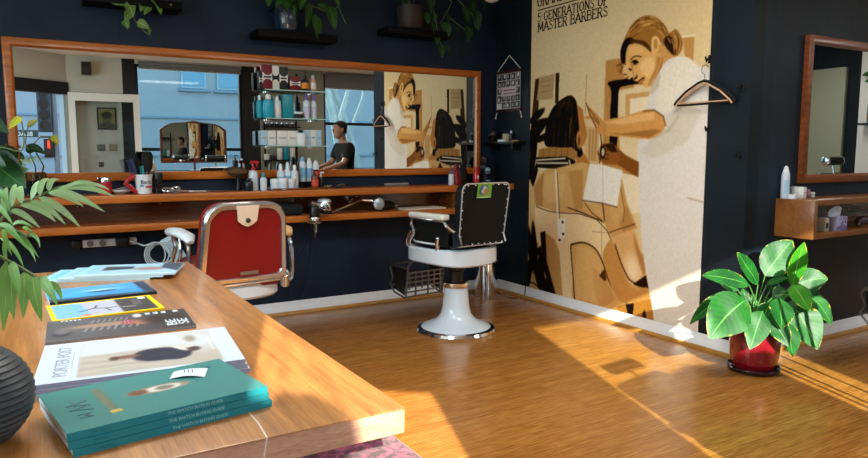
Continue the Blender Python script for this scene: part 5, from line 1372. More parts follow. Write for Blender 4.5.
def red_chair(label, pos, rz):
    t = thing('barber_chair', label, 'barber chair', pos, rz)
    pedestal(t, .36)
    b = MB(); b.rings([sup(.30, .30, .475), sup(.312, .312, .49), sup(.312, .312, .58), sup(.30, .30, .59), sup(.26, .26, .59), sup(.26, .26, .475)], closed=True); b.build('apron', WHITEE, t)
    b = MB(); b.rings([sup(.26, .26, .49), sup(.26, .26, .57)]); b.build('seat_pan', BLACKM, t)
    b = MB(); b.rings([sup(.22, .22, .58), sup(.26, .255, .60), sup(.265, .26, .65), sup(.25, .245, .69), sup(.18, .18, .70)]); b.build('seat', REDL, t)
    O, U, V = Vector((0, -.30, .60)), Vector((1, 0, 0)), Vector((0, -.07, .45)).normalized()
    N = Vector((0, -V.z, V.y)); N = N if N.y < 0 else -N
    w, h = .262, .455
    def outl(k):
        P = []
        for cx, cy, r, a0 in ((w-.05, .05, .05, -PI/2), (w-.13, h-.11, .11, 0), (-w+.13, h-.11, .11, PI/2), (-w+.05, .05, .05, PI)):
            for j in range(9): a = a0+PI/2*j/8; P.append((cx+r*math.cos(a), cy+r*math.sin(a)+.012*math.cos(cx*6)*(a0 >= 0 and cy > .2)))
        return [(u*k, h/2+(v-h/2)*k) for u, v in P]
    b = MB(); b.prism(outl(.93), O, U, V, N*.028); bk = b.build('backrest', REDL, t)
    b = MB(); b.rings([[O+U*u+V*v for u, v in outl(.97)], [O-N*.06+U*u+V*v for u, v in outl(.99)], [O-N*.1+U*u+V*v for u, v in outl(.85)]]); b.build('back_cushion', REDL, bk)
    b = MB(); ro = []
    for k, n in ((.88, .030), (.90, .042), (.99, .042), (1.03, .03), (1.03, .0), (.9, 0)): ro.append([O+U*u+V*v+N*n for u, v in outl(k)])
    b.rings(ro, closed=True); b.build('back_frame', CHROMEB, t)
    b = MB(); b.prism([(-.066, h+.005), (-.056, h-.085), (-.032, h-.105), (0, h-.118), (.032, h-.105), (.056, h-.085), (.066, h+.005)], O+N*.04, U, V, N*.012); lp = b.build('latch_plate', mat('cream_latch', (230, 210, 186), .3, coat=.3), t)
    MB().ball(O+N*.056+V*(h-.08), .014, 12).build('knob', BLACKP, lp)
    MB().box((0, 0, 0), (.11, .004, .02), M=Matrix.Translation(O+N*.031+V*.05+U*.03)).build('name_plate', STEEL, bk)
    b = MB(); b.tube([O+U*u+N*.02+V*(-.012) for u in (-.235, -.1, .1, .235)], .015, 8); b.build('bottom_rail', CHROME, t)
    b = MB(); b.box((0, -.29, .575), (.46, .03, .05), bev=.01); b.build('lower_panel', REDL, t)
    for s in (-.73, 1):
        b = MB(); b.tube([(s*.36, -.21, .835), (s*.36, -.17, .862), (s*.36, 0, .875), (s*.36, .12, .87), (s*.36, .16, .85)], [.02, .042, .046, .042, .02], 14, flat=.6)
        a = b.build('armrest', WHITEP if s < 0 else TANP, t)
        if s > 0: a['label'] = 'tan arm pad'
        b = MB()
        b.tube(smooth([(s*.36, -.12, .84), (s*.37, -.19, .80), (s*.375, -.2, .70), (s*.375, -.2, .6), (s*.36, -.2, .55), (s*.3, -.22, .53)]), .014, 8)
        b.tube(smooth([(s*.36, .1, .84), (s*.365, .05, .78), (s*.37, .1, .70), (s*.36, .14, .62), (s*.32, .16, .56)]), .013, 8)
        b.tube(smooth([(s*.36, -.02, .84), (s*.365, -.04, .76), (s*.36, .0, .68), (s*.34, .0, .58)]), .011, 8)
        b.build('arm_support', CHROMEB, a)
        b = MB(); b.ball((s*.29, -.28, .60), (.03, .02, .035), 12); b.tube([(s*.29, -.28, .60), (s*.3, -.25, .53)], [.028, .03], 10); b.build('hinge', CHROME, t)
    f = thing_part('footrest', t); b = MB()
    for s in (-1, 1): b.tube(smooth([(s*.18, .28, .50), (s*.19, .42, .40), (s*.19, .5, .22), (s*.19, .58, .17)]), .013, 8)
    b.tube([(-.2, .58, .17), (.2, .58, .17)], .012, 8); b.build('frame', CHROME, f)
    MB().box((0, .55, .19), (.36, .13, .02), bev=.006).build('foot_plate', STEEL, f)
    return t
red_chair('red leather barber chair with chrome-framed back, behind the wooden table', (1.02, 4.28, 0), math.radians(8))
# ================================================================ wooden table in front, with magazines
TZT = .9
OAKT = wood('oak_slab', (130, 80, 38), (194, 134, 72), (20, 1.0, 10), 2.4, rough=.32, coat=.2)
ENDG = wood('end_grain', (150, 108, 88), (206, 166, 142), (2.2, 6, 16), 3.5, rough=.6, coat=0)
tx0, tx1, ty0, ty1 = -.5, .555, 1.025, 2.92
t = thing('table', 'big honey-coloured wooden slab table in front, covered with magazines', 'table', ((tx0+tx1)/2, (ty0+ty1)/2, 0))
hw, hd = (tx1-tx0)/2, (ty1-ty0)/2
MB().box((0, 0, TZT-.0235), (hw*2, hd*2, .047), bev=.0025).build('tabletop', OAKT, t)
b = MB(); b.prism([(-hw+.004, TZT-.045), (hw-.004, TZT-.045), (hw-.004, TZT-.003), (-hw+.004, TZT-.003)], (0, -hd-.0008, 0), (1, 0, 0), (0, 0, 1), (0, .0006, 0))
tag(b.build('end_grain_face', ENDG, t), 'pale pinkish end grain')
# pale filled crack at the near end
k0, k1, k2 = on(249, 413, 2, TZT), on(263.5, 433.5, 2, TZT), None
c0 = Vector((t.location.x, t.location.y, 0))
b = MB()
q = [k0-c0, (k0.lerp(k1, .5)+Vector((.003, .0, 0)))-c0, Vector((k1.x, ty0, TZT))-c0]
for a, c_ in zip(q, q[1:]):
    d = (c_-a).normalized(); n = Vector((-d.y, d.x, 0))*.0013
    b.quad(*[v+Vector((0, 0, .0006)) for v in (a-n, c_-n, c_+n, a+n)])
e = q[-1]
for a, c_ in ((e, e+Vector((-.004, 0, -.02))), (e+Vector((-.004, 0, -.02)), e+Vector((-.008, 0, -.046)))):
    n = Vector((.0014, 0, 0)); b.quad(*[v+Vector((0, -.0014, 0)) for v in (a-n, c_-n, c_+n, a+n)])
b.build('crack_filler', mat('pale_filler', (210, 200, 190), .6), t)
for sx in (-1, 1):
    for sy in (-1, 1): MB().box((sx*(hw-.13), sy*(hd-.3), (TZT-.047)/2), (.06, .06, TZT-.047), bev=.004).build('leg', BLACKM, t)
MB().box((0, 0, TZT-.075), (hw*2-.2, .04, .055)).build('rail', BLACKM, t)
# velvet stool
def velvet():
    m, nt, b = newmat('purple_velvet')
    tc = nt.nodes.new('ShaderNodeTexCoord'); n = nt.nodes.new('ShaderNodeTexNoise'); n.inputs['Scale'].default_value = 42; n.inputs['Detail'].default_value = 5; n.inputs['Distortion'].default_value = .8
    nt.links.new(tc.outputs['Object'], n.inputs['Vector'])
    r = nt.nodes.new('ShaderNodeValToRGB'); r.color_ramp.elements[0].position = .42; r.color_ramp.elements[1].position = .6
    r.color_ramp.elements[0].color = rgba((62, 14, 34)); r.color_ramp.elements[1].color = rgba((150, 70, 100))
    nt.links.new(n.outputs['Fac'], r.inputs['Fac']); nt.links.new(r.outputs['Color'], b.inputs['Base Color'])
    b.inputs['Roughness'].default_value = .9; b.inputs['Sheen Weight'].default_value = .15; b.inputs['Specular IOR Level'].default_value = .15
    return m
VEL = velvet()
t = thing('stool', 'plum velvet stool tucked under near corner of the wooden table', 'stool', (.535, 1.32, 0.0))
b = MB(); b.rings([[(x*.96, y_*.96, 0.575) for x, y_, _ in rrect(.185, .185, .05, 0)], [(x, y_, 0.595) for x, y_, _ in rrect(.185, .185, .05, 0)], [(x, y_, 0.660) for x, y_, _ in rrect(.185, .185, .05, 0)], [(x*.97, y_*.97, 0.680) for x, y_, _ in rrect(.185, .185, .05, 0)], [(x*.88, y_*.88, 0.693) for x, y_, _ in rrect(.185, .185, .05, 0)]]); b.build('seat', VEL, t)
for sx in (-1, 1):
    for sy in (-1, 1): MB().cyl((sx*.15, sy*.15, 0), (sx*.13, sy*.13, .585), .013, .017, 10).build('leg', BLACKM, t)
b = MB(); b.tube([(-.138, -.138, .2), (.138, -.138, .2), (.138, .138, .2), (-.138, .138, .2)], .008, 8, closed=True); b.build('foot_ring', BLACKM, t)

PAPERW = mat('magazine_pages', (206, 214, 226), .7)
def rect_from(FL, FR, BL, z):
    fl, fr, bl = on(*FL, 2, z), on(*FR, 2, z), on(*BL, 2, z)
    u = (fr-fl); L_ = u.length; u.normalize(); v = Vector((-u.y, u.x, 0)); return fl, u, v, L_, abs((bl-fl).dot(v))
def magazine(label, fl, u, v, L_, D_, z0, th, paint, spine=None, group=None, name='magazine', bend=0):
    """fl: near left corner (x, y); u along the near edge, v away; z0 height of its underside"""
    t = thing(name, label, 'magazine' if name == 'magazine' else 'book', (fl.x, fl.y, z0), math.atan2(u.y, u.x), group)
    b = MB(); b.span((.0015, .0015, .0004), (L_-.0015, D_-.0015, th-.0006)); b.build('pages', PAPERW, t)
    paint(t, L_, D_, th)
    if spine is not None: MB().span((0, -.0008, 0), (L_, .0012, th)).build('spine', spine, t)
    return t
def cover(t, pt, th, m=None, name='cover'):
    o = pt.mesh(name, m or vcol('glossy_cover', .5, coat=0), (0, 0, th), (1, 0, 0), (0, 1, 0), t); return o
# --- green books, three in a stack
fl, u, v, L_, D_ = rect_from((66.6, 434), (267.5, 386), (49, 390), .9375); D_ *= .93
GREEN = mat('green_spine', (28, 128, 140), .4)
def green_cover(t, L_, D_, th):
    p = Paint(L_, D_, 110, 80, (58, 126, 122)); top = t.get('top', True)
    p.mix(np.clip(p.U/L_*.6, 0, 1), (50, 122, 124), .6)
    p.line([(L_*.11, D_*.72), (L_*.11, D_*.5)], .003, (36, 88, 90), .7)
    p.poly([(L_*.235, D_*.84), (L_*.275, D_*.84), (L_*.275, D_*.3), (L_*.235, D_*.3)], (104, 112, 92))
    p.poly([(L_*.235, D_*.27), (L_*.285, D_*.27), (L_*.285, D_*.2), (L_*.235, D_*.2)], (200, 168, 80))
    p.ell((L_*.53, D_*.53), (L_*.17, D_*.085), (150, 130, 110), 0, soft=.08); p.ell((L_*.55, D_*.53), (L_*.1, D_*.07), (206, 204, 196), 0, soft=.1); p.ell((L_*.42, D_*.53), (L_*.05, D_*.06), (110, 70, 50)); p.ell((L_*.56, D_*.53), (L_*.05, D_*.05), (120, 110, 104))
    for k in range(3): p.line([(L_*(.74+.028*k), D_*.84), (L_*(.74+.028*k), D_*(.5+.06*k))], .0035, (30, 84, 92), .8)
    p.poly([(L_*.865, D_*.86), (L_*.9, D_*.86), (L_*.9, D_*.78), (L_*.865, D_*.78)], (28, 80, 90))
    cover(t, p, th+.0002)
    for s, x, y_, sz in (('W', .12, .5, .05), ('M', .12, .28, .03)):
        txt('cover_lettering', s, sz, mat('green_ink', (34, 92, 96), .5), frame_axes((L_*x, D_*y_, th+.0005), (0, -1, 0), (1, 0, 0)), t, depth=.0002)
    txt('spine_lettering', 'THE WATCH BUYING GUIDE', .0072, mat('spine_print', (150, 205, 208), .5), frame_axes((L_*.6, -.0012, th/2), (1, 0, 0), (0, 0, 1)), t, depth=.0002)
    txt('spine_lettering', 'THE  MAN', .0045, mat('green_ink', (34, 92, 96), .5), frame_axes((L_*.14, -.0012, th/2), (1, 0, 0), (0, 0, 1)), t, depth=.0002)
g = 'teal magazines stacked at table front'
zz = TZT
for i, lab in enumerate(('teal softcover book at the bottom of the front stack of three', 'teal softcover book in the middle of the front stack of three', 'teal softcover book with oval photo on top of the front stack')):
    f2 = fl+v*(-.002*(2-i)+.001)+u*(.003*(2-i)-.002*(i == 1))
    magazine(lab, f2, u, v, L_, D_, zz, .0122, green_cover, GREEN, g, 'softcover_book'); zz += .0124
# torn slip of paper on the top book
c = on(189, 373, 2, zz+.003)
t = thing('paper_slip', 'small white paper slip lying on the top teal book', 'paper', (c.x, c.y, zz+.0006), math.atan2(u.y, u.x)-.5)
b = MB(); R_ = []
for i in range(7):
    a = i/6; R_.append([b.bm.verts.new(((a-.5)*.062, (j-.5)*.042, .004*math.sin(a*PI)*(1-j*.3)+.003*a*j)) for j in (0, .5, 1)])
for i in range(6):
    for j in range(2): b._face((R_[i][j], R_[i+1][j], R_[i+1][j+1], R_[i][j+1]))
sl = b.build('slip', mat('paper_white', (206, 216, 226), .7), t)
b = MB()
for k in range(3): b.box((-.008+.007*k, .0, .0067), (.0016, .016, .0003), rz=.2)
b.build('printed_lines', INKD, t)
# --- white magazines (two), second from the front
fl, u, v, L_, D_ = rect_from((33.6, 386), (247.5, 359), (22, 348.5), .928)
D_ = max(D_, .21)
def white_cover(t, L_, D_, th):
    p = Paint(L_, D_, 130, 90, (198, 210, 230))
    p.poly([(L_*.19, D_*.05), (L_*.9, D_*.05), (L_*.9, D_*.95), (L_*.19, D_*.95)], (176, 168, 158))
    p.poly([(L_*.19, D_*.55), (L_*.72, D_*.6), (L_*.72, D_*.95), (L_*.19, D_*.95)], (196, 200, 206), soft=3)
    for k in range(5): p.line([(L_*.2, D_*(.15+.08*k)), (L_*.4, D_*(.2+.05*k)), (L_*.62, D_*(.12+.1*k))], .006, ((200, 190, 170), (150, 140, 124))[k % 2], .7)
    p.ell((L_*.8, D_*.7), (L_*.12, D_*.3), (196, 200, 206), soft=.5)
    p.ell((L_*.58, D_*.4), (L_*.13, D_*.17), (28, 30, 52), -.05, soft=.1); p.ell((L_*.66, D_*.36), (L_*.09, D_*.15), (32, 34, 58), .2, soft=.1)
    p.ell((L_*.42, D_*.42), (L_*.07, D_*.045), (120, 80, 70), .1); p.ell((L_*.36, D_*.41), (L_*.025, D_*.05), (80, 50, 40))
    p.ell((L_*.755, D_*.44), (L_*.05, D_*.07), (64, 42, 40)); p.ell((L_*.74, D_*.53), (L_*.035, D_*.05), (200, 196, 190)); p.ell((L_*.7, D_*.5), (L_*.02, D_*.1), (210, 205, 200), .5)
    p.ell((L_*.77, D_*.75), (L_*.03, D_*.1), (150, 140, 130), soft=.4)
    for k in range(3): p.line([(L_*(.87+.012*k), D_*.35), (L_*(.87+.012*k), D_*.75)], .0016, (226, 230, 238), .8)
    p.c = p.blur(p.c, 1)
    cover(t, p, th+.0002)
    txt('title_lettering', 'PORTER POST', .036, mat('title_grey', (150, 152, 166), .6), frame_axes((L_*.115, D_*.5, th+.0005), (0, 1, 0), (-1, 0, 0)), t, depth=.0002, spacing=.95)
    b = MB(); b.box((L_*.16, D_*.5, th+.0005), (.0012, D_*.4, .0003)); b.build('title_rule', mat('title_grey', (150, 152, 166), .6), t)
def plain_cover(t, L_, D_, th):
    p = Paint(L_, D_, 10, 8, (200, 206, 222)); cover(t, p, th+.0002)
zz = TZT
for i, (lab, cv) in enumerate((('white magazine at the bottom under the two other white magazines', plain_cover), ('white magazine in middle beneath the one with reclining man', plain_cover), ('white magazine with reclining man on cover, behind teal books', white_cover))):
    f2 = fl+u*(.004*(1-i))+v*(.003*(i-1))
    magazine(lab, f2, u, v, L_, D_, zz, .009, cv, mat('pale_spine', (150, 158, 186), .5), 'white magazines in a pile'); zz += .0093
# --- dark magazine
fl, u, v, L_, D_ = rect_from((50, 341), (193, 326), (47.4, 322), .91)
D_ = .215
bl = on(47.4, 322, 2, .908); br = on(180, 308.5, 2, .908); u = (br-bl); L_ = u.length+.01; u.normalize(); v = Vector((-u.y, u.x, 0)); fl = bl-v*D_
def dark_cover(t, L_, D_, th):
    p = Paint(L_, D_, 130, 90, (84, 84, 90)); p.mix(np.clip(p.U/L_*1.6-.4, 0, 1), (52, 46, 46), .9)
    p.ell((L_*.1, D_*.3), (L_*.06, D_*.14), (40, 36, 42)); p.ell((L_*.1, D_*.4), (L_*.05, D_*.12), (104, 104, 112))
    p.ell((L_*.42, D_*.55), (L_*.3, D_*.1), (160, 130, 110), soft=.3)
    for k in range(16): p.line([(L_*(.25+.025*k), D_*.3), (L_*(.27+.025*k), D_*(.44+.03*math.sin(k)))], .005, ((190, 190, 196), (40, 36, 36))[k % 2], .85)
    for k in range(14): p.line([(L_*(.3+.02*k), D_*.7), (L_*(.32+.02*k), D_*.84)], .005, ((176, 176, 180), (46, 40, 40))[k % 2], .8)
    p.ell((L_*.56, D_*.55), (L_*.05, D_*.14), (140, 40, 56)); 
    for k in range(3): p.line([(L_*(.53+.025*k), D_*.45), (L_*(.53+.025*k), D_*.66)], .003, (200, 180, 186))
    p.ell((L_*.66, D_*.5), (L_*.07, D_*.13), (190, 130, 96)); p.ell((L_*.63, D_*.86), (L_*.035, D_*.1), (206, 200, 196)); p.ell((L_*.78, D_*.55), (L_*.14, D_*.2), (44, 32, 30), soft=.4)
    p.poly([(L_*.9, D_*.86), (L_*.94, D_*.86), (L_*.94, D_*.97), (L_*.9, D_*.97)], (210, 220, 226))
    p.c = p.blur(p.c, 1)
    cover(t, p, th+.0002)
    W_ = mat('cover_white_print', (214, 224, 232), .5)
    for k_, s_ in enumerate(('BE', 'SE')): txt('title_lettering', s_, .036, W_, frame_axes((L_*(.85+.085*k_), D_*.3, th+.0005), (0, 1, 0), (-1, 0, 0)), t, depth=.0002, spacing=.9).scale = (2.0, 1.0, 1.0)
    b = MB()
    for k in range(3): b.box((L_*(.71+.06*k), D_*.9, th+.0006), (.012, D_*.1, .0004)); b.box((L_*(.695+.06*k), D_*.9, th+.0006), (.003, D_*.1, .0004))
    for k in range(5): b.box((L_*(.1+.03*k), D_*.95, th+.0006), (.006, D_*.05, .0004))
    b.build('printed_lines', W_, t)
magazine('dark magazine with black and white photo cover, third from the front', fl, u, v, L_, D_, TZT, .007, dark_cover, mat('grey_spine', (150, 150, 156), .5))
# --- yellow bordered magazine
bl, br = on(49, 305, 2, .908), on(151, 295, 2, .908); fr = on(165, 307.5, 2, .908)
fl = on(52.5, 321, 2, .908); u = fr-fl; L_ = u.length; u.normalize(); v = Vector((-u.y, u.x, 0)); D_ = .215
def yellow_cover(t, L_, D_, th):
    p = Paint(L_, D_, 130, 90, (244, 208, 10))
    x0, x1, y0, y1 = .012, L_-.014, .012, D_-.012
    p.poly([(x0, y0), (x1, y0), (x1, y1), (x0, y1)], (176, 176, 196))
    p.poly([(x0, y0), (L_*.34, y0), (L_*.3, y1), (x0, y1)], (120, 176, 222), soft=3)
    p.poly([(L_*.63, y0), (x1, y0), (x1, y1), (L_*.63, y1)], (56, 54, 54), soft=2)
    p.line([(L_*.26, D_*.36), (L_*.4, D_*.5), (L_*.5, D_*.42), (L_*.6, D_*.45)], .008, (40, 34, 40)); p.line([(L_*.4, D_*.48), (L_*.44, D_*.66)], .006, (44, 36, 40)); p.line([(L_*.5, D_*.42), (L_*.53, D_*.24)], .006, (40, 34, 40))
    p.ell((L_*.3, D_*.13), (L_*.05, D_*.05), (220, 120, 90)); p.poly([(L_*.86, D_*.78), (L_*.93, D_*.78), (L_*.93, D_*.93), (L_*.86, D_*.93)], (226, 228, 230))
    for k in range(3): p.line([(L_*(.78+.03*k), D_*.45), (L_*(.78+.03*k), D_*.78)], .004, (130, 132, 134), .8)
    p.line([(L_*.66, D_*.38), (L_*.76, D_*.36)], .01, (200, 200, 200), .8)
    cover(t, p, th+.0002)
magazine('magazine with bright yellow border, fourth from the front', fl, u, v, L_, D_, TZT, .007, yellow_cover, mat('yellow_spine', (236, 196, 10), .4))
# --- blue ocean magazine
fl, fr = on(50, 303, 2, .908), on(157, 291.5, 2, .908); u = fr-fl; L_ = u.length; u.normalize(); v = Vector((-u.y, u.x, 0)); D_ = .215
def ocean_cover(t, L_, D_, th):
    p = Paint(L_, D_, 120, 80, (40, 130, 196))
    p.mix(np.clip(p.V/D_, 0, 1), (110, 180, 216), .6)
    for k in range(9): p.line([(L_*.02, D_*(.1+.1*k)), (L_*.4, D_*(.16+.09*k)), (L_*.95, D_*(.3+.09*k))], .01, ((20, 96, 170), (90, 170, 214))[k % 2], .35)
    p.poly([(L_*.9, 0), (L_, 0), (L_, D_), (L_*.88, D_)], (26, 40, 66), soft=4)
    p.poly([(0, 0), (L_, 0), (L_, D_*.1), (0, D_*.22)], (14, 24, 42), soft=3)
    p.ell((L_*.52, D_*.5), (L_*.14, D_*.06), (22, 40, 74), .05, soft=.2); p.ell((L_*.5, D_*.62), (L_*.2, D_*.06), (170, 214, 232), soft=.6)
    p.ell((L_*.2, D_*.4), (L_*.18, D_*.2), (60, 160, 216), soft=.8)
    p.c = p.blur(p.c, 3)
    for k in range(3): p.line([(L_*(.72+.07*k), D_*.06), (L_*(.77+.07*k), D_*.06)], .005, (190, 206, 214), .8)
    cover(t, p, th+.0002)
magazine('magazine with blue ocean cover and dark edge, behind the yellow-bordered magazine', fl, u, v, L_, D_, TZT, .008, ocean_cover, mat('dark_navy_spine', (16, 26, 44), .4))
# --- fan of three pale magazines at the far end
def pale_cover(kind):
    def f_(t, L_, D_, th):
        p = Paint(L_, D_, 90, 60, (150, 200, 220))
        p.poly([(L_*.06, D_*.1), (L_*.97, D_*.1), (L_*.97, D_*.95), (L_*.06, D_*.95)], ((150, 186, 208), (176, 186, 196), (120, 190, 214))[kind], soft=1)
        if kind == 0:
            p.poly([(L_*.2, D_*.4), (L_*.5, D_*.5), (L_*.5, D_*.75), (L_*.2, D_*.8)], (40, 48, 62), soft=2); p.ell((L_*.68, D_*.5), (L_*.16, D_*.16), (150, 120, 120), soft=.3); p.poly([(L_*.78, D_*.6), (L_, D_*.2), (L_, D_), (L_*.78, D_)], (54, 62, 84), soft=2)
        p.line([(L_*.1, D_*.2), (L_*.1, D_*.9)], .02, (110, 184, 214), .6)
        p.line([(0, D_*.03), (L_, D_*.03)], .012, (214, 232, 240))
        cover(t, p, th+.0002)
    return f_
g = 'pale blue magazines fanned at far end'
zz = TZT
for i, (FL_, FR_, BL_, lab) in enumerate((((38, 281), (150, 277.5), (37, 269), 'pale blue magazine at the bottom left of the far fan'), ((57, 278.5), (163, 275), (55, 265), 'pale grey-blue magazine in middle of the far fan'), ((74, 276), (175.5, 272.5), (70, 263), 'pale blue magazine with portrait on top of the far fan'))):
    fl, u, v, L_, D_ = rect_from(FL_, FR_, BL_, zz+.007); D_ = .225
    magazine(lab, fl, u, v, L_, D_, zz, .007, pale_cover(2-i), mat('pale_blue_spine', (190, 220, 234), .5), g); zz += .0075
    continue
    bl, br = on(*BL_, 2, zz+.007), on(*BR_, 2, zz+.007); u = br-bl; L_ = u.length; u.normalize(); v = Vector((-u.y, u.x, 0)); D_ = .24
    rot = (.05, .02, -.03)[i]; u = Vector((u.x*math.cos(rot)-u.y*math.sin(rot), u.x*math.sin(rot)+u.y*math.cos(rot), 0)); v = Vector((-u.y, u.x, 0))
    magazine(lab, bl-v*D_, u, v, L_, D_, zz, .007, pale_cover(2-i), mat('pale_blue_spine', (190, 220, 234), .5), g); zz += .0075

# ================================================================ plants
# dark ribbed globe vase with palm
R_ = .084
vc = on(-33, 395, 2, TZT+R_)
prof = [(.03, 0)]
N_ = 60
for i in range(N_+1):
    a = -PI/2+.34+(PI-.75)*i/N_
    rr = R_*math.cos(a)*(1.06); z = R_+R_*math.sin(a)
    prof.append((rr+.0016*math.sin(i*PI*.66), z))
z0 = prof[1][1]; prof = [(r, z-z0) for r, z in prof[1:]]
top = prof[-1][1]
prof += [(prof[-1][0]-.006, top+.002), (prof[-1][0]-.008, top-.03)]
t = thing('potted_palm', 'dark ribbed globe vase with green palm fronds at left of the table', 'potted plant', (vc.x, vc.y, TZT))
MB().lathe(prof, seg=56).build('vase', mat('charcoal_ceramic', (50, 55, 62), .45), t)
MB().lathe([(.03, top-.03), (.001, top-.028)], seg=16).build('soil', mat('soil', (40, 28, 20), .95), t)
o = Vector((vc.x, vc.y, TZT)); mouth = Vector((0, 0, top-.02))
PALM = leafmat('palm_leaflet', (92, 146, 62), (150, 192, 104), (176, 206, 130), rough=.4, veins=0)
PALML = leafmat('palm_leaflet_lit', (130, 180, 112), (190, 216, 164), (206, 226, 180), rough=.4, veins=0)  # paler copy of the leaflet green, painting light onto the top frond
rn = random.Random(11)
f1, f2, st = MB(), MB(), MB()
def LP(px, py, d): return deep(px, py, d)-o
def leaflets(fm, L, d0, d1, w):
    for (a, b_, c_, d_, ww) in L:
        p0, p2 = LP(a, b_, d0), LP(c_, d_, d1)
        mid = (p0+p2)/2+Vector((rn.uniform(-.01, .01), rn.uniform(-.01, .01), .018))
        fm.leaf(p0, mid, p2, ww*w, -FW+Vector((rn.uniform(-.4, .4), 0, .5)), fold=.12, shape=(.7, .7), nx=2, ny=8)
A_ = [(4, 215, 7, 187, 1), (12, 207, 16, 184, 1), (22, 204, 22, 186, 1.2), (31, 200, 38, 181, 1.1), (40, 196, 50, 179, 1), (49, 192, 60, 180, .9), (58, 188, 115, 197, 1), (54, 190, 105, 212, 1.1), (48, 193, 84, 207, 1), (38, 197, 80, 227, 1.2), (30, 201, 66, 225, 1), (20, 205, 56, 222, 1.1), (62, 187, 110, 190, .8), (66, 187, 98, 186, .7), (10, 210, 40, 228, 1)]
leaflets(f2, A_, 1.3, 1.32, .0125)
st.tube(smooth([mouth, LP(-20, 300, 1.2), LP(-8, 240, 1.26), LP(10, 209, 1.3), LP(35, 198, 1.31), LP(58, 188, 1.32), LP(68, 187, 1.32)]), .0028, 6)
Bf = [(2, 228, 28, 250, 1), (8, 232, 36, 262, .9), (16, 232, 39, 258, .8), (26, 236, 40, 248, .7), (-2, 225, 20, 240, 1), (4, 228, 12, 256, .9), (0, 238, 24, 268, .9), (22, 228, 37, 238, .7), (12, 226, 34, 228, .8), (-4, 205, 14, 226, 1), (-4, 190, 10, 212, 1), (6, 240, 8, 270, .8)]
leaflets(f1, Bf, 1.2, 1.18, .0095)
st.tube(smooth([mouth, LP(-22, 300, 1.1), LP(-12, 235, 1.18), LP(6, 228, 1.2), LP(28, 236, 1.19)]), .0025, 6)
Cf = [(5, 262, 3, 332, 1.2), (14, 266, 14, 320, 1.1), (24, 272, 23, 318, 1.1), (33, 276, 42, 322, 1.2), (40, 278, 58, 306, 1), (-4, 256, -2, 300, 1.2), (10, 262, 20, 300, .9), (44, 284, 62, 302, .6)]
leaflets(f1, Cf, 1.05, 1.02, .0165)
st.tube(smooth([mouth, LP(-26, 290, 1.0), LP(-10, 256, 1.04), (LP(10, 262, 1.05)), LP(44, 282, 1.05)]), .0025, 6)
for k in range(7):
    a = rn.uniform(PI*.6, PI*1.6); e = rn.uniform(.05, .2); L0 = mouth+Vector((e*math.cos(a), e*math.sin(a), rn.uniform(.12, .32)))
    f1.leaf(L0, L0+Vector((.04*math.cos(a), .04*math.sin(a), .03)), L0+Vector((.1*math.cos(a), .1*math.sin(a), -.01)), .02, (0, -.3, 1), nx=2, ny=6)
    if k < 5: st.tube(smooth([mouth, mouth.lerp(L0, .5)+Vector((0, 0, .05)), L0]), .002, 5)
f1.build('foliage', PALM, t); tag(f2.build('lit_frond', PALML, t), 'top frond in paler green, coloured as if lit'); st.build('stem', STEM, t)
# broad dark-leaved plant further back on the table's left side
pc = Vector((-.33, 1.95, TZT))
t = thing('potted_plant', 'broad dark green leaves at left edge behind palm fronds', 'potted plant', pc)
MB().lathe([(.06, 0), (.075, .01), (.085, .13), (.08, .13), (.076, .11)], seg=28).build('pot', mat('grey_pot', (80, 84, 88), .6), t)
MB().lathe([(.076, .11), (.001, .115)], seg=16).build('soil', mat('soil', (40, 28, 20), .95), t)
f, f3, st = MB(), MB(), MB()
def LQ(px, py, d): return deep(px, py, d)-pc
for (a, b_, c_, d_, w) in ((-14, 158, 26, 188, .085), (-30, 184, 14, 214, .08), (-40, 150, 6, 166, .07)):
    f.leaf(LQ(a, b_, 1.62), (LQ(a, b_, 1.6)+LQ(c_, d_, 1.58))/2, LQ(c_, d_, 1.55), w, -FW+Vector((0, 0, .4)), shape=(.62, .75), nx=4, ny=8)
    st.tube(smooth([(0, 0, .11), LQ(a-40, b_+40, 1.6), LQ(a, b_, 1.62)]), .003, 6)
f3.leaf(LQ(21, 117, 1.6), LQ(15, 122, 1.59), LQ(9, 129, 1.58), .02, -FW, shape=(.6, .75)); st.tube(smooth([LQ(-60, 200, 1.6), LQ(-10, 150, 1.6), LQ(22, 150, 1.6), LQ(21, 117, 1.6)]), .0016, 5)
f.leaf(LQ(-12, 116, 1.6), LQ(-2, 124, 1.59), LQ(9, 134, 1.58), .03, -FW+Vector((0, 0, .6)), shape=(.6, .75))
st.tube(smooth([LQ(-60, 200, 1.6), LQ(-30, 140, 1.6), LQ(-12, 116, 1.6)]), .0016, 5)
f.build('foliage', leafmat('dark_broad_leaf', (18, 44, 22), (44, 84, 40), (70, 110, 60), rough=.3, veins=6), t)
tag(f3.build('yellow_leaf', leafmat('yellow_leaf', (150, 170, 50), (214, 204, 60), (220, 220, 120), veins=4), t), 'yellow-green leaf')
st.build('stem', STEM, t)
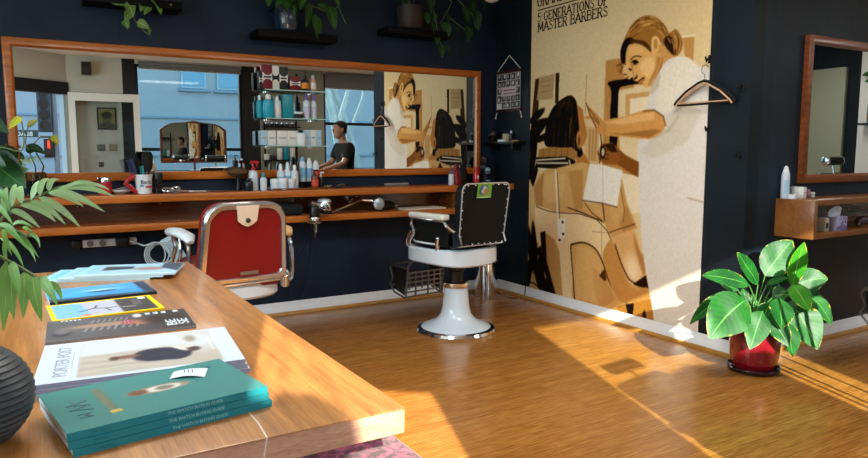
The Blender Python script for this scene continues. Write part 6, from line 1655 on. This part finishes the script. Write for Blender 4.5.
# peace lily in red pot
px_, py_ = 3.83, 2.515
t = thing('potted_peace_lily', 'leafy green plant with yellow leaf edges in glossy red floor pot', 'potted plant', (px_, py_, 0))
MB().lathe([(.115, 0), (.15, .004), (.157, .026), (.153, .032), (.138, .018), (.001, .016)], seg=44).build('saucer', mat('dark_glazed_saucer', (36, 18, 22), .2, coat=.5), t)
MB().lathe([(.115, .018), (.128, .03), (.142, .1), (.148, .18), (.145, .24), (.142, .25), (.136, .25), (.134, .2)], seg=48).build('pot', mat('red_glazed_pot', (138, 16, 34), .12, coat=.7), t)
MB().lathe([(.134, .215), (.001, .22)], seg=28).build('soil', mat('soil', (40, 28, 20), .95), t)
LILY = leafmat('lily_leaf', (8, 62, 22), (36, 116, 36), (92, 150, 70), (196, 176, 50), rough=.42, veins=10)
LILYB = leafmat('lily_leaf_bright', (34, 118, 24), (84, 164, 40), (130, 186, 80), (206, 190, 50), rough=.42, veins=10)  # brighter yellow-green set for a few of the leaves
o = Vector((px_, py_, 0)); d0 = (Vector((px_, py_, .4))-EYE).dot(FW)
def LL(x, y_, dd): return deep(640+x/2.544, 220+y_/2.544, d0+dd)-o
f, fb, st = MB(), MB(), MB()
rn = random.Random(5)
# base x, y, tip x, y, width px, base depth, tip depth, bow, bright
LV = [(318, 142, 388, 52, 78, .02, .06, 10, 0), (300, 165, 246, 82, 46, .0, -.02, 8, 0), (278, 166, 158, 142, 46, -.05, -.1, -14, 0), (268, 205, 176, 302, 104, -.1, -.2, -22, 0), (240, 195, 126, 266, 40, .05, .1, -30, 0),
      (386, 168, 418, 56, 48, .02, -.02, 6, 1), (392, 168, 478, 150, 62, .04, .02, -14, 0), (388, 165, 432, 234, 48, -.08, -.18, -10, 1), (440, 200, 488, 268, 42, .04, .02, -18, 0), (392, 222, 452, 330, 84, -.06, -.14, -18, 0),
      (358, 200, 360, 276, 66, -.12, -.2, -4, 0), (312, 232, 280, 330, 58, -.12, -.2, -6, 0), (338, 255, 378, 322, 46, -.14, -.22, -8, 0), (376, 262, 388, 348, 54, -.1, -.18, -8, 0), (318, 205, 346, 228, 30, .06, .04, -6, 0),
      (338, 196, 378, 192, 44, -.02, -.06, -8, 0), (262, 175, 272, 214, 20, .0, -.04, -4, 0), (322, 165, 380, 146, 16, .0, .0, -6, 0), (300, 250, 250, 270, 40, .06, .1, -10, 0), (410, 215, 470, 250, 36, .1, .12, -16, 0), (348, 160, 300, 100, 30, .12, .16, 6, 0), (360, 170, 372, 96, 30, .12, .14, 4, 0), (250, 180, 205, 165, 26, .1, .14, -8, 0),
      (330, 215, 308, 268, 44, -.04, -.08, -8, 0), (420, 240, 432, 300, 50, .02, .0, -10, 0), (296, 205, 262, 250, 44, .02, .02, -10, 0), (372, 215, 412, 262, 50, .03, .02, -10, 0), (344, 245, 340, 300, 44, -.04, -.1, -8, 0), (426, 190, 470, 215, 36, .08, .1, -12, 0), (280, 190, 300, 230, 36, .06, .04, -6, 0), (330, 180, 352, 130, 26, .08, .1, 4, 0)]
for (bx, by, tx, ty, w, db, dt, bow, br) in LV:
    p0, p2 = LL(bx, by, db), LL(tx, ty, dt)
    L_ = math.hypot(tx-bx, ty-by); nx_, ny_ = -(ty-by)/L_, (tx-bx)/L_
    m_ = LL((bx+tx)/2, (by+ty)/2+bow*.7 if bow < 0 and False else (by+ty)/2-abs(bow), (db+dt)/2)
    hint = -FW+Vector((rn.uniform(-.35, .35), 0, .35+rn.uniform(-.1, .3)))
    (fb if br else f).leaf(p0, m_, p2, w/2.544*(d0)/F_PX*1.05, hint, fold=.14, shape=(.8, .8), nx=6, ny=12, curl=.06)
    root = Vector((rn.uniform(-.05, .05), rn.uniform(-.05, .05), .215))
    st.tube(smooth([root, root.lerp(p0, .5)+Vector((0, 0, .03)), p0]), [.0045]*7+[.0035]*6, 6)
f.build('foliage', LILY, t); tag(fb.build('brighter_leaves', LILYB, t), 'brighter yellow-green leaves'); st.build('stem', mat('lily_stem', (70, 120, 50), .5), t)
# ================================================================ mirrored side of the room
# white framed door panel in the street wall, with a shallow display niche
NB = YS-T-.06
b = MB()
b.span((.66, NB-.04, .12), (1.36, NB, 2.25)); b.span((.66, NB, .12), (.69, YS-T, 2.25)); b.span((1.33, NB, .12), (1.36, YS-T, 2.25)); b.span((.66, NB, 2.22), (1.36, YS-T, 2.25)); b.span((.66, NB, .08), (1.36, YS-T, .12))
struct('wall_niche', b, mat('niche_grey', (214, 216, 208), .7, var=.08, vscale=3))
t = None
b = MB()
x0, x1, z0, z1 = .6, 1.69, .97, 2.24
x1 = 1.585
for (a, c_, e, g_) in ((x0, x0+.09, .12, z1), (x1-.09, x1, .12, z1), (x0+.09, x1-.09, z1-.12, z1), (x0+.09, x1-.09, .12, .24), (x0+.09, x1-.09, z0-.02, z0+.06)):
    b.span((a, YS, e), (c_, YS+.04, g_))
dr = struct('door_2', b, mat('white_door_frame', (228, 230, 226), .5))
MB().span((x0+.085, YS+.012, .2), (x1-.085, YS+.02, z1-.11)).build('pane', glass('door_pane', (244, 246, 246), .03, .96), dr)
struct('trim_8', MB().span((1.33, YS+.002, .2), (1.49, YS+.008, 2.13)), BLACKW)
t = thing('framed_portrait', 'black-framed portrait behind white-framed door, seen in long mirror', 'picture', (1.13, NB, 1.70))
b = MB(); w, h = .135, .34
b.span((-w, 0, 0), (-w+.018, .02, h)); b.span((w-.018, 0, 0), (w, .02, h)); b.span((-w, 0, 0), (w, .02, .018)); b.span((-w, 0, h-.018), (w, .02, h)); b.build('frame', BLACKP, t)
p = Paint(w*2, h, 30, 36, (150, 150, 96)); p.ell((w, h*.5), (.07, .1), (110, 112, 84)); p.ell((w, h*.66), (.075, .05), (60, 60, 48)); p.ell((w, h*.15), (.11, .06), (80, 84, 70)); p.ell((w-.025, h*.52), (.012, .008), (50, 50, 40)); p.ell((w+.025, h*.52), (.012, .008), (50, 50, 40))
p.mesh('portrait_print', vcol('portrait_paper', .5), (w, .012, 0), (-1, 0, 0), (0, 0, 1), t)
def outlet(x, z, w_, h_, lab, m_):
    t = thing('wall_plate', lab, 'wall plate', (x, NB, z), group='wall plates behind the white door')
    MB().span((-w_/2, 0, -h_/2), (w_/2, .012, h_/2), bev=.003).build('plate', m_, t)
    b = MB(); b.span((-.03, .012, -.012), (-.006, .016, .012)); b.span((.006, .012, -.012), (.03, .016, .012)); b.build('switch', STEEL, t)
outlet(1.2, 1.42, .12, .1, 'beige wall plate below portrait behind white door, seen in mirror', mat('beige_plate', (156, 150, 110), .5))
outlet(1.03, 1.42, .12, .1, 'grey wall plate beside the beige one behind white door, seen in mirror', mat('grey_plate', (130, 134, 124), .5))
outlet(1.02, 1.16, .07, .07, 'small black wall plate low behind white door, seen in mirror', BLACKP)
# speaker on the corner of the street wall
t = thing('wall_speaker', 'small black wall speaker under ceiling corner, seen in long mirror', 'speaker', (.86, YS+.0, 2.5))
MB().box((0, .1, .09), (.13, .12, .19), bev=.006).build('cabinet', BLACKP, t)
MB().lathe([(.045, 0), (.05, .006), (.02, -.004)], M=Matrix.Translation((0, .161, .07)) @ Matrix.Rotation(-PI/2, 4, 'X'), seg=18).build('cone', mat('speaker_cone', (40, 40, 42), .6), t)
MB().tube([(0, .04, .1), (0, .0, .12)], .012, 8).build('bracket', BLACKM, t)
# vanity mirror on the ledge
LEDGE = 1.045
t = thing('vanity_mirror', 'antique arched wooden vanity mirror on street window ledge, seen in mirror', 'mirror', (2.35, YS+.17, LEDGE))
w = .515
def arch(k, dz=0):
    P = [(-w*k, .135+dz), (w*k, .135+dz), (w*k, .66-dz*.4)]
    for i in range(1, 12):
        u_ = w*k*(1-2*i/12); a = abs(1-2*i/12)
        P.append((u_, .66+.15*(1-a**2)*(1.0)+(.02*math.sin((1-a)*PI*2))-dz*.4))
    P.append((-w*k, .66-dz*.4)); return P
o_, i_ = arch(1.0), arch(.93, .03)
b = MB(); b.rings([[(u_, .0, v_) for u_, v_ in o_], [(u_, .03, v_) for u_, v_ in o_], [(u_, .03, v_) for u_, v_ in i_], [(u_, .0, v_) for u_, v_ in i_]], closed=True)
b.build('frame', mat('mahogany', (88, 44, 22), .3, coat=.4), t)
b = MB(); b.prism(arch(.95, .02), (0, .01, 0), (1, 0, 0), (0, 0, 1), (0, .008, 0)); b.build('mirror_pane', MIRROR, t)
MB().lathe([(.09, 0), (.09, .015), (.02, .03), (.016, .14)], seg=20).build('stand', mat('mahogany', (88, 44, 22), .3, coat=.4), t)
bottle('pump_bottle', 'black pump bottle on the street window ledge, seen in long mirror', 'bottle', (3.0, YS+.18, LEDGE), .045, .26, NAVYB, BLACKP, 'pump')
bottle('shampoo_bottle', 'pale bottle on ledge right of vanity mirror, seen in long mirror', 'bottle', (3.12, YS+.15, LEDGE), .04, .2, BOTW, WHITEP, 'cap')
bottle('spray_can', 'pale cone bottle on ledge left of vanity mirror, seen in long mirror', 'bottle', (1.72, YS+.15, LEDGE), .04, .2, mat('sand_bottle', (190, 176, 140), .4), WHITEP, 'slim')

# ================================================================ the barber (seen in the mirror)
def skin_mesh(name, verts, edges, radii, m, parent, sub=2, root=0):
    me = bpy.data.meshes.new(name); me.from_pydata([Vector(v) for v in verts], edges, [])
    me.materials.append(m)
    o = bpy.data.objects.new(name, me); COL.objects.link(o); o.parent = parent
    o.modifiers.new('skin', 'SKIN').use_smooth_shade = True
    for i, r in enumerate(radii):
        r = r if isinstance(r, tuple) else (r, r)
        me.skin_vertices[0].data[i].radius = r
    me.skin_vertices[0].data[root].use_root = True
    s = o.modifiers.new('sub', 'SUBSURF'); s.levels = sub; s.render_levels = sub
    for p_ in me.polygons: p_.use_smooth = True
    return o
SKIN = mat('skin_tone', (150, 108, 86), .55)
SHIRT = mat('black_tee', (13, 13, 15), .85)
TROUS = mat('dark_trousers', (22, 24, 32), .85)
HAIR = mat('dark_hair', (24, 19, 17), .8, bump=.5, bscale=150)
t = thing('person', 'barber with short dark hair in black t-shirt, seen standing in the long mirror', 'person', (4.12, 1.36, 0), math.radians(90))
# local axes: facing +y; metres
J = {'pel': (0, 0, .95), 'sp1': (0, 0, 1.08), 'sp2': (0, .0, 1.25), 'che': (0, .02, 1.38), 'nk0': (0, .03, 1.5), 'nk1': (0, .055, 1.56), 'h0': (0, .07, 1.63), 'h1': (0, .07, 1.70), 'h2': (0, .07, 1.74),
     'hl': (.1, 0, .9), 'kl': (.11, .03, .5), 'al': (.11, -.01, .09), 'tl': (.12, .15, .035), 'hr': (-.1, 0, .9), 'kr': (-.12, .0, .5), 'ar': (-.12, -.04, .09), 'tr': (-.13, .12, .035),
     'sl': (.19, .02, 1.43), 'el': (.24, .12, 1.19), 'wl': (.2, .36, 1.12), 'pl': (.19, .43, 1.1), 'sr': (-.19, .02, 1.43), 'er': (-.24, .12, 1.19), 'wr': (-.16, .36, 1.12), 'pr': (-.15, .43, 1.1)}
K = list(J); E_ = [('pel', 'sp1'), ('sp1', 'sp2'), ('sp2', 'che'), ('che', 'nk0'), ('nk0', 'nk1'), ('nk1', 'h0'), ('h0', 'h1'), ('h1', 'h2'), ('pel', 'hl'), ('hl', 'kl'), ('kl', 'al'), ('al', 'tl'), ('pel', 'hr'), ('hr', 'kr'), ('kr', 'ar'), ('ar', 'tr'), ('che', 'sl'), ('sl', 'el'), ('el', 'wl'), ('wl', 'pl'), ('che', 'sr'), ('sr', 'er'), ('er', 'wr'), ('wr', 'pr')]
RAD = {'pel': (.15, .12), 'sp1': (.15, .115), 'sp2': (.16, .12), 'che': (.17, .125), 'nk0': (.075, .07), 'nk1': .05, 'h0': (.05, .05), 'h1': (.045, .045), 'h2': (.03, .03), 'hl': .09, 'kl': .062, 'al': .042, 'tl': .035, 'hr': .09, 'kr': .062, 'ar': .042, 'tr': .035, 'sl': .066, 'el': .046, 'wl': .03, 'pl': (.036, .018), 'sr': .066, 'er': .046, 'wr': .03, 'pr': (.036, .018)}
body = skin_mesh('body', [J[k] for k in K], [(K.index(a), K.index(c_)) for a, c_ in E_], [RAD[k] for k in K], SKIN, t)
for s, w_ in ((1, 'pl'), (-1, 'pr')):
    p0 = Vector(J[w_]); names = ('finger',)*4
    for k in range(4):
        off = Vector(((k-1.5)*.017, .028, .002)); L_ = (.055, .066, .062, .048)[k]
        V_ = [p0+off-Vector((0, .03, 0)), p0+off, p0+off+Vector((0, L_*.5, -.006)), p0+off+Vector((0, L_*.85, -.026)), p0+off+Vector((0, L_, -.04))]
        skin_mesh('finger', V_, [(0, 1), (1, 2), (2, 3), (3, 4)], [.009, .009, .0085, .008, .007], SKIN, body, 1)
    V_ = [p0+Vector((-s*.02, -.025, 0)), p0+Vector((-s*.042, .0, -.004)), p0+Vector((-s*.05, .03, -.012)), p0+Vector((-s*.046, .05, -.02))]
    skin_mesh('thumb', V_, [(0, 1), (1, 2), (2, 3)], [.011, .0105, .009, .008], SKIN, body, 1)
HP = [(1.55, .03, .125, .06), (1.565, .046, .163, .035), (1.585, .055, .174, .01), (1.61, .061, .170, -.006), (1.63, .065, .176, -.014), (1.65, .068, .172, -.02), (1.67, .071, .173, -.024), (1.70, .075, .168, -.028), (1.725, .077, .179, -.03), (1.75, .078, .174, -.028), (1.775, .071, .154, -.018), (1.795, .054, .124, .006), (1.806, .024, .09, .04)]
def hp(z):
    for a_, b_ in zip(HP, HP[1:]):
        if z <= b_[0]:
            k = max(0, (z-a_[0])/(b_[0]-a_[0])); return [a_[n]+(b_[n]-a_[n])*k for n in (1, 2, 3)]
    return HP[-1][1:]
def hring(z, off=0.0, q=None):
    w_, f_, k_ = hp(z); cy, ry = (f_+k_)/2, (f_-k_)/2
    def pt(q_): return ((w_+off)*math.cos(q_), cy+(ry+off)*math.sin(q_), z)
    return pt(q) if q is not None else [pt(2*PI*n/28) for n in range(28)]
# head, nose and ears are fused with the body into one skin
bpy.context.view_layer.update()
dg_ = bpy.context.evaluated_depsgraph_get()
me = bpy.data.meshes.new_from_object(body.evaluated_get(dg_))
b = MB(); b.bm.from_mesh(me)
b.rings([hring(h_[0]) for h_ in HP])
b.tube([(0, .168, 1.715), (0, .184, 1.69), (0, .194, 1.668), (0, .176, 1.656)], [.007, .011, .0145, .009], 10)
for s_ in (-1, 1): b.ball((s_*.078, .06, 1.69), (.009, .02, .032), 12); b.ball((s_*.012, .18, 1.664), (.008, .009, .007), 8)
b.tube([(0, .03, 1.47), (0, .045, 1.54), (0, .06, 1.6)], [.07, .058, .055], 16)
kids = [c for c in bpy.data.objects if c.parent == body]
nb = b.build('body', SKIN, t)
for c in kids: c.parent = nb
bpy.data.objects.remove(body); nb.name = 'body'; body = nb
rm = body.modifiers.new('fuse', 'REMESH'); rm.mode = 'VOXEL'; rm.voxel_size = .006; rm.use_smooth_shade = True
sm_ = body.modifiers.new('soften', 'SMOOTH'); sm_.iterations = 3; sm_.factor = .5
b = MB(); b.ball((0, .1745, 1.636), (.021, .006, .005), 12); b.ball((0, .1735, 1.626), (.018, .007, .0055), 12); b.build('lips', mat('lip', (128, 80, 70), .5), body)
for s_ in (-1, 1):
    e_ = MB().ball((s_*.03, .152, 1.702), (.0135, .011, .0095), 14).build('eye', mat('eye_white', (200, 196, 190), .25), body)
    MB().ball((s_*.03, .161, 1.702), (.0055, .003, .0055), 10).build('iris', mat('eye_dark', (22, 16, 14), .4), e_)
    MB().tube([(s_*.012, .173, 1.722), (s_*.03, .173, 1.729), (s_*.05, .157, 1.722)], [.003, .0045, .002], 8).build('eyebrow', HAIR, body)
b = MB(); rg = []
for n in range(10):
    row = []
    for k in range(36):
        q_ = 2*PI*k/36; sq = math.sin(q_)
        zl = 1.76 if sq > .75 else (1.76+(sq-.75)*.11 if sq > 0 else 1.6775-.05*min(1, -sq*1.6))
        if abs(math.cos(q_)) > .93 and sq <= .3: zl = max(zl, 1.70)
        z = zl+(1.806-zl)*math.sin(n/9*PI/2); x_, y_, z_ = hring(z, .007, q_); row.append((x_, y_, z_+.006*(n/9)))
    rg.append(row)
b.rings(rg); b.build('hair', HAIR, body)
# t-shirt and trousers follow the body
kk = ['pel', 'sp1', 'sp2', 'che', 'nk0', 'sl', 'sr']
V_ = [Vector(J[k]) for k in kk]+[Vector(J['sl']).lerp(Vector(J['el']), .8), Vector(J['sr']).lerp(Vector(J['er']), .8)]
V_[0] = Vector((0, 0, .93)); V_[4] = Vector((0, .028, 1.475))
skin_mesh('t_shirt', V_, [(0, 1), (1, 2), (2, 3), (3, 4), (3, 5), (3, 6), (5, 7), (6, 8)], [(.176, .145), (.17, .135), (.178, .138), (.186, .142), (.088, .085), .085, .085, .075, .075], SHIRT, t)
kk = ['pel', 'hl', 'kl', 'al', 'hr', 'kr', 'ar']
V_ = [Vector(J[k]) for k in kk]; V_[0] = Vector((0, 0, .965))
skin_mesh('trousers', V_, [(0, 1), (1, 2), (2, 3), (0, 4), (4, 5), (5, 6)], [(.15, .125), .1, .082, .07, .1, .082, .07], TROUS, t)
for s in (-1, 1):
    a = Vector(J['al' if s > 0 else 'ar'])
    b = MB(); b.rings([[(a.x+x, a.y+.06+y_, z) for x, y_, _ in rrect(.052*k, .145*k, .05*k, 0)] for k, z in ((.95, 0), (1, .02), (.98, .05), (.7, .085))]); b.build('shoe', BLACKP, t)
# service trolley under his hands
t = thing('trolley', 'dark service trolley under the barber\'s hands, seen in long mirror', 'trolley', (3.645, 1.36, 0))
MB().box((0, 0, 1.047), (.24, .46, .03), bev=.005).build('top', BLACKP, t); MB().box((0, 0, .1), (.22, .44, .03), bev=.005).build('tray', BLACKP, t)
for sx in (-1, 1):
    for sy in (-1, 1): MB().cyl((sx*.1, sy*.2, .04), (sx*.1, sy*.2, 1.035), .012, seg=8).build('leg', CHROME, t); MB().ball((sx*.1, sy*.2, .025), .025, 10).build('castor', BLACKP, t)

# unseen planter, added outside the entrance to cast the round shadow on the table
t = thing('shadow_planter', 'unseen round planter added outside the entrance to shadow the table', 'shadow caster', (-.43, -1.17, 1.86))
MB().lathe([(.03, 0), (.09, .04), (.125, .12), (.13, .19), (.12, .2), (.11, .17)], seg=28).build('bowl', mat('terracotta_dark', (70, 56, 50), .7), t)
b = MB(); rn = random.Random(8)
for k in range(60):
    a = rn.uniform(0, 2*PI); e = rn.uniform(-.1, 1.2); dd = Vector((math.cos(a)*math.cos(e), math.sin(a)*math.cos(e), math.sin(e)))
    q = Vector((0, 0, .2))+dd*.05; b.leaf(q, q+dd*.05, q+dd*.09+Vector((0, 0, -.015)), .05, (dd.x, dd.y, 1), nx=2, ny=4)
b.build('foliage', HEART, t)
b = MB()
for k in range(3): a = k*2*PI/3; b.tube([(.12*math.cos(a), .12*math.sin(a), .2), (0, 0, .62)], .003, 5)
b.build('chain', BLACKM, t)
MB().tube([(0, 0, .6), (.02, .1, .7), (.05, .72, .7)], .01, 8).build('wall_bracket', BLACKM, t)

# ================================================================ light
wd = bpy.data.worlds.new('sky'); scene.world = wd; wd.use_nodes = True
bg = wd.node_tree.nodes['Background']
wn = wd.node_tree
tc = wn.nodes.new('ShaderNodeTexCoord'); sp = wn.nodes.new('ShaderNodeSeparateXYZ'); rp = wn.nodes.new('ShaderNodeValToRGB')
wn.links.new(tc.outputs['Generated'], sp.inputs[0]); wn.links.new(sp.outputs['Z'], rp.inputs['Fac'])
rp.color_ramp.elements[0].color = (.82, .91, 1, 1); rp.color_ramp.elements[1].color = (.45, .63, .95, 1)
wn.links.new(rp.outputs['Color'], bg.inputs['Color'])
bg.inputs['Strength'].default_value = SKY
az, el = math.radians(19.3), math.radians(27.3)
d = Vector((math.sin(az)*math.cos(el), math.cos(az)*math.cos(el), -math.sin(el)))
L = bpy.data.lights.new('sun', 'SUN'); L.energy = SUN; L.angle = math.radians(.55); L.color = (1.0, .9, .74)
lo = bpy.data.objects.new('sun', L); COL.objects.link(lo); lo.location = (-4, -12, 8); lo.rotation_euler = d.to_track_quat('-Z', 'Y').to_euler()
def area(name, loc, rot, sx, sy, e, col):
    L = bpy.data.lights.new(name, 'AREA'); L.shape = 'RECTANGLE'; L.size = sx; L.size_y = sy; L.energy = e; L.color = col
    o = bpy.data.objects.new(name, L); COL.objects.link(o); o.location = loc; o.rotation_euler = rot; return o
for i, (x, y_) in enumerate(((.6, 2.2), (2.6, 2.2), (5.2, .9), (7.6, .9))):
    area('ceiling_fill', (x, y_, ZC-.03), (0, 0, 0), 1.1, .5, CEILW, (1.0, .96, .9)).data.energy *= (1, 1, .45, .6)[i]  # unseen fill lamps, added under the ceiling to lift the interior
area('side_fill', (XL-.35, 2.4, 1.8), Vector((1, .15, -.1)).to_track_quat('-Z', 'Y').to_euler(), 2.6, 1.5, SIDEW, (.92, .96, 1.0))  # fill lamp added outside the invented window to brighten the poster side
# daylight coming in through the shop windows
for x in (1.2, 5.2):
    loc = Vector((x, -3.0, 4.4)); aim = Vector((x+.3, 2.2, .6))-loc
    area('sky_daylight', loc, aim.to_track_quat('-Z', 'Y').to_euler(), 4.0, 2.4, DAYW, (.86, .93, 1.0))
scene.cycles.use_denoising = True
try: scene.cycles.denoiser = 'OPENIMAGEDENOISE'
except Exception: pass
scene.cycles.max_bounces = 8; scene.cycles.glossy_bounces = 5; scene.cycles.transparent_max_bounces = 12; scene.cycles.diffuse_bounces = 4
scene.cycles.caustics_reflective = False; scene.cycles.caustics_refractive = False
scene.cycles.sample_clamp_indirect = 6
scene.view_settings.view_transform = 'Standard'; scene.view_settings.look = 'None'
scene.view_settings.exposure = EXPO
